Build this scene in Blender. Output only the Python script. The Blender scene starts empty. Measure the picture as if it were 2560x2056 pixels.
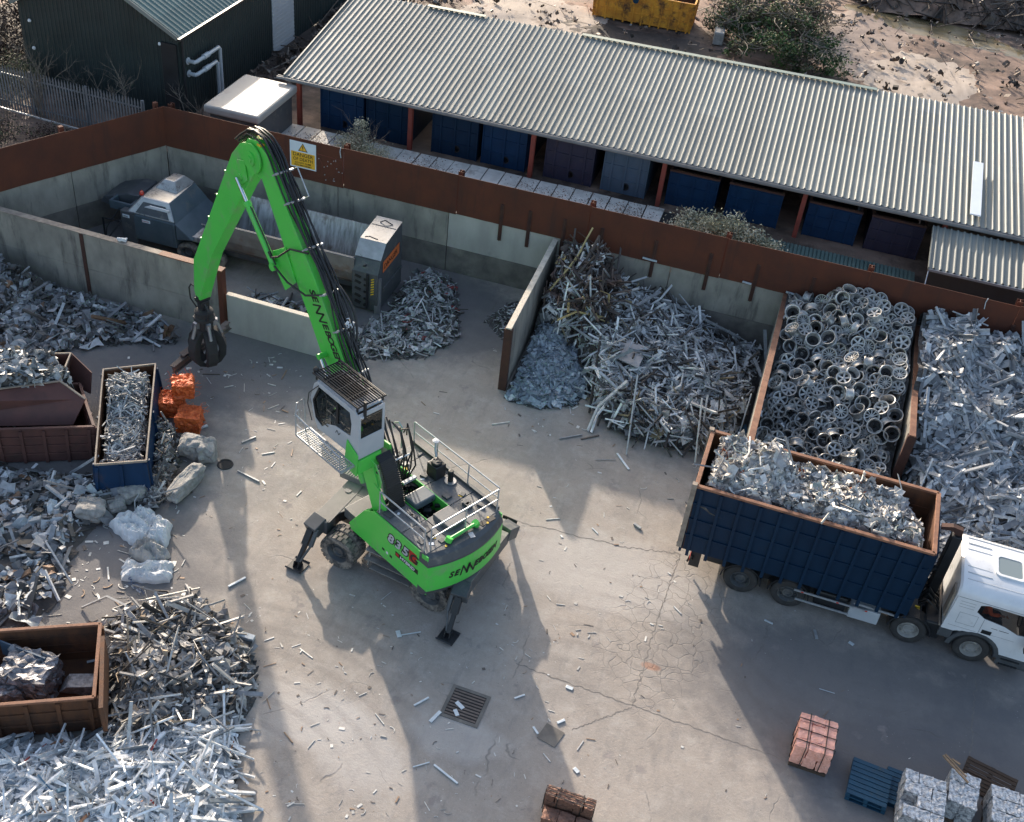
import bpy, bmesh, math, random
import numpy as np
from mathutils import Vector, Matrix, noise
from mathutils.geometry import tessellate_polygon
R = math.radians
S = bpy.context.scene
C = S.collection
# ---------------------------------------------------------------- camera
YAW, PIT, ROL = R(-12.63777), R(38.33405), R(7.11)
FPX, CX, CY, CAMH = 2845.5, 1280.0, 1028.0, 24.0
_f = Vector((math.sin(YAW)*math.cos(PIT), math.cos(YAW)*math.cos(PIT), -math.sin(PIT)))
_r0 = Vector((math.cos(YAW), -math.sin(YAW), 0)); _u0 = _r0.cross(_f)
_r = _r0*math.cos(ROL) + _u0*math.sin(ROL); _u = -_r0*math.sin(ROL) + _u0*math.cos(ROL)
cam = bpy.data.cameras.new('camera'); co = bpy.data.objects.new('camera', cam); C.objects.link(co)
cam.sensor_width = 36; cam.lens = 36*FPX/2560; cam.clip_start = .5; cam.clip_end = 1000
co.matrix_world = Matrix(((_r.x, _u.x, -_f.x, 0), (_r.y, _u.y, -_f.y, 0), (_r.z, _u.z, -_f.z, CAMH), (0, 0, 0, 1)))
S.camera = co
# ---------------------------------------------------------------- sky and sun
SUN_EL, SUN_AZ = R(19.3), R(-34)
w = bpy.data.worlds.new('World'); S.world = w; w.use_nodes = True
nt = w.node_tree; bg = nt.nodes['Background']; sk = nt.nodes.new('ShaderNodeTexSky'); sk.sky_type = 'NISHITA'
sk.sun_disc = False; sk.sun_elevation = SUN_EL; sk.sun_rotation = SUN_AZ; sk.dust_density = 3.0; sk.ozone_density = .8
nt.links.new(sk.outputs[0], bg.inputs[0]); bg.inputs[1].default_value = .15
sl = bpy.data.lights.new('sun', 'SUN'); so = bpy.data.objects.new('sun', sl); C.objects.link(so)
sl.energy = 3.15; sl.angle = R(1.0); sl.color = (1, .88, .74)
so.rotation_euler = Vector((math.sin(SUN_AZ)*math.cos(SUN_EL), math.cos(SUN_AZ)*math.cos(SUN_EL), math.sin(SUN_EL))).to_track_quat('Z', 'Y').to_euler()
S.view_settings.view_transform = 'Standard'; S.view_settings.look = 'None'; S.view_settings.exposure = 1.18
# ---------------------------------------------------------------- helpers
def at(px, py, z=0.0):
    """world point at height z seen at a pixel of the 2560x2056 photograph (used once, to survey the yard)"""
    d = _r*((px-CX)/FPX) - _u*((py-CY)/FPX) + _f
    t = (z-CAMH)/d.z
    return Vector((d.x*t, d.y*t, z))
MWI = {}
def tag(o, label=None, cat=None, group=None, kind=None):
    if label: o['label'] = label
    if cat: o['category'] = cat
    if group: o['group'] = group
    if kind: o['kind'] = kind
    return o
def empty(name, loc=(0, 0, 0), rz=0, label=None, cat=None, group=None):
    o = bpy.data.objects.new(name, None); C.objects.link(o); o.empty_display_size = .2
    o.location = loc; o.rotation_euler = (0, 0, rz)
    MWI[o] = (Matrix.Translation(Vector(loc)) @ Matrix.Rotation(rz, 4, 'Z')).inverted()
    return tag(o, label, cat, group)
class MB:
    def __init__(s): s.v = []; s.f = []; s.m = []; s.cur = 0
    def add(s, vs, fs):
        b = len(s.v); s.v += [tuple(p) for p in vs]
        for f in fs: s.f.append(tuple(b+i for i in f)); s.m.append(s.cur)
        return s
    def box(s, c, d, rot=None):
        hx, hy, hz = d[0]/2, d[1]/2, d[2]/2; c = Vector(c)
        P = [Vector((x, y, z)) for z in (-hz, hz) for x, y in ((-hx, -hy), (hx, -hy), (hx, hy), (-hx, hy))]
        if rot is not None: P = [rot @ p for p in P]
        return s.add([p+c for p in P], [(3, 2, 1, 0), (4, 5, 6, 7), (0, 1, 5, 4), (1, 2, 6, 5), (2, 3, 7, 6), (3, 0, 4, 7)])
    def bb(s, x0, x1, y0, y1, z0, z1): return s.box(((x0+x1)/2, (y0+y1)/2, (z0+z1)/2), (abs(x1-x0), abs(y1-y0), abs(z1-z0)))
    def bar(s, p0, p1, w_, h_, up=(0, 0, 1)):
        p0, p1 = Vector(p0), Vector(p1); d = p1-p0; L = d.length
        if L < 1e-6: return s
        x = d/L; u = Vector(up)
        if abs(x.dot(u)) > .98: u = Vector((1, 0, 0)) if abs(x.x) < .9 else Vector((0, 1, 0))
        y = u.cross(x).normalized(); z = x.cross(y)
        M_ = Matrix((x, y, z)).transposed()
        return s.box((p0+p1)/2, (L, w_, h_), M_)
    def tube(s, path, r, n=8, caps=True, close=False):
        path = [Vector(p) for p in path]; b = len(s.v); k = len(path)
        rr = r if isinstance(r, (list, tuple)) else [r]*k
        prev = None
        for i, p in enumerate(path):
            d = (path[min(i+1, k-1)]-path[max(i-1, 0)])
            if close: d = path[(i+1) % k]-path[(i-1) % k]
            d.normalize()
            if prev is None:
                a = Vector((0, 0, 1)) if abs(d.z) < .9 else Vector((1, 0, 0)); prev = a.cross(d).normalized()
            x = (prev-d*prev.dot(d)).normalized(); y = d.cross(x); prev = x
            for j in range(n):
                t = 2*math.pi*j/n; s.v.append(tuple(p+(x*math.cos(t)+y*math.sin(t))*rr[i]))
        for i in range(k if close else k-1):
            for j in range(n):
                a0 = b+i*n+j; a1 = b+i*n+(j+1) % n; c0 = b+((i+1) % k)*n+j; c1 = b+((i+1) % k)*n+(j+1) % n
                s.f.append((a0, a1, c1, c0)); s.m.append(s.cur)
        if caps and not close:
            s.f.append(tuple(b+j for j in range(n))[::-1]); s.m.append(s.cur)
            s.f.append(tuple(b+(k-1)*n+j for j in range(n))); s.m.append(s.cur)
        return s
    def cyl(s, p0, p1, r, n=16, r1=None): return s.tube([p0, p1], [r, r if r1 is None else r1], n)
    def lathe(s, prof, c=(0, 0, 0), axis='Z', n=20, M_=None):
        b = len(s.v); k = len(prof); c = Vector(c)
        for rr, h in prof:
            for j in range(n):
                t = 2*math.pi*j/n; x, y = rr*math.cos(t), rr*math.sin(t)
                p = Vector((x, y, h)) if axis == 'Z' else (Vector((x, h, y)) if axis == 'Y' else Vector((h, x, y)))
                if M_ is not None: p = M_ @ p
                s.v.append(tuple(p+c))
        for i in range(k-1):
            for j in range(n):
                s.f.append((b+i*n+j, b+i*n+(j+1) % n, b+(i+1)*n+(j+1) % n, b+(i+1)*n+j)); s.m.append(s.cur)
        return s
    def prism(s, poly, fn, t0, t1):
        """poly: 2-D outline; fn(a,b,t)->3-D"""
        n = len(poly); b = len(s.v)
        for t in (t0, t1):
            for a, q in poly: s.v.append(tuple(fn(a, q, t)))
        tri = tessellate_polygon([[Vector((a, q, 0)) for a, q in poly]])
        for t in tri:
            s.f.append((b+t[0], b+t[1], b+t[2])); s.m.append(s.cur)
            s.f.append((b+n+t[2], b+n+t[1], b+n+t[0])); s.m.append(s.cur)
        for i in range(n):
            j = (i+1) % n; s.f.append((b+i, b+j, b+n+j, b+n+i)); s.m.append(s.cur)
        return s
    def plate(s, outer, holes, fn, t0, t1):
        """flat plate with openings"""
        loops = [outer]+holes; flat = [p for l in loops for p in l]; n = len(flat); b = len(s.v)
        for t in (t0, t1):
            for a, q in flat: s.v.append(tuple(fn(a, q, t)))
        for t in tessellate_polygon([[Vector((a, q, 0)) for a, q in l] for l in loops]):
            s.f.append((b+t[0], b+t[1], b+t[2])); s.m.append(s.cur)
            s.f.append((b+n+t[2], b+n+t[1], b+n+t[0])); s.m.append(s.cur)
        o = 0
        for l in loops:
            for i in range(len(l)):
                j = (i+1) % len(l); s.f.append((b+o+i, b+o+j, b+n+o+j, b+n+o+i)); s.m.append(s.cur)
            o += len(l)
        return s
    def build(s, name, mat, parent=None, world=False, bevel=0, smooth=False, fix=True, tint=None):
        vs = s.v
        if world and parent is not None:
            Mi = MWI[parent]; vs = [tuple(Mi @ Vector(p)) for p in vs]
        me = bpy.data.meshes.new(name); me.from_pydata(vs, [], s.f)
        mats = mat if isinstance(mat, (list, tuple)) else [mat]
        for m_ in mats: me.materials.append(m_)
        me.polygons.foreach_set('material_index', s.m)
        if fix:
            bm = bmesh.new(); bm.from_mesh(me); bmesh.ops.recalc_face_normals(bm, faces=bm.faces); bm.to_mesh(me); bm.free()
        if smooth:
            for p in me.polygons: p.use_smooth = True
            me.set_sharp_from_angle(angle=R(40))
        o = bpy.data.objects.new(name, me); C.objects.link(o)
        if parent is not None:
            o.parent = parent; MWI[o] = MWI.get(parent, Matrix())
        if bevel:
            b_ = o.modifiers.new('bevel', 'BEVEL'); b_.width = bevel; b_.segments = 2; b_.limit_method = 'ANGLE'; b_.angle_limit = R(35)
        return o
def thing(mb, name, mat, label, cat, group=None, kind=None, **k):
    """one-mesh thing with its origin at its own base"""
    a = np.array(mb.v); cx_, cy_ = (a[:, 0].min()+a[:, 0].max())/2, (a[:, 1].min()+a[:, 1].max())/2; z0 = a[:, 2].min()
    mb.v = [(x-cx_, y-cy_, z-z0) for x, y, z in mb.v]
    o = mb.build(name, mat, **k); o.location = (cx_, cy_, z0)
    return tag(o, label, cat, group, kind)
def copy_tree(o, parent=None):
    kids = list(o.children); c = o.copy(); C.objects.link(c); c.parent = parent
    for ch in kids: copy_tree(ch, c)
    return c
# ---------------------------------------------------------------- materials
def mat(name, c1, c2=None, rough=.6, metal=0, scale=3.0, bump=.15, bscale=None, tint=False, streak=False, dirt=None, dscale=.8, dlo=.55, coat=0, spec=.5, detail=6, dstreak=None):
    m = bpy.data.materials.new(name); m.use_nodes = True; n = m.node_tree; L = n.links.new; N = n.nodes
    b = N['Principled BSDF']; b.inputs['Roughness'].default_value = rough; b.inputs['Metallic'].default_value = metal
    b.inputs['Specular IOR Level'].default_value = spec
    if coat: b.inputs['Coat Weight'].default_value = coat; b.inputs['Coat Roughness'].default_value = .15
    tc = N.new('ShaderNodeTexCoord'); vec = tc.outputs['Object']
    if streak:
        mp = N.new('ShaderNodeMapping'); mp.inputs['Scale'].default_value = streak; L(vec, mp.inputs[0]); vec2 = mp.outputs[0]
    else: vec2 = vec
    c2 = c2 or tuple(x*.8 for x in c1)
    nz = N.new('ShaderNodeTexNoise'); nz.inputs['Scale'].default_value = scale; nz.inputs['Detail'].default_value = detail; nz.inputs['Roughness'].default_value = .6; L(vec2, nz.inputs[0])
    rp = N.new('ShaderNodeValToRGB'); rp.color_ramp.elements[0].position = .35; rp.color_ramp.elements[1].position = .65
    rp.color_ramp.elements[0].color = (*c2, 1); rp.color_ramp.elements[1].color = (*c1, 1); L(nz.outputs[0], rp.inputs[0]); col = rp.outputs[0]
    if dirt:
        nd = N.new('ShaderNodeTexNoise'); nd.inputs['Scale'].default_value = dscale; nd.inputs['Detail'].default_value = 8; nd.inputs['Roughness'].default_value = .7
        if dstreak: mq = N.new('ShaderNodeMapping'); mq.inputs['Scale'].default_value = dstreak; L(vec, mq.inputs[0]); L(mq.outputs[0], nd.inputs[0])
        else: L(vec, nd.inputs[0])
        mr = N.new('ShaderNodeMapRange'); mr.inputs[1].default_value = dlo; mr.inputs[2].default_value = dlo+.15; L(nd.outputs[0], mr.inputs[0])
        mx = N.new('ShaderNodeMix'); mx.data_type = 'RGBA'; L(mr.outputs[0], mx.inputs[0]); L(col, mx.inputs[6]); mx.inputs[7].default_value = (*dirt, 1); col = mx.outputs[2]
    if tint:
        at_ = N.new('ShaderNodeAttribute'); at_.attribute_name = 'tint'; mx = N.new('ShaderNodeMix'); mx.data_type = 'RGBA'; mx.blend_type = 'MULTIPLY'; mx.inputs[0].default_value = 1
        L(col, mx.inputs[6]); L(at_.outputs[0], mx.inputs[7]); col = mx.outputs[2]
    L(col, b.inputs['Base Color'])
    rr = N.new('ShaderNodeMapRange'); rr.inputs[3].default_value = max(.05, rough-.12); rr.inputs[4].default_value = min(1, rough+.12); L(nz.outputs[0], rr.inputs[0]); L(rr.outputs[0], b.inputs['Roughness'])
    if bump:
        bn = N.new('ShaderNodeTexNoise'); bn.inputs['Scale'].default_value = bscale or scale*4; bn.inputs['Detail'].default_value = 5; L(vec, bn.inputs[0])
        bp = N.new('ShaderNodeBump'); bp.inputs['Strength'].default_value = bump; bp.inputs['Distance'].default_value = .02; L(bn.outputs[0], bp.inputs['Height']); L(bp.outputs[0], b.inputs['Normal'])
    return m
def glass(name, col=(.02, .03, .03), alpha=.6, rough=.03):
    m = bpy.data.materials.new(name); m.use_nodes = True; b = m.node_tree.nodes['Principled BSDF']
    b.inputs['Base Color'].default_value = (*col, 1); b.inputs['Roughness'].default_value = rough; b.inputs['Alpha'].default_value = alpha
    return m
M = {}
M['green'] = mat('green_paint', (.085, .56, .075), (.075, .52, .068), rough=.38, scale=1.5, bump=.02, dirt=(.16, .42, .13), dscale=1.8, dlo=.52, coat=.1)
M['dgrey'] = mat('dark_grey_paint', (.075, .08, .085), (.055, .06, .065), rough=.5, scale=3, bump=.04, dirt=(.16, .15, .13), dscale=2, dlo=.56)
M['deck'] = mat('deck_plate', (.13, .135, .14), (.09, .095, .1), rough=.55, scale=4, bump=.3, bscale=60, dirt=(.2, .19, .17), dscale=1.6, dlo=.52)
M['chass'] = mat('chassis_plate', (.2, .19, .175), (.13, .125, .118), rough=.7, scale=2, bump=.1, dirt=(.27, .25, .225), dscale=1.2, dlo=.54)
M['black'] = mat('black_rubber', (.02, .02, .022), (.012, .012, .013), rough=.5, scale=8, bump=.1)
M['tyre2'] = mat('lorry_tyre', (.04, .038, .037), (.022, .021, .021), rough=.85, scale=5, bump=.2, dirt=(.1, .09, .08), dscale=3, dlo=.58)
M['joint'] = mat('dirt_filled_joint', (.2, .18, .158), (.14, .125, .112), rough=.95, scale=6, bump=.3)
M['tyre'] = mat('tyre_rubber', (.075, .07, .066), (.04, .038, .037), rough=.85, scale=5, bump=.2, dirt=(.24, .21, .18), dscale=3, dlo=.42)
M['white'] = mat('white_paint', (.72, .73, .74), (.62, .63, .64), rough=.3, scale=1.2, bump=0, coat=.3, dirt=(.5, .49, .47), dscale=1.4, dlo=.58)
M['cabgrey'] = mat('pale_grey_paint', (.44, .465, .49), (.39, .415, .44), rough=.35, scale=2, bump=0, coat=.2)
M['steel'] = mat('bare_steel', (.33, .34, .36), (.2, .2, .22), rough=.4, metal=.7, scale=3, bump=.1, streak=(1, 1, .2), dirt=(.16, .12, .1), dscale=1.5, dlo=.6)
M['galv'] = mat('galvanised_steel', (.5, .52, .54), (.4, .42, .44), rough=.42, metal=.55, scale=6, bump=.02)
M['chrome'] = mat('polished_rod', (.8, .82, .85), rough=.12, metal=1, scale=4, bump=0)
M['rust'] = mat('rusty_sheet', (.115, .032, .014), (.075, .022, .011), rough=.85, scale=.8, bump=.25, bscale=30, dirt=(.06, .022, .014), dscale=1.1, dlo=.54, detail=10, dstreak=(1.5, 1.5, .22))
M['rustdark'] = mat('rusty_beam', (.085, .034, .022), (.05, .022, .016), rough=.85, scale=3, bump=.3, bscale=25)
M['rustedge'] = mat('rusty_worn_edge', (.27, .13, .075), (.16, .07, .04), rough=.75, scale=4, bump=.2)
M['rustbin'] = mat('rusty_bin', (.13, .052, .021), (.07, .03, .015), rough=.8, scale=2, bump=.3, bscale=20, dirt=(.05, .026, .016), dscale=.9, dlo=.53, streak=(2, 2, .5))
M['brownbin'] = mat('brown_bin_paint', (.1, .04, .032), (.065, .028, .024), rough=.75, scale=1.6, bump=.2, bscale=20, dirt=(.045, .026, .02), dscale=1.2, dlo=.56)
M['navy'] = mat('navy_bin_paint', (.003, .022, .052), (.002, .017, .042), spec=.25, rough=.6, scale=1.4, bump=.12, bscale=14, dirt=(.012, .016, .026), dscale=1.5, dlo=.62)
M['navy2'] = mat('blue_bin_paint', (.004, .032, .085), (.003, .024, .065), spec=.25, rough=.6, scale=1.4, bump=.12, bscale=14, dirt=(.05, .045, .06), dscale=1.2, dlo=.6)
M['purple'] = mat('faded_purple_bin_paint', (.022, .022, .05), (.016, .017, .038), rough=.6, scale=1.4, bump=.12, dirt=(.07, .05, .05), dscale=1.2, dlo=.55)
M['slate'] = mat('slate_grey_bin_paint', (.06, .1, .15), (.045, .08, .12), rough=.55, scale=1.4, bump=.12, dirt=(.07, .07, .08), dscale=1.5, dlo=.58)
M['yellow'] = mat('orange_skip_paint', (.75, .34, .03), (.55, .2, .02), rough=.7, scale=2, bump=.2, dirt=(.12, .05, .02), dscale=1.6, dlo=.5)
M['teal'] = mat('blue_pallet_wood', (.008, .06, .11), (.006, .042, .08), rough=.7, scale=3, bump=.3, streak=(1, 8, 8), dirt=(.04, .05, .05), dscale=2, dlo=.58)
M['wood'] = mat('weathered_wood', (.3, .2, .12), (.18, .12, .075), rough=.85, scale=3, bump=.3, streak=(1, 8, 8))
M['wooddark'] = mat('dark_pallet_wood', (.09, .055, .035), (.05, .032, .022), rough=.85, scale=3, bump=.3, streak=(1, 8, 8))
M['redpost'] = mat('red_oxide_steel', (.24, .05, .032), (.17, .038, .026), rough=.7, scale=3, bump=.1)
M['black2'] = mat('black_steel', (.015, .017, .02), (.01, .011, .013), rough=.5, scale=3, bump=.05)
M['bluegrey'] = mat('slate_machine_paint', (.085, .11, .13), (.06, .085, .1), rough=.42, scale=1.5, bump=.05, dirt=(.15, .14, .13), dscale=1.1, dlo=.58)
M['silver'] = mat('dusty_glint_silver', (.5, .49, .47), (.33, .32, .3), metal=.55, rough=.3, scale=1.5, bump=.08, dirt=(.12, .1, .09), dscale=2.5, dlo=.62)  # pale tone stands in for sun glint on baler hood and shear roof
M['trough'] = mat('worn_steel_trough', (.46, .46, .47), (.2, .195, .19), rough=.42, metal=.45, scale=2.5, bump=.12, bscale=12, streak=(3.5, .8, .5), dirt=(.13, .1, .085), dscale=.8, dlo=.55)
M['yel'] = mat('yellow_paint', (.75, .48, .02), rough=.5, bump=0)
M['signyel'] = mat('sign_yellow', (.85, .46, .03), (.8, .42, .03), rough=.5, bump=0)
M['signwhite'] = mat('sign_white', (.7, .74, .78), (.66, .7, .74), rough=.5, bump=0)
M['ink'] = mat('black_ink', (.015, .014, .013), rough=.6, bump=0)
M['red'] = mat('red_decal', (.45, .015, .01), rough=.5, bump=0)
M['orangesign'] = mat('orange_decal', (.7, .16, .04), rough=.5, bump=0)
M['beacon'] = mat('red_beacon', (.6, .04, .02), rough=.2, bump=0)
M['glassd'] = glass('dark_cab_glass', (.01, .014, .014), .72)
M['glasst'] = glass('truck_window_glass', (.012, .012, .013), .35)
M['glassl'] = glass('grey_hatch_glass', (.18, .22, .23), .97, .25)
M['conc'] = mat('cast_concrete', (.33, .3, .25), (.21, .192, .163), rough=.85, scale=1.3, bump=.25, bscale=18, streak=(1, 1, .6), dirt=(.115, .102, .09), dscale=1.3, dlo=.53, detail=10, dstreak=(1.6, 1.6, .3))
M['conclight'] = mat('pale_new_concrete', (.44, .42, .37), (.33, .31, .275), rough=.8, scale=1.1, bump=.08, bscale=18, streak=(1, 1, .4), dirt=(.2, .21, .21), dscale=.7, dlo=.6, detail=10)
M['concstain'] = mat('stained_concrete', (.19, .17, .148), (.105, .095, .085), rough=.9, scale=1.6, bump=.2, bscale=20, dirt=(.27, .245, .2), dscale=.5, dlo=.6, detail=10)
M['cap'] = mat('wall_cap', (.34, .28, .22), (.2, .16, .13), rough=.8, scale=4, bump=.1)
M['capwhite'] = mat('pale_timber_cap', (.62, .55, .45), (.45, .39, .31), rough=.8, scale=5, bump=.1)
M['dark'] = mat('dark_void_lining', (.03, .028, .028), (.02, .019, .019), rough=.9, bump=.1)
M['rock'] = mat('broken_concrete', (.38, .36, .33), (.22, .21, .195), rough=.9, scale=5, bump=1, bscale=20, dirt=(.17, .165, .155), dscale=3, dlo=.58)
M['orange'] = mat('copper_wire_orange', (.75, .16, .035), (.45, .08, .02), rough=.55, scale=9, bump=.5, bscale=30, metal=.2)
M['copper'] = mat('pressed_copper', (.98, .52, .4), (.78, .36, .26), rough=.55, metal=.1, scale=7, bump=.9, bscale=16, dirt=(.26, .1, .07), dscale=5, dlo=.58)
M['brass'] = mat('tarnished_bale', (.3, .15, .1), (.16, .085, .06), rough=.55, metal=.3, scale=12, bump=.7, bscale=30, dirt=(.06, .035, .028), dscale=6, dlo=.52)
M['alub'] = mat('pressed_aluminium', (.7, .7, .7), (.22, .225, .235), rough=.38, metal=.35, scale=14, bump=1, bscale=18, dirt=(.06, .06, .065), dscale=10, dlo=.53)  # pale and near-black noise imitates bright crinkles and shaded gaps
M['bag'] = mat('woven_white_bag', (.68, .68, .67), (.52, .53, .53), rough=.7, scale=3, bump=.4, bscale=9)
M['bagb'] = mat('dusty_bag', (.42, .4, .38), (.3, .29, .27), rough=.8, scale=3, bump=.4, bscale=9)
M['scrap'] = mat('scrap_metal', (1, .98, .95), (.7, .68, .65), rough=.55, metal=.15, scale=7, bump=.25, bscale=22, tint=True)
M['shred'] = mat('shredded_metal', (1, 1, 1), (.6, .6, .6), rough=.6, metal=.2, scale=10, bump=.3, bscale=40, tint=True)
M['grit'] = mat('dark_gap_grit', (.085, .08, .077), (.03, .028, .026), rough=.9, scale=6, bump=1, bscale=20, dirt=(.2, .21, .22), dscale=9, dlo=.55)  # mound grit coloured dark to imitate shaded gaps between loose pieces
M['wheel'] = mat('cast_wheel_alloy', (.46, .44, .41), (.26, .25, .235), rough=.38, metal=.5, scale=4, bump=.08, dirt=(.1, .09, .085), dscale=5, dlo=.58)
M['wheelb'] = mat('bright_wheel_alloy', (.6, .58, .54), (.38, .365, .34), rough=.35, metal=.4, scale=4, bump=.05)
M['skin'] = mat('skin', (.5, .27, .19), rough=.6, bump=0)
M['hivis'] = mat('orange_workwear', (.75, .14, .05), (.6, .1, .035), rough=.8, scale=6, bump=.2)
M['roof'] = mat('roof_sheet', (.2, .212, .195), (.168, .18, .165), spec=.45, rough=.58, scale=.7, bump=.03, dirt=(.25, .25, .22), dscale=.35, dlo=.58)
M['roofgreen'] = mat('green_roof_sheet', (.13, .19, .17), (.1, .15, .135), rough=.45, scale=.7, bump=.03)
M['barn'] = mat('dark_green_cladding', (.02, .032, .032), (.015, .025, .026), rough=.5, scale=1, bump=.03)
M['gutter'] = mat('grey_gutter', (.2, .21, .22), (.15, .155, .165), rough=.5, scale=2, bump=.02)
M['grp'] = mat('weathered_fibreglass', (.36, .34, .31), (.3, .285, .26), rough=.55, scale=1, bump=.05, dirt=(.25, .23, .21), dscale=.8, dlo=.55)
M['slab'] = mat('mossy_roof_slabs', (.66, .62, .56), (.48, .455, .41), rough=.85, scale=2, bump=.15, dirt=(.11, .075, .05), dscale=1.1, dlo=.57, detail=12)
def leafmat(name, a, b): return mat(name, a, b, rough=.7, scale=2.5, bump=0, spec=.2, tint=True)
M['leaf'] = leafmat('leaves', (1, 1, 1), (.8, .8, .8))
M['twig'] = mat('bare_twigs', (.2, .165, .13), (.12, .1, .08), rough=.9, scale=5, bump=.1)

def sheets_and_moss(m, amp=.16, w_=1.0):
    """each roof sheet weathered a little differently, rust round some laps"""
    n = m.node_tree; N = n.nodes; L = n.links.new; b = N['Principled BSDF']; src = b.inputs['Base Color'].links[0].from_socket
    tc = N.new('ShaderNodeTexCoord'); sp = N.new('ShaderNodeSeparateXYZ'); L(tc.outputs['Object'], sp.inputs[0])
    a = N.new('ShaderNodeMath'); a.operation = 'DIVIDE'; L(sp.outputs[0], a.inputs[0]); a.inputs[1].default_value = w_
    f = N.new('ShaderNodeMath'); f.operation = 'FLOOR'; L(a.outputs[0], f.inputs[0]); g = N.new('ShaderNodeMath'); g.operation = 'DIVIDE'; L(sp.outputs[1], g.inputs[0]); g.inputs[1].default_value = 4.1
    g2 = N.new('ShaderNodeMath'); g2.operation = 'FLOOR'; L(g.outputs[0], g2.inputs[0]); cb = N.new('ShaderNodeCombineXYZ'); L(f.outputs[0], cb.inputs[0]); L(g2.outputs[0], cb.inputs[1])
    wn = N.new('ShaderNodeTexWhiteNoise'); L(cb.outputs[0], wn.inputs[0]); mr = N.new('ShaderNodeMapRange'); mr.inputs[3].default_value = 1-amp; mr.inputs[4].default_value = 1+amp; L(wn.outputs[0], mr.inputs[0])
    mx = N.new('ShaderNodeMix'); mx.data_type = 'RGBA'; mx.blend_type = 'MULTIPLY'; mx.inputs[0].default_value = 1; L(src, mx.inputs[6]); L(mr.outputs[0], mx.inputs[7]); L(mx.outputs[2], b.inputs['Base Color'])
sheets_and_moss(M['roof']); sheets_and_moss(M['roofgreen'], .1)
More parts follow.
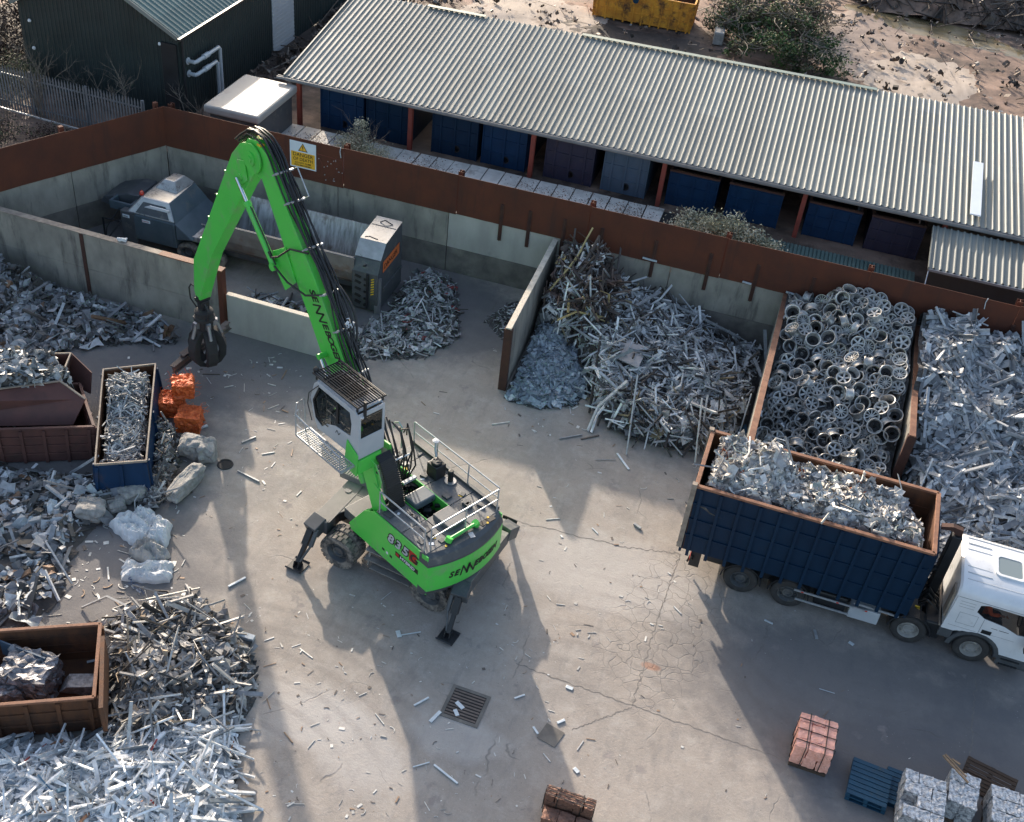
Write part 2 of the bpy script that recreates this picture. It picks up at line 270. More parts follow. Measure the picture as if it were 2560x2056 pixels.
# ---------------------------------------------------------------- ground
def ground_mat():
    m = bpy.data.materials.new('yard_concrete'); m.use_nodes = True; n = m.node_tree; L = n.links.new; N = n.nodes; b = N['Principled BSDF']
    tc = N.new('ShaderNodeTexCoord'); v = tc.outputs['Object']
    def nz(sc, det=8, ro=.65, mp=None):
        t = N.new('ShaderNodeTexNoise'); t.inputs['Scale'].default_value = sc; t.inputs['Detail'].default_value = det; t.inputs['Roughness'].default_value = ro
        if mp:
            q = N.new('ShaderNodeMapping'); q.inputs['Scale'].default_value = mp; q.inputs['Rotation'].default_value = (0, 0, R(-25)); L(v, q.inputs[0]); L(q.outputs[0], t.inputs[0])
        else: L(v, t.inputs[0])
        return t.outputs[0]
    def ramp(src, lo, hi, a=0, c=1):
        r_ = N.new('ShaderNodeMapRange'); r_.inputs[1].default_value = lo; r_.inputs[2].default_value = hi; r_.inputs[3].default_value = a; r_.inputs[4].default_value = c; L(src, r_.inputs[0]); return r_.outputs[0]
    def mix(f, a, bcol, mode='MIX'):
        x = N.new('ShaderNodeMix'); x.data_type = 'RGBA'; x.blend_type = mode
        if isinstance(f, float): x.inputs[0].default_value = f
        else: L(f, x.inputs[0])
        if isinstance(a, tuple): x.inputs[6].default_value = (*a, 1)
        else: L(a, x.inputs[6])
        if isinstance(bcol, tuple): x.inputs[7].default_value = (*bcol, 1)
        else: L(bcol, x.inputs[7])
        return x.outputs[2]
    def mul(a, b_):
        x = N.new('ShaderNodeMath'); x.operation = 'MULTIPLY'; L(a, x.inputs[0])
        if isinstance(b_, float): x.inputs[1].default_value = b_
        else: L(b_, x.inputs[1])
        return x.outputs[0]
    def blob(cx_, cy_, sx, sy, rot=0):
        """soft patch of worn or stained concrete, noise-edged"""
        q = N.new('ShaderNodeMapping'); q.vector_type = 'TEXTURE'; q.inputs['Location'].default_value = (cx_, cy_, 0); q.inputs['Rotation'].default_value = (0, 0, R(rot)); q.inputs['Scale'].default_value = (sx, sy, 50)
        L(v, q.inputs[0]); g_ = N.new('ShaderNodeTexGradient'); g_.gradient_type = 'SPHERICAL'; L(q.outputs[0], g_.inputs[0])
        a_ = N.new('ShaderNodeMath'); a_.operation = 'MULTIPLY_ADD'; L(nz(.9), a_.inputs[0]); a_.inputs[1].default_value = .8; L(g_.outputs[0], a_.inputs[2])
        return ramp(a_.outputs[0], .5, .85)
    col = mix(ramp(nz(.35), .35, .65), (.35, .302, .258), (.27, .238, .208))
    col = mix(mul(ramp(nz(1.7, 12, .75), .48, .68), .55), col, (.42, .385, .345)); col = mix(mul(ramp(nz(5, 12, .8), .5, .7), .45), col, (.2, .178, .16)); col = mix(mul(ramp(nz(26, 4, .8), .56, .7), .5), col, (.5, .47, .43))
    col = mix(mul(ramp(nz(.8, 10, .75, (3, .8, 1)), .52, .7), .5), col, (.17, .16, .155))
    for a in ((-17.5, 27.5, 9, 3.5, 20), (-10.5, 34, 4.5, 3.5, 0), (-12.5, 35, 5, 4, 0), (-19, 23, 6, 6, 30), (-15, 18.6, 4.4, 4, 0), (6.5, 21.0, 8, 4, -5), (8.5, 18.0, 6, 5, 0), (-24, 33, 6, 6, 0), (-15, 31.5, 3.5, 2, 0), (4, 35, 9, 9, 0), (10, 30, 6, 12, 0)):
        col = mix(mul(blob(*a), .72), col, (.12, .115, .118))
    for a in ((-6.5, 15.5, 2.4, 1.3, -20), (-8.5, 15.8, 3, 1.4, 10), (-4.1, 16.6, 1.6, .9, 0), (-2, 23.5, 4, 2, 0)):
        col = mix(mul(blob(*a), .45), col, (.46, .43, .4))
    # pale spatter of metal dust and splinters
    vo = N.new('ShaderNodeTexVoronoi'); vo.inputs['Scale'].default_value = 9; L(v, vo.inputs[0])
    sp = mul(ramp(vo.outputs['Distance'], .1, .04), ramp(nz(.6), .5, .62)); col = mix(mul(sp, .6), col, (.6, .57, .54))
    vo2 = N.new('ShaderNodeTexVoronoi'); vo2.inputs['Scale'].default_value = 4.3; L(v, vo2.inputs[0])
    col = mix(mul(ramp(vo2.outputs['Distance'], .07, .02), .7), col, (.09, .075, .065))
    # crazed patch beside the lorry and a few long wandering cracks
    ve = N.new('ShaderNodeTexVoronoi'); ve.feature = 'DISTANCE_TO_EDGE'; ve.inputs['Scale'].default_value = 2.4
    wn = N.new('ShaderNodeTexNoise'); wn.inputs['Scale'].default_value = 1.6; L(v, wn.inputs[0])
    wm = N.new('ShaderNodeMix'); wm.data_type = 'RGBA'; wm.blend_type = 'LINEAR_LIGHT'; wm.inputs[0].default_value = .22; L(v, wm.inputs[6]); L(wn.outputs[1], wm.inputs[7]); L(wm.outputs[2], ve.inputs[0])
    cr = ramp(ve.outputs[0], .03, .006); crz = mul(mul(cr, blob(.2, 22.3, 2.0, 4.4, -8)), .6)
    ve2 = N.new('ShaderNodeTexVoronoi'); ve2.feature = 'DISTANCE_TO_EDGE'; ve2.inputs['Scale'].default_value = .33; L(wm.outputs[2], ve2.inputs[0])
    cr2 = mul(mul(ramp(ve2.outputs[0], .007, .002), ramp(nz(.5), .52, .62)), .7)
    allc = N.new('ShaderNodeMath'); allc.operation = 'MAXIMUM'; L(crz, allc.inputs[0]); L(cr2, allc.inputs[1])
    col = mix(mul(allc.outputs[0], .8), col, (.12, .11, .1))
    # faint turning tracks
    for (cx_, cy_, sc_, mx_) in ((-1.5, 17, 1.35, (.5, 21, 5, 4)), (6, 27, 1.2, (5.5, 20, 6, 3)), (-16, 34, 1.3, (-14, 26.5, 5, 3.5)), (-9, 12, 1.25, (-9, 17, 5, 4))):
        q = N.new('ShaderNodeMapping'); q.inputs['Location'].default_value = (-cx_, -cy_, 0); L(v, q.inputs[0]); wv = N.new('ShaderNodeTexWave'); wv.wave_type = 'RINGS'; wv.rings_direction = 'Z'; wv.inputs['Scale'].default_value = sc_*.35; wv.inputs['Distortion'].default_value = 2.2; wv.inputs['Detail'].default_value = 4; wv.inputs['Detail Scale'].default_value = .35; L(q.outputs[0], wv.inputs[0])
        tr = mul(mul(ramp(wv.outputs[1], .72, .95), blob(mx_[0], mx_[1], mx_[2], mx_[3])), ramp(nz(7, 8, .8), .3, .6)); col = mix(mul(tr, .28), col, (.14, .125, .115))
    # rust blotch
    col = mix(mul(blob(.05, 20.6, .34, .16, 0), .5), col, (.34, .14, .07))
    L(col, b.inputs['Base Color']); L(ramp(nz(1.1), .3, .7, .7, .95), b.inputs['Roughness']); b.inputs['Specular IOR Level'].default_value = .35
    h = N.new('ShaderNodeMath'); h.operation = 'SUBTRACT'; L(nz(14, 10, .7), h.inputs[0]); L(allc.outputs[0], h.inputs[1])
    h2 = N.new('ShaderNodeMath'); h2.operation = 'MULTIPLY_ADD'; L(nz(1.1, 8, .6), h2.inputs[0]); h2.inputs[1].default_value = 1.6; L(h.outputs[0], h2.inputs[2])
    bp = N.new('ShaderNodeBump'); bp.inputs['Strength'].default_value = .5; bp.inputs['Distance'].default_value = .025; L(h2.outputs[0], bp.inputs['Height']); L(bp.outputs[0], b.inputs['Normal'])
    return m
M['yard'] = ground_mat()
mb = MB(); mb.add([(-150, -60, 0), (150, -60, 0), (150, 200, 0), (-150, 200, 0)], [(0, 1, 2, 3)])
tag(mb.build('ground', M['yard']), kind='structure')
rnd = random.Random(5)
# expansion joints in the yard slab (worn, wandering)
def joint(p, q, n=60, w_=.022):
    m = MB(); p = at(*p); q = at(*q); d = (q-p); L_ = d.length; d /= L_; nn = Vector((-d.y, d.x, 0)); pts = []
    for i in range(n+1):
        c = p+d*L_*i/n+nn*(noise.noise(Vector((i*.35, p.x, p.y)))*.07); ww = w_*(.35+.9*abs(noise.noise(Vector((i*.6, p.y, 3)))))
        pts += [c+nn*ww, c-nn*ww]
    m.add([(a.x, a.y, .004) for a in pts], [(2*i, 2*i+1, 2*i+3, 2*i+2) for i in range(n)])
    return m
for a in (((1230, 1290), (1560, 1368)), ((1560, 1368), (1700, 1385)), ((1290, 1660), (1590, 1768)), ((1590, 1768), (1960, 1900)), ((1700, 1385), (1640, 1560)), ((1640, 1560), (1580, 1765)), ((2440, 1690), (2425, 1900)), ((1580, 1768), (1430, 1825))):
    tag(joint(*a).build('slab_joint', M['joint']), kind='structure')
# upper ground behind the retaining walls: churned mud
def mud_mat():
    m = mat('churned_mud', (.3, .2, .15), (.13, .085, .063), rough=.8, scale=.5, bump=1, bscale=5, dirt=(.05, .036, .03), dscale=.3, dlo=.47, detail=14, streak=(.7, 1.6, 1))
    n = m.node_tree; n.nodes['Principled BSDF'].inputs['Specular IOR Level'].default_value = .4
    return m
M['mud'] = mud_mat()
def side_line(y): return -23.8+(y-37.1)*(3.25/6.1)
mb = MB(); gx = np.arange(-70, 42, .6); gy = np.arange(18, 112, .6); idx = {}
def uz(x, y):
    a = .0
    if y > 52 or x < -26: a = .13*noise.noise(Vector((x*.35, y*.35, 0)))+.05*noise.noise(Vector((x*1.4, y*1.1, 5)))
    return 1.9+a
for i, x in enumerate(gx):
    for j, y in enumerate(gy):
        if (y > 37.75 and x > side_line(y)-5) or (x < side_line(y)-.55): idx[i, j] = len(mb.v); mb.v.append((x, y, uz(x, y)))
for (i, j), k in idx.items():
    q = [(i+1, j), (i+1, j+1), (i, j+1)]
    if all(t in idx for t in q): mb.f.append((k, *[idx[t] for t in q])); mb.m.append(0)
tag(mb.build('mud_ground', M['mud'], smooth=True), kind='structure')
# paler and wetter patches lying on the mud (sheets a few mm above)
def patch(cx_, cy_, sx, sy, rot, name, m_, z, seed):
    b = MB(); n = 44; c = math.cos(R(rot)); s_ = math.sin(R(rot)); vs = []
    for k in range(n):
        t = 2*math.pi*k/n; q = 1+.35*noise.noise(Vector((math.cos(t)*1.5, math.sin(t)*1.5, seed)))+.15*noise.noise(Vector((math.cos(t)*6, math.sin(t)*6, seed)))
        x, y = sx*q*math.cos(t), sy*q*math.sin(t); x, y = cx_+x*c-y*s_, cy_+x*s_+y*c; vs.append((x, y))
    V_ = []; nr = 8
    for i in range(1, nr+1):
        for (x, y) in vs: x, y = cx_+(x-cx_)*i/nr, cy_+(y-cy_)*i/nr; V_.append((x, y, uz(x, y)+(.02 if i < nr else -.01)))
    V_.append((cx_, cy_, uz(cx_, cy_)+.02)); F_ = [((i-1)*n+k, (i-1)*n+(k+1) % n, i*n+(k+1) % n, i*n+k) for i in range(1, nr) for k in range(n)]+[(k, (k+1) % n, nr*n) for k in range(n)]
    b.add(V_, F_)
    return tag(b.build(name, m_, smooth=True), kind='structure')
M['paleslab'] = mat('pale_dusty_slab', (.42, .35, .29), (.3, .245, .2), rough=.85, scale=.8, bump=.3, bscale=6, dirt=(.17, .125, .1), dscale=.9, dlo=.55, detail=12, streak=(3, .7, 1))
M['wet'] = mat('wet_clay', (.3, .225, .18), (.2, .145, .115), rough=.65, scale=.8, bump=.2, bscale=3, dirt=(.09, .07, .055), dscale=.6, dlo=.58, detail=10)
M['puddle'] = mat('greenish_puddle', (.2, .155, .075), (.13, .1, .055), rough=.3, scale=.8, bump=.05, bscale=3)
M['soil'] = mat('dark_wet_soil', (.06, .045, .037), (.035, .027, .023), rough=.8, scale=1.2, bump=1, bscale=8, dirt=(.13, .095, .075), dscale=1.2, dlo=.57, detail=12)
q_ = at(2300, 195, 2); patch(q_.x, q_.y, 3.4, 4.2, -12, 'pale_ground_patch', M['paleslab'], 2.09, 1)
q_ = at(1330, 45, 2); patch(q_.x, q_.y, 4.0, 4.5, 10, 'pale_ground_patch', M['paleslab'], 2.08, 2)
q_ = at(2060, 110, 2); patch(q_.x+1.2, q_.y+2.5, 3.6, 5.5, -10, 'wet_ground_patch', M['wet'], 2.10, 3)
q_ = at(2330, 70, 2); patch(q_.x, q_.y, 6.0, 1.9, -14, 'puddle', M['puddle'], 2.12, 4)
q_ = at(1600, 105, 2); patch(q_.x, q_.y, 4.6, 2.6, 0, 'dark_soil_patch', M['soil'], 2.1, 7)
patch(-36, 43, 5, 7.5, 0, 'dark_soil_patch', M['soil'], 2.1, 10)
q_ = at(820, 60, 2); patch(q_.x, q_.y, 2.6, 6.0, 8, 'dark_soil_patch', M['soil'], 2.1, 8)
q_ = at(2120, 240, 2); patch(q_.x, q_.y, 1.4, 2.4, 0, 'dark_soil_patch', M['soil'], 2.1, 9)
# ---------------------------------------------------------------- bay walls
YW = 37.1
def panel(x0, x1, y0, y1, z0, z1): return MB().bb(x0, x1, y0, y1, z0, z1)
def wall_panels(root, xs, y, z, mats, th=.18, name='concrete_panel', gap=.012):
    for i in range(len(xs)-1):
        m = mats[i] if isinstance(mats, list) else mats
        b = MB(); b.bb(xs[i]+gap, xs[i+1]-gap, y, y+th, .42*z, z); b.build('upper_'+name, m, root, world=True, bevel=.012)
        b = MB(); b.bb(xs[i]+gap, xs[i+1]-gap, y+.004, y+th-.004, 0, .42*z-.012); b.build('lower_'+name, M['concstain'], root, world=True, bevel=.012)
rw = empty('retaining_wall', (-6, YW, 0), 0, 'long concrete wall topped with rusty steel sheets, running behind all the scrap bays', 'wall')
xs = [-23.8, -20.2, -16.35, -11.75, -7.25, -3.0, 1.25, 5.7, 10.2, 14.4, 18.8]
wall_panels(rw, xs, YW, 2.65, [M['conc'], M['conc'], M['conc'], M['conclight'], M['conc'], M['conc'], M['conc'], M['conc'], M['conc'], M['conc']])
sx = [-23.8, -16.1, -11.45, -6.3, -1.2, 3.9, 9, 14.2, 18.8]
for i in range(len(sx)-1):
    b = MB(); zb = 2.6+.03*((i*7) % 3-1); x0, x1 = sx[i]+.01, sx[i+1]-.01; n = 14
    o = [(x0, zb)]+[(x0+(x1-x0)*k/n, zb-.03*abs(noise.noise(Vector((k*.9, i, 0))))) for k in range(1, n)]+[(x1, zb), (x1, 4.25+.02*math.sin(i)), (x0, 4.25+.02*math.sin(i+1))]
    b.prism(o, lambda a, q, t: (a, t, q), YW-.012, YW-.028); b.build('steel_sheet', M['rust'], rw, world=True)
for x in (-9.65, -8.55, -7.2, -5.75, -3.7, -1.65, .1, 2.1, 4.3, 6.9, 9.05, 11.3, 13.5):
    b = MB(); b.bb(x-.07, x+.07, YW-.06, YW-.03, 1.95, 3.5); b.bb(x-.012, x+.012, YW-.1, YW-.06, 1.95, 3.5); b.build('steel_bracket', M['rustdark'], rw, world=True)
for x in (-23.6, -16.1, -11.45, -6.3, -1.2, 3.9, 9, 14.2):
    b = MB(); b.bb(x-.1, x+.1, YW+.2, YW+.215, 0, 4.29); b.bb(x-.1, x+.1, YW+.385, YW+.4, 0, 4.29); b.bb(x-.01, x+.01, YW+.215, YW+.385, 0, 4.29); b.build('steel_column', M['rust'], rw, world=True)
# bolt pattern left of a removed sign
b = MB(); r2 = random.Random(3)
for k in range(17):
    x, z = -17.15+r2.random()*1.0, 2.72+r2.random()*1.05; b.cyl((x, YW-.03, z), (x, YW-.045, z), .022, 8)
b.build('paint_spots', M['galv'], rw, world=True)
b = MB(); b.tube([(-16.15, YW-.034, 3.72), (-16.14, YW-.034, 2.75)], .008, 4); b.tube([(-17.2, YW-.034, 3.78), (-16.7, YW-.034, 3.76), (-16.15, YW-.034, 3.72)], .008, 4)
b.tube([(-16.9, YW-.034, 3.3), (-16.65, YW-.034, 3.65), (-16.45, YW-.034, 3.3)], .006, 4); b.tube([(-17.1, YW-.034, 3.6), (-16.95, YW-.034, 3.3)], .006, 4); b.build('weld_lines', M['redpost'], rw, world=True)
# side wall (left)
sw = empty('side_wall', (-25.5, 34, 0), 0, 'angled concrete wall with rusty sheets closing the baler bay on its left', 'wall')
sd = Vector((-3.25, -6.1, 0)).normalized(); snn = Vector((-sd.y, sd.x, 0))
if snn.x > 0: snn = -snn
def sw_fn(base, th0, th1):
    return lambda a, q, t: tuple(base+sd*a+snn*t+Vector((0, 0, q)))
c0 = Vector((-23.8, 37.1, 0)); L1 = [0, 4.1, 8.2, 12.4, 16.6]
for i in range(4):
    b = MB(); b.prism([(L1[i]+.01, 1.1), (L1[i+1]-.01, 1.1), (L1[i+1]-.01, 2.65), (L1[i]+.01, 2.65)], sw_fn(c0, 0, 0), 0, .18); b.build('upper_concrete_panel', M['conc'], sw, world=True, bevel=.012)
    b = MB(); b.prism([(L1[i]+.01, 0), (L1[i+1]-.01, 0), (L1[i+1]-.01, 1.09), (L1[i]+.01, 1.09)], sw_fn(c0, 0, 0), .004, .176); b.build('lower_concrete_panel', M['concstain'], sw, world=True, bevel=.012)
    n = 12; z1 = 2.6; o = [(L1[i]+(L1[i+1]-L1[i])*k/n, z1-.03*abs(noise.noise(Vector((k*.8, i, 7))))) for k in range(n+1)]+[(L1[i+1], 4.22), (L1[i], 4.25)]
    b = MB(); b.prism(o, sw_fn(c0, 0, 0), -.012, -.028); b.build('steel_sheet', M['rust'], sw, world=True)
for a in (.15, 4.1, 8.2, 12.4):
    b = MB(); p = c0+sd*a+snn*.3
    b.box((p.x, p.y, 2.16), (.16, .16, 4.34), Matrix.Rotation(math.atan2(sd.y, sd.x), 3, 'Z')); b.build('steel_column', M['rust'], sw, world=True)
# partition in front of the baler bay
YP = 29.75
pt = empty('bay_partition', (-22, YP, 0), -R(1.2), 'tall concrete partition with rusty capping, in front of the grey baler', 'wall')
def ptw(b, name, m_, **k): return b.build(name, m_, pt, **k)
for i, (a, c) in enumerate(((-9.7, -5.2), (-5.1, -.95), (-.85, 4.45))):
    b = MB(); b.bb(a, c, .04, .22, 1.12, 2.56); ptw(b, 'upper_concrete_panel', M['conc'], bevel=.012)
    b = MB(); b.bb(a, c, .045, .215, 0, 1.11); ptw(b, 'lower_concrete_panel', M['conc'], bevel=.012)
for a in (-5.15, -.9): ptw(MB().bb(a-.07, a+.07, 0, .035, 0, 2.56), 'steel_column', M['rustdark'])
ptw(MB().bb(4.45, 4.62, -.02, .27, 0, 2.56), 'end_post', M['rust'])
ptw(MB().bb(-9.7, 2.2, .0, .26, 2.562, 2.6), 'capping', M['cap']); ptw(MB().bb(2.202, 4.64, -.01, .27, 2.562, 2.6), 'rusty_capping', M['rustedge'])
lw = empty('low_wall', (-15, YP, 0), -R(1.2), 'low pale concrete wall beside the hanging grab, ending at the green boom', 'wall')
b = MB(); b.bb(-2.33, 2.2, -.02, .16, 0, 1.55); b.build('concrete_panel', M['conclight'], lw, bevel=.015)
b = MB(); b.bb(-2.33, 2.2, -.03, .17, 1.552, 1.6); b.build('timber_cap', M['capwhite'], lw, bevel=.008)
# bay dividers
def divider(x, y0, y1, xt, label, rustcap, seg):
    t = empty('bay_divider', (x, y0, 0), 0, label, 'wall'); L_ = y1-y0; k = (xt-x)/L_
    fn = lambda a, q, s_: (k*a+s_, a, q)
    for i in range(seg):
        a, c = L_*i/seg+(.02 if i else .12), L_*(i+1)/seg-.02
        b = MB(); b.prism([(a, 0), (c, 0), (c, 2.55), (a, 2.55)], fn, -.1, .1); b.build('concrete_panel', M['conc'], t, bevel=.012)
    b = MB(); b.bb(-.14, .14, -.05, .11, 0, 2.55); b.build('end_post', M['rustdark'], t)
    b = MB(); b.prism([(-.03, 2.552), (L_, 2.552), (L_, 2.6), (-.03, 2.6)], fn, -.1, .1); b.build('capping', M['capwhite'] if not rustcap else M['rustedge'], t, bevel=.006)
    return t
divider(-7.32, 30.62, 37.05, -7.45, 'pale concrete divider between the empty bay and the tangled metal frames', False, 2)
divider(1.2, 28.1, 37.05, 1.3, 'concrete divider with brown capping left of the heaped alloy wheels', True, 3)
divider(6.0, 30.4, 37.05, 6.05, 'concrete divider with brown capping right of the heaped alloy wheels', True, 2)
# ---------------------------------------------------------------- text
def text(s, name, size, origin, xd, yd, m_, parent, world=True, ext=.002, shear=0, align='LEFT', sx=1, bold=0):
    cu = bpy.data.curves.new(name, 'FONT'); cu.body = s; cu.size = size; cu.extrude = ext; cu.shear = shear; cu.align_x = align; cu.offset = bold; cu.resolution_u = 3
    ob = bpy.data.objects.new(name, cu); C.objects.link(ob); dg = bpy.context.evaluated_depsgraph_get(); me = bpy.data.meshes.new_from_object(ob.evaluated_get(dg)); C.objects.unlink(ob); bpy.data.objects.remove(ob)
    x = Vector(xd).normalized(); y = Vector(yd); y = (y-x*y.dot(x)).normalized(); z = x.cross(y)
    T = Matrix.Translation(Vector(origin)) @ Matrix((x*sx, y, z)).transposed().to_4x4()
    if world and parent is not None: T = MWI[parent] @ T
    me.transform(T); me.materials.clear(); me.materials.append(m_); o = bpy.data.objects.new(name, me); C.objects.link(o); o.parent = parent; me.name = name
    return o
sg = empty('danger_sign', (-17.8, YW-.04, 3.04), 0, 'white and yellow DANGER OF DEATH sign on the rusty wall', 'sign')
X0, X1, Z0, Z1, ys = -18.35, -17.25, 3.02, 4.12, YW-.034
b = MB(); b.bb(X0, X1, ys-.006, ys, Z0, Z1); b.build('sign_board', M['signwhite'], sg, world=True)
b = MB(); b.bb(X0+.05, X1-.05, ys-.01, ys-.0065, Z0+.05, Z0+.66); b.build('yellow_panel', M['signyel'], sg, world=True)
def tri(cx_, cz, r_): return [(cx_-r_, cz-r_*.75), (cx_+r_, cz-r_*.75), (cx_, cz+r_*.95)]
b = MB(); b.prism(tri(-17.8, 3.88, .2), lambda a, q, t: (a, t, q), ys-.0065, ys-.009); b.build('warning_triangle_border', M['ink'], sg, world=True)
b = MB(); b.prism(tri(-17.8, 3.875, .155), lambda a, q, t: (a, t, q), ys-.0095, ys-.011); b.build('warning_triangle', M['signyel'], sg, world=True)
b = MB(); b.prism([(-17.812, 3.83), (-17.788, 3.83), (-17.778, 3.95), (-17.822, 3.95)], lambda a, q, t: (a, t, q), ys-.0115, ys-.013); b.bb(-17.813, -17.787, ys-.013, ys-.0115, 3.785, 3.812); b.build('exclamation_mark', M['ink'], sg, world=True)
for s_, sz, z, sx_ in (('DANGER', .225, 3.5, 1.0), ('OF DEATH', .2, 3.32, .92), ('DO NOT CLIMB', .1, 3.2, 1.0), ('INTO MACHINERY', .1, 3.1, .93)):
    text(s_, 'sign_lettering', sz*.94, (-17.8, ys-.0125, z), (1, 0, 0), (0, 0, 1), M['ink'], sg, ext=.001, align='CENTER', sx=sx_, bold=.0015)
# ---------------------------------------------------------------- store shed with corrugated roof
shd = empty('open_shed', (-6, 42.4, 1.9), 0, 'long open-fronted store shed with pale corrugated roof, full of blue containers', 'shed')
XL, XR = -21.15, 16.0
def eave(x): return Vector((x, 42.41+(x+21.15)*.0115, 4.0))
def ridge(x): return Vector((x-.1, 50.35+.051*(x+21.2), 5.2))
b = MB(); n = int((XR-XL)/.25); prof = []
for i in range(n):
    x = XL+i*.25
    for dx, h in ((0, 0), (.125, 0), (.165, .05), (.2, .05)): prof.append((x+dx, h))
prof.append((XL+n*.25, 0)); K = 5
for k in range(K):
    for (x, h) in prof:
        p = eave(x).lerp(ridge(x), k/(K-1)); b.v.append((p.x, p.y, p.z+h+.12))
m_ = len(prof)
for k in range(K-1):
    for i in range(m_-1): b.f.append((k*m_+i, k*m_+i+1, (k+1)*m_+i+1, (k+1)*m_+i)); b.m.append(0)
rf = b.build('roof', M['roof'], shd, world=True, fix=False); sol = rf.modifiers.new('thickness', 'SOLIDIFY'); sol.thickness = .006; sol.offset = -1
b = MB()
for x0, x1 in ((-17.6, -14.8), (-10.2, 3.2)):
    p, q = ridge(x0), ridge(x1); b.bar(p+Vector((0, -.1, .19)), q+Vector((0, -.1, .19)), .28, .02)
b.build('ridge_flashing', M['roofgreen'], rf, world=True)
b = MB(); p, q = eave(XL-.3), eave(XR)
b.prism([(-.16, -.05), (.0, -.05), (.0, .05), (-.02, .05), (-.02, -.03), (-.14, -.03), (-.14, .05), (-.16, .05)], lambda a, c_, t: tuple((p.lerp(q, t))+Vector((0, a, c_+.08))), 0, 1); b.build('gutter', M['gutter'], shd, world=True)
b = MB(); b.bar(p+Vector((.3, .1, -.03)), q+Vector((0, .1, -.03)), .08, .16); b.build('eave_beam', M['gutter'], shd, world=True)
b = MB(); b.bar(eave(XL-.03)+Vector((0, 0, .13)), ridge(XL-.03)+Vector((0, 0, .13)), .06, .14); b.build('verge_trim', M['roof'], shd, world=True)
b = MB()
for k_ in (.06, .3, .52, .75, .97):
    for i in range(0, int((XR-XL)/.25), 2 if k_ in (.3, .75) else 1): p_ = eave(XL+i*.25+.18).lerp(ridge(XL+i*.25+.18), k_); b.box((p_.x, p_.y, p_.z+.175), (.022, .022, .012))
b.build('fixings', M['dgrey'], shd, world=True)
PX = [-20.6, -15.5, -10.1, -4.56, 1.15, 6.6]
for x in PX:
    y = eave(x).y+.14
    b = MB(); b.bb(x-.09, x+.09, y, y+.015, 1.9, 4.0); b.bb(x-.09, x+.09, y+.17, y+.185, 1.9, 4.0); b.bb(x-.008, x+.008, y+.015, y+.17, 1.9, 4.0); b.build('steel_post', M['redpost'], shd, world=True)
    yb = ridge(x).y-.4; b = MB(); b.bb(x-.09, x+.09, yb, yb+.16, 1.9, 5.1); b.build('rear_post', M['redpost'], shd, world=True)
    b = MB(); b.bar((x, y+.1, 3.94), (x, yb, 5.02), .1, .16); b.build('rafter', M['redpost'], shd, world=True)
b = MB(); b.bar((-12, 50.75, 3.6), (XR, 52.2, 3.6), .05, 3.1); b.build('rear_cladding', M['barn'], shd, world=True)
b = MB(); b.bb(7.35, 7.75, 43.2, 46.95, 4.42, 4.47)
for v_i, v_ in enumerate(b.v): b.v[v_i] = (v_[0]-.0, v_[1], v_[2]+(v_[1]-43.2)*.148-.08)
thing(b, 'timber_board', M['signwhite'], 'long white board lying on the corrugated shed roof', 'board')
# lean-to at the right end
lt = empty('lean_to', (10, 41.5, 1.9), 0, 'small corrugated lean-to roof below the right end of the long shed', 'shed')
b = MB(); x0 = 6.12; n = int((15-x0)/.25); prof = []
for i in range(n):
    for dx, h in ((0, 0), (.125, 0), (.165, .05), (.2, .05)): prof.append((x0+i*.25+dx, h))
m_ = len(prof)
for y, z in ((40.0, 3.38), (42.55, 3.86)):
    for x, h in prof: b.v.append((x, y+(x-x0)*.0115, z+h))
for i in range(m_-1): b.f.append((i, i+1, m_+i+1, m_+i)); b.m.append(0)
rf = b.build('roof', M['roof'], lt, world=True, fix=False); sol = rf.modifiers.new('thickness', 'SOLIDIFY'); sol.thickness = .006; sol.offset = -1
MB().bar((x0, 39.96, 3.33), (15, 40.06, 3.33), .07, .09).build('gutter', M['gutter'], lt, world=True)
MB().bb(x0+.05, 15, 40.1, 40.16, 1.9, 3.33).build('front_cladding', M['black2'], lt, world=True)
MB().bar((x0, 39.98, 3.38), (x0, 42.5, 3.86), .04, .12).build('verge_trim', M['roof'], lt, world=True)
MB().bar((x0+.02, 39.97, 3.3), (x0+.02, 38.9, 2.2), .03, .05).build('brace', M['galv'], lt, world=True)
# low mossy slab roof between wall and shed
b = MB(); rs_ = random.Random(2)
for i in range(24):
    x = -21.6+i*.76
    if x > -4.4: break
    dz = rs_.uniform(-.01, .015); b.box((x+.36, 40.6, 2.14+dz), (.71, 3.1, .05), Matrix.Rotation(rs_.uniform(-.012, .012), 3, 'Z') @ Matrix.Rotation(rs_.uniform(-.01, .01), 3, 'X'))
b.cur = 1; b.bb(-21.6, -3.7, 39.1, 42.05, 1.9, 2.1)
thing(b, 'low_slab_roof', [M['slab'], M['dark']], 'low roof of pale mossy panels between the rusty wall and the shed', 'roof')
b = MB(); n = 60
for i in range(n):
    x = -3.4+i*.155; b.bb(x, x+.1, 39.6, 42.0, 2.0, 2.05)
b.bb(-3.5, 6, 39.55, 42.05, 1.95, 2.0)
thing(b, 'flat_sheet_stack', M['roofgreen'], 'dark green corrugated sheets lying flat behind the rusty wall', 'sheets')
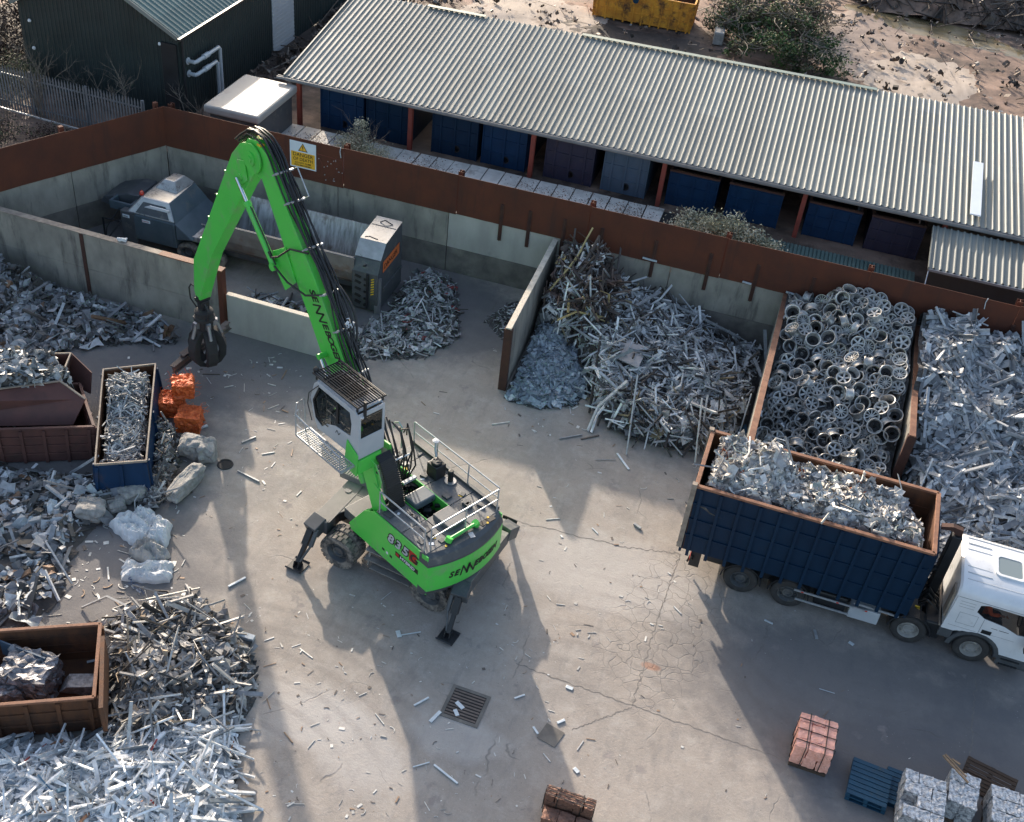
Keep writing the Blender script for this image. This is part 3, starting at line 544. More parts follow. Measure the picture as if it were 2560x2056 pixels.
# ---------------------------------------------------------------- dark green barn
bn = empty('barn', (-29, 48, 1.9), 0, 'tall dark green clad barn with grey-green roof at the top left', 'barn')
xl, xr, y0, y1, ze, za, xa = -32.65, -25.1, 40.7, 62, 5.6, 7.65, -28.87
def corr(p, q, zt, zb=1.9, pitch=.2, d=.03, nrm=(0, -1, 0)):
    """vertical cladding between two ground points; zt(s) = top height"""
    b = MB(); p, q = Vector(p), Vector(q); L_ = (q-p).length; dr = (q-p)/L_; nn = Vector(nrm); pts = []; n = int(L_/pitch)
    for i in range(n):
        for a, h in ((0, 0), (.55, 0), (.7, d), (.85, d)): pts.append((i*pitch+a*pitch, h))
    pts.append((L_, 0))
    for s_, h in pts:
        c = p+dr*s_+nn*h; b.v += [(c.x, c.y, zb), (c.x, c.y, zt(s_))]
    for i in range(len(pts)-1): b.f.append((2*i, 2*i+2, 2*i+3, 2*i+1)); b.m.append(0)
    return b
gz = lambda s_: (ze+(za-ze)*(1-abs(xl+s_-xa)/(xr-xa)))
corr((xl, y0, 0), (xr, y0, 0), gz).build('gable_wall', M['barn'], bn, world=True, fix=False)
corr((xr, y0, 0), (xr, 49.15, 0), lambda s_: ze, nrm=(1, 0, 0)).build('long_wall', M['barn'], bn, world=True, fix=False)
corr((xr, 51.5, 0), (xr, y1, 0), lambda s_: ze, nrm=(1, 0, 0)).build('long_wall', M['barn'], bn, world=True, fix=False)
MB().bb(xl, xl+.05, y0, y1, 1.9, ze).build('far_wall', M['barn'], bn, world=True)
MB().bb(xr-.1, xr-.05, 49.15, 51.5, 4.6, ze).build('door_head', M['barn'], bn, world=True)
b = MB()
for i in range(28): b.bb(xr-.02, xr+.02+(i % 2)*.012, 49.17, 51.48, 1.9+i*.0965, 1.9+(i+1)*.0965-.004)
b.build('roller_door', M['cabgrey'], bn, world=True)
b = MB(); pts = []
for i in range(int((y1+.3-y0+.25)/.3)):
    for a, h in ((0, 0), (.5, 0), (.62, .05), (.88, .05)): pts.append((y0-.25+i*.3+a*.3, h))
for y, h in pts:
    b.v += [(xr+.15, y, ze-.05+h), (xa, y, za+.05+h), (xl-.15, y, ze-.05+h)]
for i in range(len(pts)-1):
    b.f += [(3*i, 3*i+3, 3*i+4, 3*i+1), (3*i+1, 3*i+4, 3*i+5, 3*i+2)]; b.m += [0, 0]
b.build('roof', M['roofgreen'], bn, world=True, fix=False)
b = MB(); b.bar((xr+.15, y0-.27, ze+.0), (xa, y0-.27, za+.1), .05, .16); b.bar((xl-.15, y0-.27, ze+.0), (xa, y0-.27, za+.1), .05, .16); b.build('barge_board', M['roof'], bn, world=True)
MB().bar((xr+.2, y0-.25, ze-.05), (xr+.2, y1, ze-.05), .12, .1).build('gutter', M['black2'], bn, world=True)
b = MB(); b.bb(xr-.75, xr-.05, y0-.12, y0-.02, 1.9, ze-.35); b.build('corner_panel', M['black2'], bn, world=True)
b = MB(); b.tube([(xr+.12, y0+.1, ze-.1), (xr+.12, y0+.1, 1.9)], .05); b.build('downpipe', M['black2'], bn, world=True)
for dz in (0, -.55):
    b = MB(); z = 4.35+dz; y = 41.3
    b.tube([(xr, y, z), (xr+.35, y, z), (xr+.38, y+.1, z), (xr+.38, y+2.0+dz*.5, z), (xr+.38, y+2.1+dz*.5, z-.1), (xr+.38, y+2.1+dz*.5, 2.0)], .085, 10); b.cyl((xr+.38, y+.7, z), (xr+.38, y+1.1, z), .12, 10)
    b.cyl((xr+.02, y, z), (xr+.06, y, z), .16, 10); b.build('flue_pipe', M['cabgrey'], bn, world=True, smooth=True)
for x, z in ((-32.1, 4.9), (-32.1, 3.7), (-25.9, 5.15)):
    b = MB(); b.lathe([(0, 0), (.07, .01), (.08, .05), (.05, .1), (0, .11)], (x, y0-.05, z), 'Y', 10, Matrix.Scale(-1, 3, Vector((0, 1, 0)))); b.build('floodlight', M['white'], bn, world=True)
# white fibreglass-roofed kiosk
kk = empty('kiosk', (-21.8, 40.5, 1.9), 0, 'small kiosk with pale flat fibreglass roof between barn and shed', 'kiosk')
b = MB(); b.bb(-22.95, -20.5, 38.65, 42.3, 3.55, 3.9); b.build('roof', M['grp'], kk, world=True, bevel=.09)
b = MB(); b.bb(-22.75, -20.7, 38.85, 42.1, 1.9, 3.56); b.build('wall', M['dgrey'], kk, world=True)
b = MB(); b.cyl((-21.7, 38.1, 1.9), (-21.7, 38.1, 2.75), .5, 20); b.lathe([(.5, 2.75), (.42, 2.86), (.2, 2.93), (0, 2.95)], (-21.7, 38.1, 0), 'Z', 20); thing(b, 'water_tank', M['bagb'], 'round pale tank top behind the rusty wall beside the kiosk', 'tank', smooth=True)
# containers in the shed
def container(xc, w_, yf, z0, h, body, label, hole, rim='rustedge', d=5, empty_in=True):
    t = empty('storage_container', (xc, yf, z0), 0, label, 'container', 'blue steel containers stored under the shed roof')
    b = MB(); b.plate([(-w_/2, 0), (w_/2, 0), (w_/2, h), (-w_/2, h)], [[(.1+.13*math.cos(a*math.pi/6), .35+.13*math.sin(a*math.pi/6)) for a in range(12)]] if hole else [], lambda a, q, s_: (a, s_, q), 0, .05)
    b.bb(-w_/2, -w_/2+.05, .05, d, 0, h); b.bb(w_/2-.05, w_/2, .05, d, 0, h); b.bb(-w_/2, w_/2, d-.05, d, 0, h); b.bb(-w_/2+.05, w_/2-.05, .05, d, .05, .1)
    b.build('shell', M[body], t)
    b = MB()
    for x in (-.5, 0, .5): b.bb(x*w_*.62-.04, x*w_*.62+.04, -.05, 0, .02, h-.12)
    for z in (.3, .62, .94): b.bb(-w_/2+.03, w_/2-.03, -.035, 0, z*h-.03, z*h+.03)
    for s_ in (-1, 1): b.bb(s_*w_/2-.05*s_, s_*w_/2, -.05, 0, 0, h)
    b.build('ribs', M[body], t)
    b = MB(); b.bb(-w_/2-.02, w_/2+.02, -.06, .07, h, h+.08)
    for s_ in (-1, 1): b.bb(s_*w_/2-.08*s_, s_*w_/2+.02*s_, .07, d, h, h+.08)
    b.build('rim', M[rim], t)
    if hole: MB().lathe([(.16, 0), (.16, -.03), (.13, -.03), (.13, .05)], (.1, 0, .35), 'Y', 14).build('outlet_ring', M['black2'], t)
    return t
cs = [(-18.75, 2.0, 'navy2', 'left-most blue container in the shed, full height and plain', True, 2.1), (-16.65, 1.95, 'navy', 'dark blue container just left of the second red post', False, 2.05),
      (-13.6, 2.05, 'navy', 'dark navy container with round outlet right of the second red post', True, 2.0), (-11.4, 1.95, 'navy2', 'blue container with round outlet just left of the third red post', True, 2.0),
      (-8.55, 2.1, 'purple', 'faded purple container with round outlet under the shed', True, 2.0), (-6.15, 1.9, 'slate', 'light slate-grey ribbed container with round outlet', True, 2.0),
      (-3.3, 2.05, 'navy2', 'bright blue open container right of the fourth red post', False, 1.55), (-.75, 2.2, 'navy2', 'bright blue open container left of the fifth red post', False, 1.55),
      (2.45, 2.1, 'navy2', 'bright blue open container right of the fifth red post', False, 1.5), (4.95, 2.1, 'purple', 'dark purple empty container at the right end of the shed', False, 1.5)]
for x, w_, m_, l_, h_, ht in cs:
    container(x, w_, 42.95+(x+21)*.0115, 1.92, ht*.97, m_, l_, h_, rim='rustdark' if ht < 1.8 else m_)
# ---------------------------------------------------------------- material handler
H = R(151.2); OX, OY = -7.796, 22.151
mh = empty('material_handler', (OX, OY, 0), H, 'bright green wheeled material handler with raised cab and long folded boom', 'excavator')
def mh_(b, name, m_, par=None, **k): return b.build(name, M[m_] if isinstance(m_, str) else m_, par or mh, **k)
XZ = lambda y: (lambda a, q, t: (a, t, q))
fxz = lambda a, q, t: (a, t, q)
fyz = lambda a, q, t: (t, a, q)
fxy = lambda a, q, t: (a, q, t)
UA = R(-10); uu = Vector((math.cos(UA), math.sin(UA), 0)); vv = Vector((-math.sin(UA), math.cos(UA), 0)); CU = Vector((OX, OY, 0))+uu*.4
def U(u, v, z): return CU+uu*u+vv*v+Vector((0, 0, z))
RU = Matrix.Rotation(UA, 3, 'Z')
# undercarriage
b = MB(); b.box(U(0, 0, .85), (4.4, 1.0, .5), RU); b.box(U(-2.25, -.1, 1.0), (.5, 2.5, .42), RU); b.box(U(2.25, -.1, 1.0), (.5, 2.5, .42), RU)
for s_ in (-1, 1): b.cyl(U(s_*1.55, -1.1, .55), U(s_*1.55, 1.1, .55), .16, 12); b.box(U(s_*1.55, 0, .6), (.5, .5, .5), RU)
mh_(b, 'undercarriage', 'dgrey', world=True, bevel=.02)
b = MB(); b.prism([(-2.5, -1.3), (-2.02, -1.34), (-1.95, -.8), (-1.78, -.52), (-1.45, -.42), (-.9, -.4), (-.6, -.5), (.6, -.5), (1.9, -.8), (2.0, -1.2), (2.5, -1.15), (2.5, 1.1), (-2.5, 1.1)], lambda a, q, t: tuple(U(a, q, t)), 1.215, 1.25)
mh_(b, 'top_plate', 'chass', world=True, bevel=.01)
b = MB(); b.prism([(-2.46, -1.27), (-2.05, -1.3), (-1.98, -.78), (-1.8, -.49), (-1.45, -.39), (-.9, -.37), (-.6, -.47), (.6, -.47), (1.87, -.77), (1.97, -1.15), (2.46, -1.1), (2.46, 1.05), (-2.46, 1.05)], lambda a, q, t: tuple(U(a, q, t)), .86, 1.212)
mh_(b, 'deck_skirt', 'black2', world=True)
b = MB(); b.bar(U(-1.98, -1.3, 1.256), U(-1.98, 1.05, 1.256), .035, .01); b.bar(U(-1.98, .1, 1.256), U(-.8, .1, 1.256), .02, .008); b.cyl(U(-2.25, .1, 1.25), U(-2.25, .1, 1.27), .1, 16); mh_(b, 'plate_seams', 'dgrey', world=True)
b = MB(); b.cyl(U(-.4, 0, 1.25), U(-.4, 0, 1.42), .72, 32); mh_(b, 'slew_ring', 'dgrey', world=True, smooth=True)
def tyre_wheel(par, c, ax, r, w_, rimm='dgrey', lugs=True, rimr=.6, tm='tyre'):
    """wheel part: rim disc with a tyre sub-part; ax = unit axle vector pointing outward"""
    ax = Vector(ax); q = Vector((0, 0, 1)).rotation_difference(ax).to_matrix(); rr = r*rimr
    b = MB(); b.lathe([(0, w_*.12), (r*.2, w_*.14), (r*.24, w_*.3), (r*.3, w_*.3), (r*.34, w_*.12), (rr*.82, w_*.02), (rr*.94, w_*.3), (rr, w_*.47), (rr*1.04, w_*.47), (rr*1.0, w_*.2), (rr*1.0, -w_*.4)], c, 'Z', 28, q)
    for k in range(8):
        t = 2*math.pi*k/8; p = Vector(c)+q @ Vector((r*.42*math.cos(t), r*.42*math.sin(t), w_*.12)); b.cyl(p, p+ax*.03, .022, 6)
    wh = b.build('wheel', M[rimm], par, world=True, smooth=True)
    b = MB(); b.lathe([(rr*.99, -w_*.42), (rr*1.05, -w_*.48), (r*.9, -w_*.5), (r*.97, -w_*.42), (r, -w_*.25), (r, w_*.25), (r*.97, w_*.42), (r*.9, w_*.5), (rr*1.12, w_*.48), (rr*1.02, w_*.42)], c, 'Z', 40, q)
    if lugs:
        for k in range(22):
            for s_ in (-1, 1):
                t = 2*math.pi*(k+(.5 if s_ > 0 else 0))/22; p = Vector((math.cos(t), math.sin(t), 0)); tt = Vector((-math.sin(t), math.cos(t), 0))
                Mx = q @ Matrix((tt, Vector((0, 0, 1)), p)).transposed(); b.box(Vector(c)+q @ (p*(r-.004)+Vector((0, 0, s_*w_*.25))), (.115, w_*.46, .045), Mx)
    b.build('tyre', M[tm], wh, world=True, smooth=not lugs, bevel=0)
    return wh
for s_ in (-1, 1):
    for v_, d in ((-1.46, -1), (-1.1, -1), (1.46, 1), (1.1, 1)):
        tyre_wheel(mh, U(s_*1.5, v_, .56), vv*d, .54, .3, 'dgrey')
b = MB()
for z in (.95, .66, .42): b.box(U(.15, -1.28-(.95-z)*.2, z), (1.7 if z > .5 else 1.3, .2, .035), RU)
for u_ in (-.6, .9): b.bar(U(u_, -1.2, 1.1), U(u_, -1.38, .42), .05, .05)
mh_(b, 'side_steps', 'chass', world=True)
b = MB(); b.box(U(-2.15, .75, 1.42), (1.3, .5, .03), RU); b.box(U(-2.15, .5, 1.33), (1.3, .03, .2), RU)
for k in range(16): b.box(U(-2.74+k*.08, .75, 1.442), (.018, .48, .018), RU)
mh_(b, 'front_step', 'chass', world=True)
def outrigger(su, sv, fu, fv):
    b = MB(); k0 = U(su*2.3, sv*1.15, 1.12); k1 = U(su*2.38, sv*1.55, .98); ft = U(fu, fv, .1)
    b.bar(k0, k1+(k1-k0)*.1, .46, .4); lg = mh_(b, 'outrigger', 'dgrey', world=True, bevel=.02)
    b = MB(); a = k1+Vector((0, 0, .02)); m1 = a.lerp(ft, .45)
    b.bar(a, m1, .2, .2); b.bar(m1, ft+Vector((0, 0, .06)), .12, .13); mh_(b, 'leg', 'black2', lg, world=True, bevel=.01)
    b = MB(); o_ = uu*(-su*.2); b.cyl(a+o_+Vector((0, 0, .1)), a.lerp(ft, .5)+o_+Vector((0, 0, .1)), .07, 12); b.cyl(a.lerp(ft, .5)+o_+Vector((0, 0, .1)), ft+o_*.3+Vector((0, 0, .1)), .035, 10); mh_(b, 'cylinder', 'dgrey', lg, world=True, smooth=True)
    b = MB(); c = U(fu, fv, 0); ds = vv*sv
    b.prism([(-.26, .05), (-.2, .0), (.22, .0), (.3, .1), (.26, .12), (.2, .035), (-.2, .035), (-.24, .07)], lambda p, q, t: tuple(c+ds*p+uu*t+Vector((0, 0, q))), -.24, .24)
    for t in (-.09, .06): b.prism([(-.12, .03), (.14, .03), (.06, .22), (-.06, .22)], lambda p, q, s_: tuple(c+ds*p+uu*s_+Vector((0, 0, q))), t, t+.03)
    mh_(b, 'foot_pad', 'black2', lg, world=True)
for a in ((-1, -1, -2.44, -2.15), (1, -1, 2.45, -2.15), (1, 1, 1.82, 2.5), (-1, 1, -2.4, 2.2)): outrigger(*a)
# upper carriage
b = MB(); b.bb(-2.3, 1.0, -1.25, 1.25, 1.28, 1.6); b.bb(-2.3, 1.0, -1.3, -.34, 1.6, 2.55); b.bb(-2.3, -.5, .46, 1.3, 1.6, 2.55); b.bb(-2.3, -1.75, -.34, .46, 1.6, 2.35); b.bb(-.5, .15, 1.0, 1.25, 1.6, 2.0)
mh_(b, 'upper_frame', 'dgrey', bevel=.015)
SP = [(-2.62, 2.56), (-.42, 2.56), (.02, 2.28), (.66, 1.34), (.58, 1.16), (-2.62, 1.16)]
for s_ in (1, -1):
    P_ = SP if s_ > 0 else [(-2.62, 2.56), (1.0, 2.56), (1.0, 1.16), (-2.62, 1.16)]
    b = MB(); b.prism(P_, fxz, s_*1.30, s_*1.345); mh_(b, 'side_panel', 'green', bevel=.01)
b = MB(); b.bb(.15, .22, .7, 1.3, 1.4, 2.0); b.bb(-.42, .0, 1.2, 1.3, 1.3, 2.3); mh_(b, 'front_bulkhead', 'green', bevel=.01)
def deckp(x0, x1, y0_, y1_, z=2.56, nm='deck_plate', m_='deck'): mh_(MB().bb(x0, x1, y0_, y1_, z, z+.03), nm, m_, bevel=.008)
deckp(-1.5, -.45, .48, 1.29); deckp(-2.5, -1.52, .48, 1.29); deckp(-2.5, -1.52, -.32, .46); deckp(-1.5, -.5, -1.3, -.34); deckp(-.48, .5, -1.3, -.34); deckp(-2.5, -1.52, -1.3, -.34); deckp(.52, 1.05, -1.3, -.34)
mh_(MB().bb(-1.55, 1.1, -.335, -.3, 1.6, 2.66), 'inner_panel', 'green'); mh_(MB().bb(-1.55, -.5, .44, .465, 1.6, 2.6), 'inner_panel', 'green')
for y in (-1.36, ): mh_(MB().bb(-2.45, 1.1, y-.02, y+.07, 2.56, 2.68), 'toe_board', 'dgrey')
# counterweight
def arc(y, off=0): return -2.66-off-.32*(1-(y/1.36)**2)
ny = 17; ys_ = [-1.36+2.72*k/(ny-1) for k in range(ny)]
def cw_sec(levels, nm, m_, **k):
    b = MB(); n = len(levels)
    for y in ys_:
        for (z, o) in levels: b.v.append((arc(y*(1-max(0, -o)*.3), o), y*(1+min(0, o)*.12), z))
        b.v += [(-2.3, y, levels[-1][0]), (-2.3, y, levels[0][0])]
    n += 2
    for i in range(ny-1):
        for j in range(n):
            a = i*n+j; c = i*n+(j+1) % n; b.f.append((a, c, c+n, a+n)); b.m.append(0)
    b.f.append(tuple(range(n))); b.m.append(0); b.f.append(tuple((ny-1)*n+j for j in range(n))); b.m.append(0)
    return mh_(b, nm, m_, **k)
cw = cw_sec([(1.32, 0), (2.22, 0)], 'counterweight', 'green', bevel=.012)
cw_sec([(2.222, .0), (2.3, -.0), (2.5, -.1), (2.58, -.22)], 'counterweight_top', 'dgrey', bevel=.012)
cw_sec([(1.02, -.25), (1.16, -.08), (1.318, -.0)], 'bumper', 'dgrey', bevel=.01)
def rear_text(s, size, y0_, z0, dy, big=None):
    acc = 0
    for i, ch in enumerate(s):
        bigc = ch == '#'; y = y0_-acc; acc += dy*(3.3 if bigc else 1); sl_ = .64*y/1.36**2; sz = size*(1.8 if bigc else 1)
        tx = Vector((sl_, 1, 0)).normalized()*-1; p = Vector((arc(y)-.008, y, z0-(sz-size)*.3))
        for dx in ((0, .19) if bigc else (0,)): text('N' if bigc else ch, 'lettering', sz, p+tx*dx, tx, (0, 0, 1), M['ink'], cw, world=False, ext=.004, shear=.3, sx=.8 if bigc else .95, bold=.004 if bigc else .01)
rear_text('SE#EBOGEN', .27, .78, 1.66, .155)
# lettering on the side
for s_, x, m_ in (('8', -1.0, 'white'), ('3', -1.3, 'white'), ('5', -1.6, 'white'), ('G', -1.9, 'white')):
    
    if s_ == 'G': mh_(MB().bb(x-.3, x, 1.346, 1.35, 1.94, 2.32), 'decal_panel', 'red')
    else: text(s_, 'lettering_outline', .42, (x-.01, 1.348, 1.98), (-1, 0, 0), (0, 0, 1), M['ink'], mh, world=False, shear=.2, sx=1.1, bold=.045)
    text(s_, 'lettering', .42, (x-.01, 1.352, 1.98), (-1, 0, 0), (0, 0, 1), M['cabgrey'] if s_ != 'G' else M['ink'], mh, world=False, shear=.2, sx=1.1, bold=.012)
b = MB(); b.bb(-2.28, -1.35, 1.346, 1.35, 1.66, 1.82); mh_(b, 'decal_panel', 'ink'); mh_(MB().bb(-1.5, -1.38, 1.3505, 1.353, 1.69, 1.79), 'decal_panel', 'red')
text('HYBRID', 'lettering', .15, (-1.54, 1.352, 1.69), (-1, 0, 0), (0, 0, 1), M['white'], mh, world=False, shear=.15, sx=1.15, bold=.004)
mh_(MB().bb(-2.58, -2.3, 1.346, 1.349, 1.22, 1.34), 'warning_label', 'yel')
mh_(MB().bb(-.9, -.8, 1.34, 1.349, 1.45, 1.53), 'latch', 'black2'); mh_(MB().bb(-1.22, -1.12, 1.34, 1.349, 1.42, 1.5), 'latch', 'black2'); mh_(MB().bb(-1.05, -.97, 1.34, 1.349, 1.43, 1.52), 'label_plate', 'white')
for x, y in ((-2.6, .7), (-2.65, -.75), (-2.5, -.9), (-2.15, -.95)): mh_(MB().cyl((x, y, 2.585), (x, y, 2.6), .035, 10), 'lifting_plug', 'yel')
# railings
def rail(pts, posts, nm='railing'):
    b = MB(); z1, z2, zb = 3.36, 3.0, 2.58
    b.tube([(x, y, z1) for x, y in pts], .022, 8); b.tube([(x, y, z2) for x, y in pts], .018, 8)
    for x, y in posts: b.tube([(x, y, zb), (x, y, z1)], .02, 8)
    mh_(b, nm, 'galv', smooth=True)
rail([(-.55, 1.27), (-1.5, 1.27), (-2.38, 1.27)], [(-.55, 1.27), (-2.38, 1.27)]); rail([(-2.45, 1.12), (-2.45, -1.27)], [(-2.45, 1.12), (-2.45, -.1), (-2.45, -1.27)])
rail([(1.1, -1.33), (-.5, -1.33), (-2.4, -1.33)], [(1.1, -1.33), (.1, -1.33), (-1.2, -1.33), (-2.4, -1.33)])
b = MB(); b.tube([(1.15, -.9, 2.58), (1.15, -.9, 3.35), (1.3, -.9, 3.45), (1.5, -.9, 3.3), (1.5, -.9, 3.1)], .02, 8); mh_(b, 'grab_handle', 'galv', smooth=True)
b = MB()
for k in range(7): b.bb(.6+k*.1, .64+k*.1, -.75, -.4, 2.605, 2.625)
mh_(b, 'tread_strips', 'ink')
# engine bay: valve block, boom foot, hoses, hood
b = MB(); b.bb(-1.05, -.55, -.3, .42, 2.5, 2.72); mh_(b, 'pump_cover', 'bluegrey', bevel=.04)
rr_ = random.Random(11); b = MB()
for k in range(60):
    x, y, z = rr_.uniform(-1.35, .3), rr_.uniform(-.28, .4), rr_.uniform(1.7, 2.45); b.box((x, y, z), (rr_.uniform(.05, .25), rr_.uniform(.04, .2), rr_.uniform(.04, .2)), Matrix.Rotation(rr_.random()*3, 3, 'Z'))
mh_(b, 'hydraulic_block', 'black2', bevel=.008)
b = MB()
for k in range(26):
    x, y = rr_.uniform(-1.1, .3), rr_.uniform(-.25, .4); p = [(x, y, 2.0)]
    for j in range(4): p.append((x+rr_.uniform(-.15, .35)*j*.6, y+rr_.uniform(-.1, .1), 2.1+j*.17))
    b.tube(p, .022, 6)
mh_(b, 'hoses', 'black', smooth=True)
b = MB(); b.bb(-.55, -.15, -1.1, -.72, 2.6, 3.05); b.cyl((-.35, -.9, 3.05), (-.35, -.9, 3.12), .16, 16); b.cyl((-.8, -1.05, 2.62), (-.8, -1.05, 3.0), .08, 14)
for k in range(5): b.box((-.35+.1*math.sin(k), -.9+.12*math.cos(k*2), 3.1), (.18, .05, .07), Matrix.Rotation(k, 3, 'Z'))
mh_(b, 'exhaust_box', 'black2', bevel=.03)
b = MB(); b.tube([(-.15, -1.1, 2.9), (.05, -1.2, 3.1), (.1, -1.25, 3.35)], .03, 8); b.lathe([(0, 3.34), (.09, 3.35), (.1, 3.38), (0, 3.4)], (.1, -1.25, 0), 'Z', 12); mh_(b, 'aerial_lamp', 'cabgrey', smooth=True)
b = MB(); b.cyl((-.8, -1.05, 2.6), (-.8, -1.05, 2.63), .17, 20); b.cyl((.55, -.55, 2.6), (.55, -.55, 2.625), .11, 18); mh_(b, 'filler_cap', 'silver', smooth=True)
b = MB(); b.bb(-2.25, -1.6, -.28, .3, 2.58, 2.75); mh_(b, 'rear_hatch', 'deck', bevel=.02)
b = MB(); b.cyl((-2.52, .5, 2.66), (-2.52, -.4, 2.66), .05, 12); b.cyl((-2.52, .56, 2.6), (-2.52, .5, 2.72), .1, 12); b.cyl((-2.52, -.46, 2.6), (-2.52, -.4, 2.72), .1, 12); mh_(b, 'camera_bracket', 'green', smooth=True)
rg2 = random.Random(31)
for k in range(14): mh_(MB().box((rg2.uniform(-2.4, .6) if k % 2 else rg2.uniform(-2.4, -.7), rg2.uniform(-1.2, -.5) if k % 2 else rg2.uniform(.6, 1.15), 2.6+.02*(k % 3)), (rg2.uniform(.06, .3), rg2.uniform(.05, .2), .03+.03*(k % 3)), Matrix.Rotation(rg2.random()*.4, 3, 'Z')), 'deck_fitting', 'dgrey', bevel=.006)
b = MB(); b.bb(-2.66, -2.5, -1.05, -.55, 2.57, 2.592); mh_(b, 'recess', 'ink')
for x, y, s_, m_ in ((-.9, .9, .07, 'white'), (-2.3, .95, .1, 'signwhite'), (-1.4, -.9, .09, 'yel'), (-.25, -.5, .08, 'white'), (-.1, -.6, .06, 'yel'), (-2.72, -.1, .14, 'cabgrey'), (-2.2, .75, .05, 'yel'), (.2, -.42, .1, 'signwhite'), (.35, -.42, .12, 'yel')):
    mh_(MB().box((x, y, 2.597), (s_, s_*1.4, .006), Matrix.Rotation(x*3, 3, 'Z')), 'deck_label', m_)
# boom
BW = .2
BO = [(.38, 2.32), (2.3, 5.25), (3.72, 7.37), (5.38, 9.55), (5.72, 10.12), (6.15, 10.36), (6.6, 10.25), (6.88, 9.85), (6.82, 9.5), (6.5, 9.3), (6.02, 9.32), (4.87, 7.35), (3.9, 5.85), (3.49, 5.16), (3.05, 4.75), (1.75, 2.6), (1.1, 1.95), (.55, 1.95)]
boom = mh_(MB().prism(BO, fxz, -BW, BW), 'boom', 'green', bevel=.015)
tdir = Vector((2.24-5.33, 0, 5.29-9.6)).normalized(); tup = Vector((-.81, 0, .59)); tup = (tup-tdir*tup.dot(tdir)).normalized()
def boom_text(s):
    acc = 0; p0 = Vector((3.98, BW+.004, 6.93))
    for i, ch in enumerate(s):
        big = ch == '#'
        if big:
            for dx in (0, .24): text('N', 'lettering', .56, p0+tdir*(acc+dx)-tup*.1, tdir, tup, M['ink'], boom, world=False, shear=.3, sx=.8, bold=.004)
            acc += .6
        else:
            text(ch, 'lettering', .36, p0+tdir*(acc+.1), tdir, tup, M['ink'], boom, world=False, shear=.25, sx=.92, bold=.012, align='CENTER'); acc += .2
def boom_text_old(s):
    p = Vector((3.42, BW+.004, 6.4)); st = [0]
    p0 = Vector((4.13, BW+.004, 7.06))
    acc = 0
    for i, ch in enumerate(s):
        sz = .3*(1.7 if i == 2 else 1); o = p0+tdir*acc+tup*(-.0 if i != 2 else -.1)
        text(ch, 'lettering', sz, o, tdir, tup, M['ink'], boom, world=False, shear=.25, sx=1.15, bold=.012)
        acc += .27*(1.5 if i == 2 else 1)
boom_text('SE#EBOGEN')
b = MB()
for y in (-.24, .24): b.prism([(4.95, 7.75), (5.55, 7.35), (5.35, 6.75), (5.0, 6.35), (4.5, 6.85)], fxz, y-.02, y+.02)
b.cyl((5.32, -.28, 7.0), (5.32, .28, 7.0), .08, 14); mh_(b, 'cylinder_bracket', 'green', boom, bevel=.01)
b = MB(); b.cyl((6.35, -.34, 9.8), (6.35, .34, 9.8), .2, 24); b.cyl((6.35, -.37, 9.8), (6.35, .37, 9.8), .1, 16); mh_(b, 'pivot_pin', 'green', boom, smooth=True)
for y in (-.26, .26):
    b = MB(); b.prism([(6.35+.42*math.cos(a*math.pi/10), 9.8+.42*math.sin(a*math.pi/10)) for a in range(20)], fxz, y-.03, y+.03); mh_(b, 'knuckle_plate', 'green', boom, bevel=.01)
# stick
SO = [(6.2, 9.95), (6.55, 10.15), (7.0, 9.95), (7.42, 9.48), (9.97, 4.84), (10.1, 3.65), (10.02, 3.42), (9.78, 3.42), (9.66, 3.75), (8.88, 5.5), (6.85, 8.65), (6.3, 9.4)]
stick = mh_(MB().prism(SO, fxz, -.2, .2), 'stick', 'green', bevel=.015)
for i in range(4):
    t = .16+i*.21; x, z = 7.42+(9.97-7.42)*t, 9.48+(4.84-9.48)*t; mh_(MB().box((x+.02, .16, z+.01), (.05, .05, .07)), 'hose_lug', 'green', stick)
b = MB()
for y in (-.23, .23): b.prism([(6.75, 9.55), (7.1, 9.45), (7.25, 9.0), (7.0, 8.7), (6.65, 9.0)], fxz, y-.02, y+.02)
b.cyl((6.98, -.28, 8.98), (6.98, .28, 8.98), .09, 14); mh_(b, 'cylinder_bracket', 'green', stick, bevel=.01)
# stick cylinder (barrel at the boom, polished rod at the top)
pA, pB = Vector((5.34, .36, 7.0)), Vector((7.0, .36, 8.98)); d_ = pB-pA
b = MB(); b.cyl(pA, pA+d_*.72, .095, 16); b.cyl(pA+d_*.68, pA+d_*.73, .115, 16); b.cyl(pA+Vector((0, .1, 0)), pA-Vector((0, .1, 0)), .12, 14); cyl_ = mh_(b, 'stick_cylinder', 'green', smooth=True)
mh_(MB().cyl(pA+d_*.72, pB, .05, 14), 'piston_rod', 'chrome', cyl_, smooth=True)
mh_(MB().tube([pA+Vector((-.1, .02, .1)), pA+d_*.3+Vector((-.14, .0, .05)), pA+d_*.66+Vector((-.12, 0, .04)), pA+d_*.7], .025, 6), 'hose', 'black', cyl_, smooth=True)
# boom cylinders
for y in (-.42, .42):
    pA, pB = Vector((1.15, y, 2.0)), Vector((3.2, y, 5.2)); d_ = pB-pA
    b = MB(); b.cyl(pA, pA+d_*.6, .12, 16); c_ = mh_(b, 'boom_cylinder', 'green', smooth=True); mh_(MB().cyl(pA+d_*.6, pB, .06, 12), 'piston_rod', 'chrome', c_, smooth=True)
mh_(MB().cyl((3.2, -.48, 5.2), (3.2, .48, 5.2), .09, 14), 'boom_pin', 'green', smooth=True)
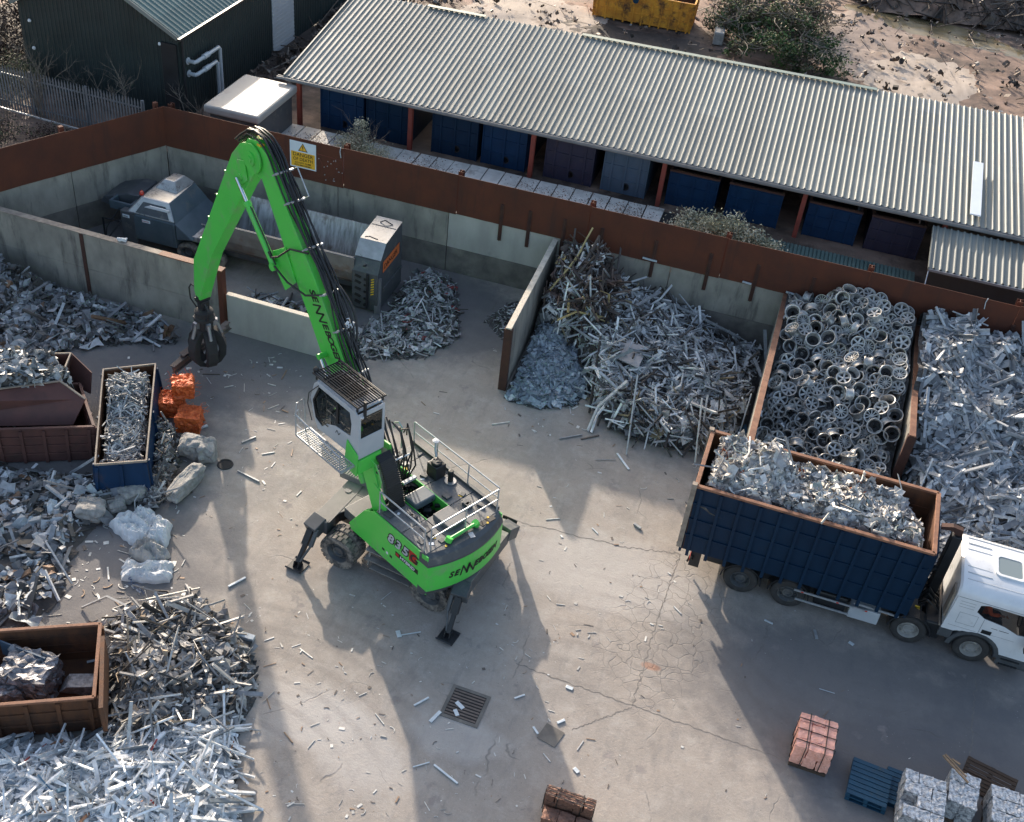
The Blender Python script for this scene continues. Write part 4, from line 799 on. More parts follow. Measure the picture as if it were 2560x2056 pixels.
# hoses along the boom top
def on_boom(s, y, off):
    pts = [Vector((.2, 0, 2.2)), Vector((2.24, 0, 5.29)), Vector((3.66, 0, 7.42)), Vector((5.33, 0, 9.6)), Vector((5.72, 0, 10.12)), Vector((6.15, 0, 10.38)), Vector((6.62, 0, 10.3)), Vector((6.98, 0, 9.95)), Vector((7.2, 0, 9.6))]
    L_ = [0]
    for i in range(1, len(pts)): L_.append(L_[-1]+(pts[i]-pts[i-1]).length)
    x = s*L_[-1]
    for i in range(1, len(pts)):
        if x <= L_[i] or i == len(pts)-1:
            t = (x-L_[i-1])/(L_[i]-L_[i-1]); d = (pts[i]-pts[i-1]).normalized(); n_ = Vector((-d.z, 0, d.x)); p = pts[i-1]+(pts[i]-pts[i-1])*t+n_*off; return Vector((p.x, y, p.z))
hr = random.Random(8)
for k in range(13):
    y0_ = -.24+.44*k/12; off = .06+.05*(k % 3); ph = hr.random()*6
    b = MB(); pts = []
    for i in range(40):
        s_ = .0+i/39*.97; wob = .035*math.sin(s_*17+ph)+.02*math.sin(s_*41+ph*2)
        bulge = .12*math.exp(-((s_-.52)/.09)**2)*(1 if k % 3 == 0 else .2); pts.append(on_boom(s_, y0_+wob-(bulge if k > 9 else 0), off+abs(wob)+bulge))
    b.tube(pts, .03 if k % 2 else .024, 6); mh_(b, 'boom_hose', 'black', boom, smooth=True)
for k in range(3):
    b = MB(); c0_ = on_boom(.62-.04*k, .1-.12*k, .1); c1_ = on_boom(.36, -.1-.05*k, .1); mid = (c0_+c1_)/2+Vector((-.25, -.35-.08*k, .12)); pts = [c0_*(1-t)**2+mid*2*t*(1-t)+c1_*t**2 for t in [i/12 for i in range(13)]]
    b.tube(pts, .035, 7); mh_(b, 'hose_loop', 'black', boom, smooth=True)
b = MB(); pts = [on_boom(.6, .2, .12), Vector((4.6, .34, 7.9)), Vector((5.0, .45, 7.5)), Vector((5.35, .45, 7.3)), Vector((5.5, .42, 7.4))]; b.tube(pts, .03, 7)
pts = [on_boom(.5, .22, .12), Vector((3.9, .36, 6.8)), Vector((4.6, .46, 6.9)), Vector((5.2, .45, 7.1))]; b.tube(pts, .03, 7); mh_(b, 'hose_loop', 'black', boom, smooth=True)
for s_ in (.08, .19, .3, .41, .5, .61, .72, .79):
    p, q = on_boom(s_, -.3, .16), on_boom(s_, .27, .16); b = MB(); b.bar(p, q, .05, .05); b.bar(p, on_boom(s_, -.3, 0), .03, .04); b.bar(q, on_boom(s_, .27, 0), .03, .04); mh_(b, 'hose_clamp', 'galv', boom)
b = MB(); b.tube([on_boom(.72, -.33, .18), on_boom(.72, -.33, .34), on_boom(.79, -.33, .34), on_boom(.79, -.33, .18)], .018, 6); mh_(b, 'hose_guard', 'galv', boom, smooth=True)
for i in range(10):
    pass
b = MB(); rg = random.Random(4); c_ = on_boom(.42, -.2, .22)
for i in range(16): b.box(c_+Vector((rg.uniform(-.1, .1), rg.uniform(-.12, .12), rg.uniform(-.1, .1))), (rg.uniform(.04, .12), .02, rg.uniform(.04, .1)), Matrix.Rotation(rg.random()*6, 3, Vector((rg.random(), rg.random(), rg.random())).normalized()))
mh_(b, 'tie_wrap', 'white', boom)
mh_(MB().box((6.05, .16, 10.28), (.16, .14, .05)), 'label_plate', 'yel', boom)
# raised cab
CY0, CY1 = .76, 1.62
CO = [(0, 4.3), (0, 5.72), (.12, 5.8), (1.7, 5.8), (1.84, 5.66), (2.0, 5.1), (1.88, 4.55), (1.7, 4.22)]
WO = [(.3, 4.88), (.26, 5.3), (.34, 5.64), (1.64, 5.66), (1.9, 5.1), (1.78, 4.52), (1.52, 4.4), (1.32, 4.62), (.95, 4.8)]
cab = mh_(MB().plate(CO, [WO], fxz, CY1-.04, CY1), 'cab', 'cabgrey', bevel=.01)
b = MB(); b.plate(CO, [WO], fxz, CY0, CY0+.04); b.bb(0, 1.75, CY0+.04, CY1-.04, 4.25, 4.32); b.bb(.1, 1.74, CY0+.04, CY1-.04, 5.74, 5.8)
b.plate([(CY0, 4.3), (CY1, 4.3), (CY1, 5.78), (CY0, 5.78)], [[(CY0+.08, 4.95), (CY1-.08, 4.95), (CY1-.08, 5.64), (CY0+.08, 5.64)]], fyz, -.03, 0.005)
mh_(b, 'cab_shell', 'cabgrey', cab, bevel=.01)
b = MB(); b.prism(WO, fxz, CY1-.03, CY1-.02); b.prism(WO, fxz, CY0+.02, CY0+.03); mh_(b, 'side_window', 'glassd', cab)
mh_(MB().bb(-.012, -.004, CY0+.08, CY1-.08, 4.95, 5.64), 'rear_window', 'glassd', cab)
b = MB()
for (x0, z0), (x1, z1) in (((1.84, 5.66), (2.0, 5.1)), ((2.0, 5.1), (1.88, 4.55))): b.add([(x0, CY0+.03, z0), (x0, CY1-.03, z0), (x1, CY1-.03, z1), (x1, CY0+.03, z1)], [(0, 1, 2, 3)])
mh_(b, 'windscreen', 'glassd', cab)
b = MB(); b.bb(.82, .9, CY1-.05, CY1+.006, 4.95, 5.6); b.tube([(1.6, CY1+.01, 5.62), (1.86, CY1+.01, 5.1), (1.74, CY1+.01, 4.6), (1.5, CY1+.01, 4.5)], .025, 6); mh_(b, 'window_pillar', 'black2', cab)
b = MB(); b.bb(.45, .95, 1.0, 1.4, 4.35, 4.75); b.bb(.42, .55, 1.0, 1.4, 4.7, 5.35); b.bb(1.3, 1.5, 1.05, 1.35, 4.32, 4.8); mh_(b, 'seat', 'black2', cab, bevel=.03)
b = MB()
for k in range(5): b.tube([(1.62+.03*k, CY1+.02-.12*k, 5.72), (1.98, CY1+.06-.12*k, 5.3), (2.05, CY1+.06-.12*k, 4.9), (1.9, CY1+.04-.12*k, 4.4)], .014, 6)
mh_(b, 'front_guard', 'black2', cab, smooth=True)
b = MB(); b.tube([(.04, .7, 5.95), (1.9, .7, 5.95), (1.9, 1.6, 5.95), (.04, 1.6, 5.95)], .03, 6, close=True)
for k in range(12): y = .74+k*.075; b.bar((.05, y, 5.95), (1.9, y, 5.95), .016, .05)
for x in (.5, .95, 1.4): b.bar((x, .7, 5.94), (x, 1.6, 5.94), .03, .04)
for x in (.1, 1.8):
    for y in (.74, 1.56): b.bar((x, y, 5.78), (x, y, 5.95), .04, .04)
mh_(b, 'roof_guard', 'black2', cab)
mh_(MB().bb(.5, 1.7, .85, 1.5, 5.802, 5.82), 'roof_hatch', 'glassd', cab)
b = MB(); b.lathe([(0, 0), (.07, .02), (.07, .07), (0, .09)], (.0, 1.5, 5.62), 'Z', 12); mh_(b, 'work_lamp', 'white', cab, smooth=True)
b = MB(); b.lathe([(0, 0), (.07, .02), (.08, .08), (.05, .13), (0, .14)], (1.9, 1.5, 5.95), 'Z', 12); mh_(b, 'mirror', 'black2', cab, smooth=True)
text('N', 'emblem', .18, (.95, CY1+.003, 4.6), (-1, 0, 0), (0, 0, 1), M['ink'], cab, world=False, shear=.4, sx=1.4)
b = MB(); b.tube([(1.2, CY1+.03, 4.62), (1.25, CY1+.08, 4.7)], .015, 6); b.bb(-.1, -.02, CY1-.2, CY1-.15, 5.6, 6.15); mh_(b, 'door_handle', 'black2', cab)
b = MB(); b.prism([(-.06, 4.45), (.4, 4.72), (.5, 3.95), (.3, 3.75), (-.02, 3.72)], fxz, CY1+.005, CY1+.04); b.bb(-.06, .4, CY0+.1, CY1, 3.8, 4.25); mh_(b, 'cab_mount', 'green', bevel=.01)
AR = [(-.02, 4.25), (.5, 4.2), (.48, 3.7), (.25, 3.15), (.02, 2.6), (-.15, 2.2), (-.75, 2.2), (-.62, 2.75), (-.3, 3.3), (-.1, 3.75)]
for y in (1.12, .52): mh_(MB().prism(AR, fxz, y-.03, y+.03), 'cab_arm', 'green', bevel=.01)
b = MB(); b.bar((.22, .55, 4.0), (-.3, .55, 2.4), .02, .3); b.bar((.1, .8, 3.5), (.1, .85, 3.55), .1, .1); b.tube([(.45, .62, 3.95), (.0, .62, 2.5)], .07, 10); mh_(b, 'cab_lift_cylinder', 'galv', smooth=True)
cp = [Vector((-.05, 0, 4.12)), Vector((-.2, 0, 4.0)), Vector((-.38, 0, 3.7)), Vector((-.55, 0, 3.3)), Vector((-.68, 0, 2.9)), Vector((-.75, 0, 2.45)), Vector((-.72, 0, 2.1))]
def cpt(t):
    x = t*(len(cp)-1); i = min(int(x), len(cp)-2); return cp[i].lerp(cp[i+1], x-i)
b = MB()
for k in range(40):
    a, c = cpt(k/40), cpt((k+.72)/40); b.bar(a+Vector((0, .8, 0)), c+Vector((0, .8, 0)), .5, .07)
    d = (c-a).normalized(); nrm = Vector((-d.z, 0, d.x))
for k in range(38): b.bar(cpt(k/40)+Vector((0, .8, 0)), cpt((k+2)/40)+Vector((0, .8, 0)), .42, .04)
mh_(b, 'energy_chain', 'black')
b = MB(); b.tube([(-.05, 1.2, 4.1), (-.25, 1.2, 4.05), (-.5, 1.2, 3.6), (-.42, 1.2, 3.3), (-.2, 1.2, 3.35)], .018, 6); mh_(b, 'grab_handle', 'green', smooth=True)
# cab-side hoses dropping from cab to deck
for k in range(8):
    y = .48-.09*k; w1 = .1*math.sin(k*2.1); mh_(MB().tube([(.25-.02*k, y, 5.0-.12*k), (-.02+w1, y+w1*.4, 4.6), (-.25+w1, y, 4.0), (-.22-w1*.6, y-w1*.5, 3.3), (-.05+w1*.5, y-.05, 2.7), (.05, y, 2.2)], .024, 7), 'cab_hose', 'black', smooth=True)
b = MB(); b.tube([(-.28, .56, 3.9), (-.32, .1, 3.9)], .03, 6); b.bb(-.5, -.4, -.05, .4, 3.05, 3.12); mh_(b, 'hose_clamp', 'galv')
# walkway beside the cab
b = MB()
for k in range(24): b.bar((.1+k*.08, 1.66, 4.05), (.1+k*.08, 2.1, 4.05), .012, .03)
for k in range(8): b.bar((.08, 1.67+k*.06, 4.05), (1.98, 1.67+k*.06, 4.05), .01, .025)
for y in (1.65, 2.11): b.bar((.06, y, 4.05), (2.0, y, 4.05), .03, .06)
for x in (.06, 2.0): b.bar((x, 1.65, 4.05), (x, 2.11, 4.05), .03, .06)
mh_(b, 'cab_walkway', 'galv')
b = MB(); b.tube([(.1, 2.11, 4.05), (.1, 2.11, 4.55), (2.0, 2.11, 4.75)], .02, 7); b.tube([(.1, 2.11, 4.35), (2.0, 2.11, 4.42)], .016, 7); b.tube([(2.0, 2.11, 4.05), (2.0, 2.11, 4.75), (2.02, 2.05, 5.1), (2.02, 1.85, 5.15), (2.02, 1.8, 4.9), (2.0, 1.8, 4.05)], .02, 7); b.tube([(2.03, 2.11, 4.75), (2.03, 2.0, 4.85), (2.03, 1.95, 4.4)], .016, 7); mh_(b, 'walkway_rail', 'galv', smooth=True)
# grab
GX = 9.95
b = MB(); b.bb(GX-.09, GX+.09, -.22, .22, 3.25, 3.5); b.bb(GX-.13, GX+.13, -.15, .15, 2.98, 3.28); b.cyl((GX, -.28, 3.4), (GX, .28, 3.4), .07, 12); b.cyl((GX-.2, 0, 3.05), (GX+.2, 0, 3.05), .07, 12)
lk = mh_(b, 'grab_link', 'black2', bevel=.02)
b = MB(); b.lathe([(0, 2.98), (.2, 2.97), (.3, 2.88), (.3, 2.7), (.34, 2.66), (.34, 2.58), (.27, 2.52), (.26, 2.05), (.16, 1.9), (0, 1.88)], (GX, 0, 0), 'Z', 22); gh = mh_(b, 'grab', 'dark', smooth=True)
mh_(MB().tube([(GX-.28, .1, 3.3), (GX-.45, .1, 3.1), (GX-.42, .1, 2.8), (GX-.25, .1, 2.6)], .025, 7), 'grab_hose', 'black', lk, smooth=True)
mh_(MB().tube([(GX+.1, .15, 3.75), (GX+.3, .2, 3.8), (GX+.45, .2, 3.6), (GX+.42, .2, 3.2), (GX+.25, .1, 2.9)], .025, 7), 'grab_hose', 'black', lk, smooth=True)
TP = [(.22, 2.24), (.36, 2.16), (.54, 1.9), (.63, 1.55), (.6, 1.2), (.42, .92), (.16, .78), (.12, .84), (.28, 1.0), (.38, 1.2), (.38, 1.5), (.32, 1.76), (.24, 1.95), (.18, 2.05)]
for k in range(5):
    a = 2*math.pi*k/5+.4; ca, sa = math.cos(a), math.sin(a); f_ = lambda p, q, t, ca=ca, sa=sa: (GX+p*ca-t*sa, p*sa+t*ca, q)
    tn = mh_(MB().prism(TP, f_, -.17, .17), 'tine', 'dark', gh, bevel=.02)
    b = MB(); b.cyl(f_(.33, 2.5, .0), f_(.5, 2.0, .0), .06, 10); b.prism([(.26, 2.6), (.4, 2.55), (.38, 2.35), (.26, 2.3)], f_, -.07, .07); mh_(b, 'tine_cylinder', 'steel', gh, smooth=True)
# beams in the grab
def ibeam(p, q, h, w_, name, label, up=(0, 0, 1)):
    b = MB(); p, q = Vector(p), Vector(q); d = (q-p).normalized(); s_ = Vector(up).cross(d).normalized(); u_ = d.cross(s_)
    b.bar(p+u_*h/2, q+u_*h/2, w_, .025, up); b.bar(p-u_*h/2, q-u_*h/2, w_, .025, up); b.bar(p, q, .025, h-.03, up)
    return thing(b, name, M['steelbeam'], label, 'beam')
M['steelbeam'] = mat('grimy_beam', (.16, .12, .1), (.09, .07, .06), rough=.75, scale=3, bump=.2)
ibeam(at(432, 925, .75), at(572, 812, 1.0), .26, .2, 'steel_beam', 'long dark steel beam held at the bottom of the grab', (0, .5, 1))
ibeam(at(452, 893, .95), at(560, 822, 1.12), .24, .2, 'steel_beam', 'shorter dark steel beam held behind the long one in the grab', (.4, .2, 1))
# ---------------------------------------------------------------- mobile baler in the left bay
bl = empty('scrap_baler', (-18, 33.3, 0), -R(1), 'long grey mobile baler with open steel trough, parked in the left bay', 'baler')
def bw(b, name, m_, par=None, **k): return b.build(name, M[m_], par or bl, world=True, **k)
b = MB(); b.bb(-22.6, -12.6, 32.6, 33.9, .55, .95); b.bb(-19.2, -12.4, 32.4, 34.2, .95, 1.1); bw(b, 'chassis', 'dgrey', bevel=.02)
for x in (-20.6, -19.5, -14.9):
    for y, d in ((32.25, -1), (34.3, 1)): tyre_wheel(bl, (x, y, .5), (0, d, 0), .5, .3, 'dgrey', False)
b = MB(); b.prism([(32.0, .7), (32.0, 1.9), (32.15, 2.1), (34.1, 2.1), (34.3, 1.9), (34.3, .7)], fyz, -23.1, -21.0); body = bw(b, 'engine_housing', 'bluegrey', bevel=.04)
b = MB(); b.bb(-23.35, -22.75, 31.97, 32.3, .45, 2.05); bw(b, 'control_cabinet', 'dgrey', bevel=.02)
b = MB(); b.plate([(-22.9, .9), (-21.1, .9), (-21.1, 1.95), (-22.9, 1.95)], [], fxz, 31.975, 31.99); bw(b, 'service_door', 'bluegrey', body)
# sloped hood: roof rises to a flat pale top with a raised cowl
b = MB(); b.add([(-23.1, 32.0, 2.02), (-21.0, 32.0, 2.02), (-21.35, 32.35, 2.75), (-22.6, 32.35, 2.75), (-22.6, 34.2, 2.75), (-21.35, 34.2, 2.75), (-21.0, 34.35, 2.02), (-23.1, 34.35, 2.02)],
    [(0, 1, 2, 3), (3, 2, 5, 4), (4, 5, 6, 7), (0, 3, 4, 7), (1, 6, 5, 2), (0, 7, 6, 1)]); bw(b, 'hood', 'silver', body, bevel=.06)
b = MB(); b.add([(-20.95, 31.98, 2.0), (-20.25, 31.98, 1.35), (-20.25, 34.4, 1.35), (-20.95, 34.4, 2.0), (-21.36, 32.33, 2.77), (-21.36, 34.22, 2.77), (-20.95, 31.98, 1.2), (-20.95, 34.4, 1.2)],
    [(0, 1, 2, 3), (4, 0, 3, 5), (0, 6, 1), (3, 2, 7), (1, 6, 7, 2)]); bw(b, 'side_flap', 'bluegrey', body, bevel=.03)
b = MB(); b.prism([(-22.35, 2.4), (-21.35, 2.4), (-21.25, 2.52), (-21.5, 2.54), (-22.1, 2.54)], lambda a, q, t: (a, t, q), 32.13, 32.17)
b.v = [(-22.75+(v[0]+22.35)*1.25, 32.0+.36*(v[2]-2.4)*0, 2.1) if False else v for v in b.v]; bw(b, 'hood_trim', 'white', body)
b = MB(); b.add([(-22.7, 32.04, 2.1), (-21.25, 32.04, 2.1), (-21.5, 32.26, 2.58), (-22.45, 32.26, 2.58)], [(0, 1, 2, 3)])
b.v += [(x, y-.02, z) for x, y, z in b.v[:4]]; b.f += [(4, 5, 6, 7), (0, 1, 5, 4), (1, 2, 6, 5), (2, 3, 7, 6), (3, 0, 4, 7)]; b.m += [0]*5; bw(b, 'hood_window', 'dgrey', body)
b = MB(); b.add([(-22.5, 33.2, 2.76), (-21.5, 33.1, 2.76), (-21.4, 34.3, 2.76), (-22.4, 34.3, 2.76), (-22.2, 33.45, 3.15), (-21.75, 33.4, 3.15), (-21.7, 34.1, 3.12), (-22.15, 34.1, 3.12)],
    [(0, 1, 5, 4), (1, 2, 6, 5), (2, 3, 7, 6), (3, 0, 4, 7), (4, 5, 6, 7)]); bw(b, 'air_cowl', 'silver', body, bevel=.04)
b = MB(); b.lathe([(0, 0), (.09, 0), (.09, .1), (.05, .18), (0, .19)], (-22.65, 32.5, 2.76), 'Z', 12); bw(b, 'warning_beacon', 'beacon', body, smooth=True)
b = MB(); b.bb(-23.25, -22.95, 31.955, 31.965, 1.75, 1.9); bw(b, 'label_plate', 'signwhite', body)
b = MB(); b.bb(-22.4, -22.05, 31.955, 31.965, 1.72, 1.86); bw(b, 'label_plate', 'signwhite', body)
text('DIESEL', 'lettering', .1, (-23.23, 31.95, 1.78), (1, 0, 0), (0, 0, 1), M['ink'], body, sx=.8); text('DANGER', 'lettering', .09, (-22.39, 31.95, 1.76), (1, 0, 0), (0, 0, 1), M['red'], body, sx=.8)
b = MB(); b.prism([(-24.9, 1.5), (-24.7, 1.85), (-23.6, 2.3), (-23.1, 2.3), (-23.1, 1.2), (-23.6, 1.2)], fxz, 32.9, 34.3); bw(b, 'rear_cover', 'dgrey', bevel=.06)
b = MB(); b.plate([(-24.1, 32.4), (-23.1, 32.4), (-23.1, 33.5), (-24.1, 33.5)], [[(-24.0, 32.5), (-23.2, 32.5), (-23.2, 33.4), (-24.0, 33.4)]], fxy, 1.7, 2.1); b.bb(-24.0, -23.2, 32.5, 33.4, 1.7, 1.74); bw(b, 'cable_box', 'bluegrey')
b = MB(); b.tube([(-23.6, 32.3, 1.9), (-24.0, 31.9, 1.0), (-24.1, 31.8, .1)], .025, 6); b.tube([(-23.3, 32.1, 1.6), (-23.7, 31.6, .8), (-23.5, 31.3, .05)], .03, 6); b.bar((-24.2, 32.0, .05), (-24.2, 32.0, 1.4), .05, .05); b.bar((-24.2, 32, 1.4), (-23.4, 32, 1.4), .05, .05); bw(b, 'access_ladder', 'black2')
b = MB(); b.bb(-20.9, -18.95, 32.2, 34.1, 1.38, 1.44); b.bb(-20.9, -18.95, 32.15, 32.2, 1.2, 1.46); b.bb(-20.6, -19.1, 33.0, 33.06, 1.45, 1.55); bw(b, 'deck', 'trough', bevel=.01)
TR = [(31.95, 2.62), (31.88, 1.9), (31.98, 1.45), (32.3, 1.1), (33.9, 1.1), (34.35, 2.7), (34.28, 2.72), (33.84, 1.2), (32.4, 1.2), (32.08, 1.5), (31.97, 1.9), (32.03, 2.6)]
b = MB(); b.prism([(y, z) for y, z in TR], fyz, -18.9, -13.5); trh = bw(b, 'trough', 'trough')
M['troughout'] = mat('brownish_steel_skin', (.2, .18, .165), (.13, .115, .105), rough=.55, metal=.3, scale=1.6, bump=.1, dirt=(.13, .08, .055), dscale=1.1, dlo=.5)
b = MB(); b.prism([(31.935, 2.6), (31.865, 1.9), (31.965, 1.44), (32.29, 1.08), (32.33, 1.095), (31.985, 1.46), (31.885, 1.9), (31.955, 2.6)], fyz, -18.95, -13.45); bw(b, 'outer_skin', 'troughout', trh)
b = MB(); b.prism([(31.98, 2.6), (31.98, 1.5), (32.4, 1.15), (33.9, 1.15), (34.3, 2.7)], fyz, -18.98, -18.9); bw(b, 'trough_end', 'trough', trh)
b = MB(); b.bb(-18.9, -13.5, 33.05, 33.12, 1.201, 1.23)
for k in range(26): b.bb(-18.8+k*.205, -18.7+k*.205, 33.12, 33.2, 1.201, 1.25)
bw(b, 'guide_rail', 'black2', trh)
b = MB(); b.bb(-18.9, -13.5, 31.93, 32.04, 2.6, 2.625); bw(b, 'trough_lip', 'bluegrey', trh)
SH = [(31.95, .1), (31.85, .8), (31.85, 2.1), (32.1, 2.6), (32.6, 3.2), (33.6, 3.35), (34.2, 3.3), (34.3, .1)]
b = MB(); b.prism(SH, fyz, -13.5, -12.45); sh = bw(b, 'shear_head', 'dgrey', bevel=.03)
b = MB(); b.add([(-13.5, 32.12, 2.66), (-12.45, 32.12, 2.66), (-12.45, 32.6, 3.24), (-13.5, 32.6, 3.24), (-13.5, 34.2, 3.36), (-12.45, 34.2, 3.36)], [(0, 1, 2, 3), (3, 2, 5, 4)])
b.v = [(x, y-.02, z+.03) for x, y, z in b.v]; bw(b, 'shear_roof', 'silver', sh)
for k, (z, t) in enumerate(((.5, .35), (.85, .35), (1.2, .3), (1.55, .35), (1.85, .3))):
    bw(MB().box((-13.25, 31.85, z), (.25, .05, .12), Matrix.Rotation(t, 3, 'Y')), 'vent_slot', 'ink', sh); bw(MB().box((-12.95, 31.85, z-.1), (.12, .05, .1)), 'vent_slot', 'ink', sh)
bw(MB().bb(-12.44, -12.43, 32.3, 33.9, 1.95, 2.5), 'warning_sign', 'orangesign', sh)
text('DANGER', 'lettering', .34, (-12.425, 32.38, 2.1), (0, 1, 0), (0, 0, 1), M['ink'], sh, sx=.95)
b = MB()
for k in range(7): b.prism([(-12.72, 1.0+k*.13), (-12.6, 1.07+k*.13), (-12.6, 1.13+k*.13), (-12.72, 1.06+k*.13)], fxz, 31.84, 31.83)
bw(b, 'hazard_stripes', 'yel', sh)
b = MB(); b.cyl((-12.85, 31.8, .3), (-12.85, 31.8, 2.1), .05, 10); b.cyl((-13.1, 32.0, 2.3), (-12.9, 31.8, 2.55), .04, 8); b.tube([(-13.3, 32.6, 3.35), (-13.1, 32.5, 3.5), (-12.8, 32.6, 3.35)], .025, 6); b.tube([(-13.2, 33.8, 3.38), (-13.0, 33.8, 3.52), (-12.7, 33.8, 3.38)], .025, 6); bw(b, 'clamp_cylinder', 'black2', sh, smooth=True)
bw(MB().bb(-12.6, -12.35, 31.9, 32.0, 0, 1.9), 'end_flange', 'steel', sh)
bl.location = (-18.35, 34.45, 0); bl.scale = (.97, 1, .82)
# ---------------------------------------------------------------- scrap generators
M['dirt'] = mat('oily_dirt', (.1, .085, .075), (.05, .043, .04), rough=.9, scale=3, bump=.8, bscale=12, dirt=(.16, .145, .13), dscale=2, dlo=.55)
def crumple(nx, ny, sx_, sy_, amp, rg):
    v = []; f = []
    for j in range(ny+1):
        for i in range(nx+1): v.append(((i/nx-.5)*sx_+rg.uniform(-.1, .1)*sx_/nx*3, (j/ny-.5)*sy_+rg.uniform(-.1, .1)*sy_/ny*3, rg.uniform(-amp, amp)))
    for j in range(ny):
        for i in range(nx): a = j*(nx+1)+i; f.append((a, a+1, a+nx+2, a+nx+1))
    return v, f
BOXF = [(3, 2, 1, 0), (4, 5, 6, 7), (0, 1, 5, 4), (1, 2, 6, 5), (2, 3, 7, 6), (3, 0, 4, 7)]
def boxv(l, w_, h_, z=0): return [(x*l/2, y*w_/2, z+q*h_/2) for q in (-1, 1) for x, y in ((-1, -1), (1, -1), (1, 1), (-1, 1))]
def piece(kind, rg, s):
    if kind == 'bar': return boxv(s*rg.uniform(.5, 1.6), s*rg.uniform(.045, .1), s*rg.uniform(.03, .07)), BOXF
    if kind == 'rod': return boxv(s*rg.uniform(.7, 2.2), s*rg.uniform(.03, .05), s*rg.uniform(.03, .05)), BOXF
    if kind == 'bent':
        l, w_, h_ = s*rg.uniform(.4, 1.1), s*rg.uniform(.04, .09), s*.05; a = rg.uniform(.4, 1.6); v = boxv(l, w_, h_); v2 = boxv(l*rg.uniform(.4, 1), w_*.98, h_*.98); c, d = math.cos(a), math.sin(a)
        m_ = max(x for x, y, z in v2); v2 = [(l/2+(x+m_)*c, (y+(x+m_)*d), z) for x, y, z in v2]; return v+v2, BOXF+[tuple(i+8 for i in f) for f in BOXF]
    if kind == 'flat':
        l, w_ = s*rg.uniform(.2, .5), s*rg.uniform(.12, .3); return boxv(l, w_, s*.02), BOXF
    if kind == 'slat': return boxv(s*rg.uniform(.25, .7), s*rg.uniform(.08, .17), s*rg.uniform(.02, .06)), BOXF
    if kind == 'block': return boxv(s*rg.uniform(.15, .35), s*rg.uniform(.1, .25), s*rg.uniform(.08, .2)), BOXF
    if kind == 'sheet': return crumple(3, 2, s*rg.uniform(.25, .7), s*rg.uniform(.15, .4), s*.09, rg)
    if kind == 'lump': return crumple(3, 3, s*rg.uniform(.2, .45), s*rg.uniform(.2, .4), s*.14, rg)
    if kind == 'chip': return crumple(1, 1, s*rg.uniform(.05, .14), s*rg.uniform(.03, .1), s*.02, rg)
    if kind == 'curl':
        v = []; f = []; n = 6; r_ = s*rg.uniform(.08, .2); w_ = s*rg.uniform(.03, .06); sw_ = rg.uniform(1.2, 3.0); h_ = w_*.7
        for i in range(n+1):
            t = sw_*i/n; x, y = r_*math.cos(t)*1.6, r_*math.sin(t); x2, y2 = (r_+w_)*math.cos(t)*1.6, (r_+w_)*math.sin(t); v += [(x, y, -h_/2), (x2, y2, -h_/2), (x2, y2, h_/2), (x, y, h_/2)]
        for i in range(n):
            for j in range(4): a = 4*i; f.append((a+j, a+(j+1) % 4, a+4+(j+1) % 4, a+4+j))
        f += [(3, 2, 1, 0), (4*n, 4*n+1, 4*n+2, 4*n+3)]; return v, f
    if kind == 'angle':
        l, w_ = s*rg.uniform(.5, 1.5), s*rg.uniform(.06, .13); t = s*.012
        return boxv(l, w_, t)+[(x, y+w_/2-t/2, z+w_/2) for x, y, z in boxv(l, t, w_-t*1.2)], BOXF+[tuple(i+8 for i in f) for f in BOXF]
def inpoly(x, y, P):
    c = False; n = len(P); j = n-1
    for i in range(n):
        xi, yi = P[i]; xj, yj = P[j]
        if (yi > y) != (yj > y) and x < (xj-xi)*(y-yi)/(yj-yi)+xi: c = not c
        j = i
    return c
def edged(x, y, P):
    d = 1e9
    for i in range(len(P)):
        ax, ay = P[i]; bx, by = P[(i+1) % len(P)]; dx, dy = bx-ax, by-ay; t = max(0, min(1, ((x-ax)*dx+(y-ay)*dy)/(dx*dx+dy*dy+1e-9))); d = min(d, math.hypot(x-ax-t*dx, y-ay-t*dy))
    return d
class Pile:
    def __init__(s, poly, peaks, ew=1.0, base=0, rough=.12, clip=None, seed=1):
        s.P = poly; s.K = peaks; s.ew = ew; s.base = base; s.rough = rough; s.clip = clip or (-1e9, 1e9, -1e9, 1e9); s.seed = seed
    def inside(s, x, y, m=0): c = s.clip; return c[0]+m < x < c[1]-m and c[2]+m < y < c[3]-m and inpoly(x, y, s.P)
    def h(s, x, y):
        a = w_ = 0
        for px_, py_, ph in s.K: q = 1/((x-px_)**2+(y-py_)**2+.05)**1.5; a += q*ph; w_ += q
        e = min(1, edged(x, y, s.P)/s.ew)**.8
        return s.base+max(0, (a/w_)*e*(1+s.rough*1.5*noise.noise(Vector((x*1.3, y*1.3, s.seed))))+s.rough*.5*noise.noise(Vector((x*4, y*4, s.seed))))
    def bbox(s):
        xs_ = [p[0] for p in s.P]; ys2 = [p[1] for p in s.P]; c = s.clip; return max(min(xs_), c[0]), min(max(xs_), c[1]), max(min(ys2), c[2]), min(max(ys2), c[3])
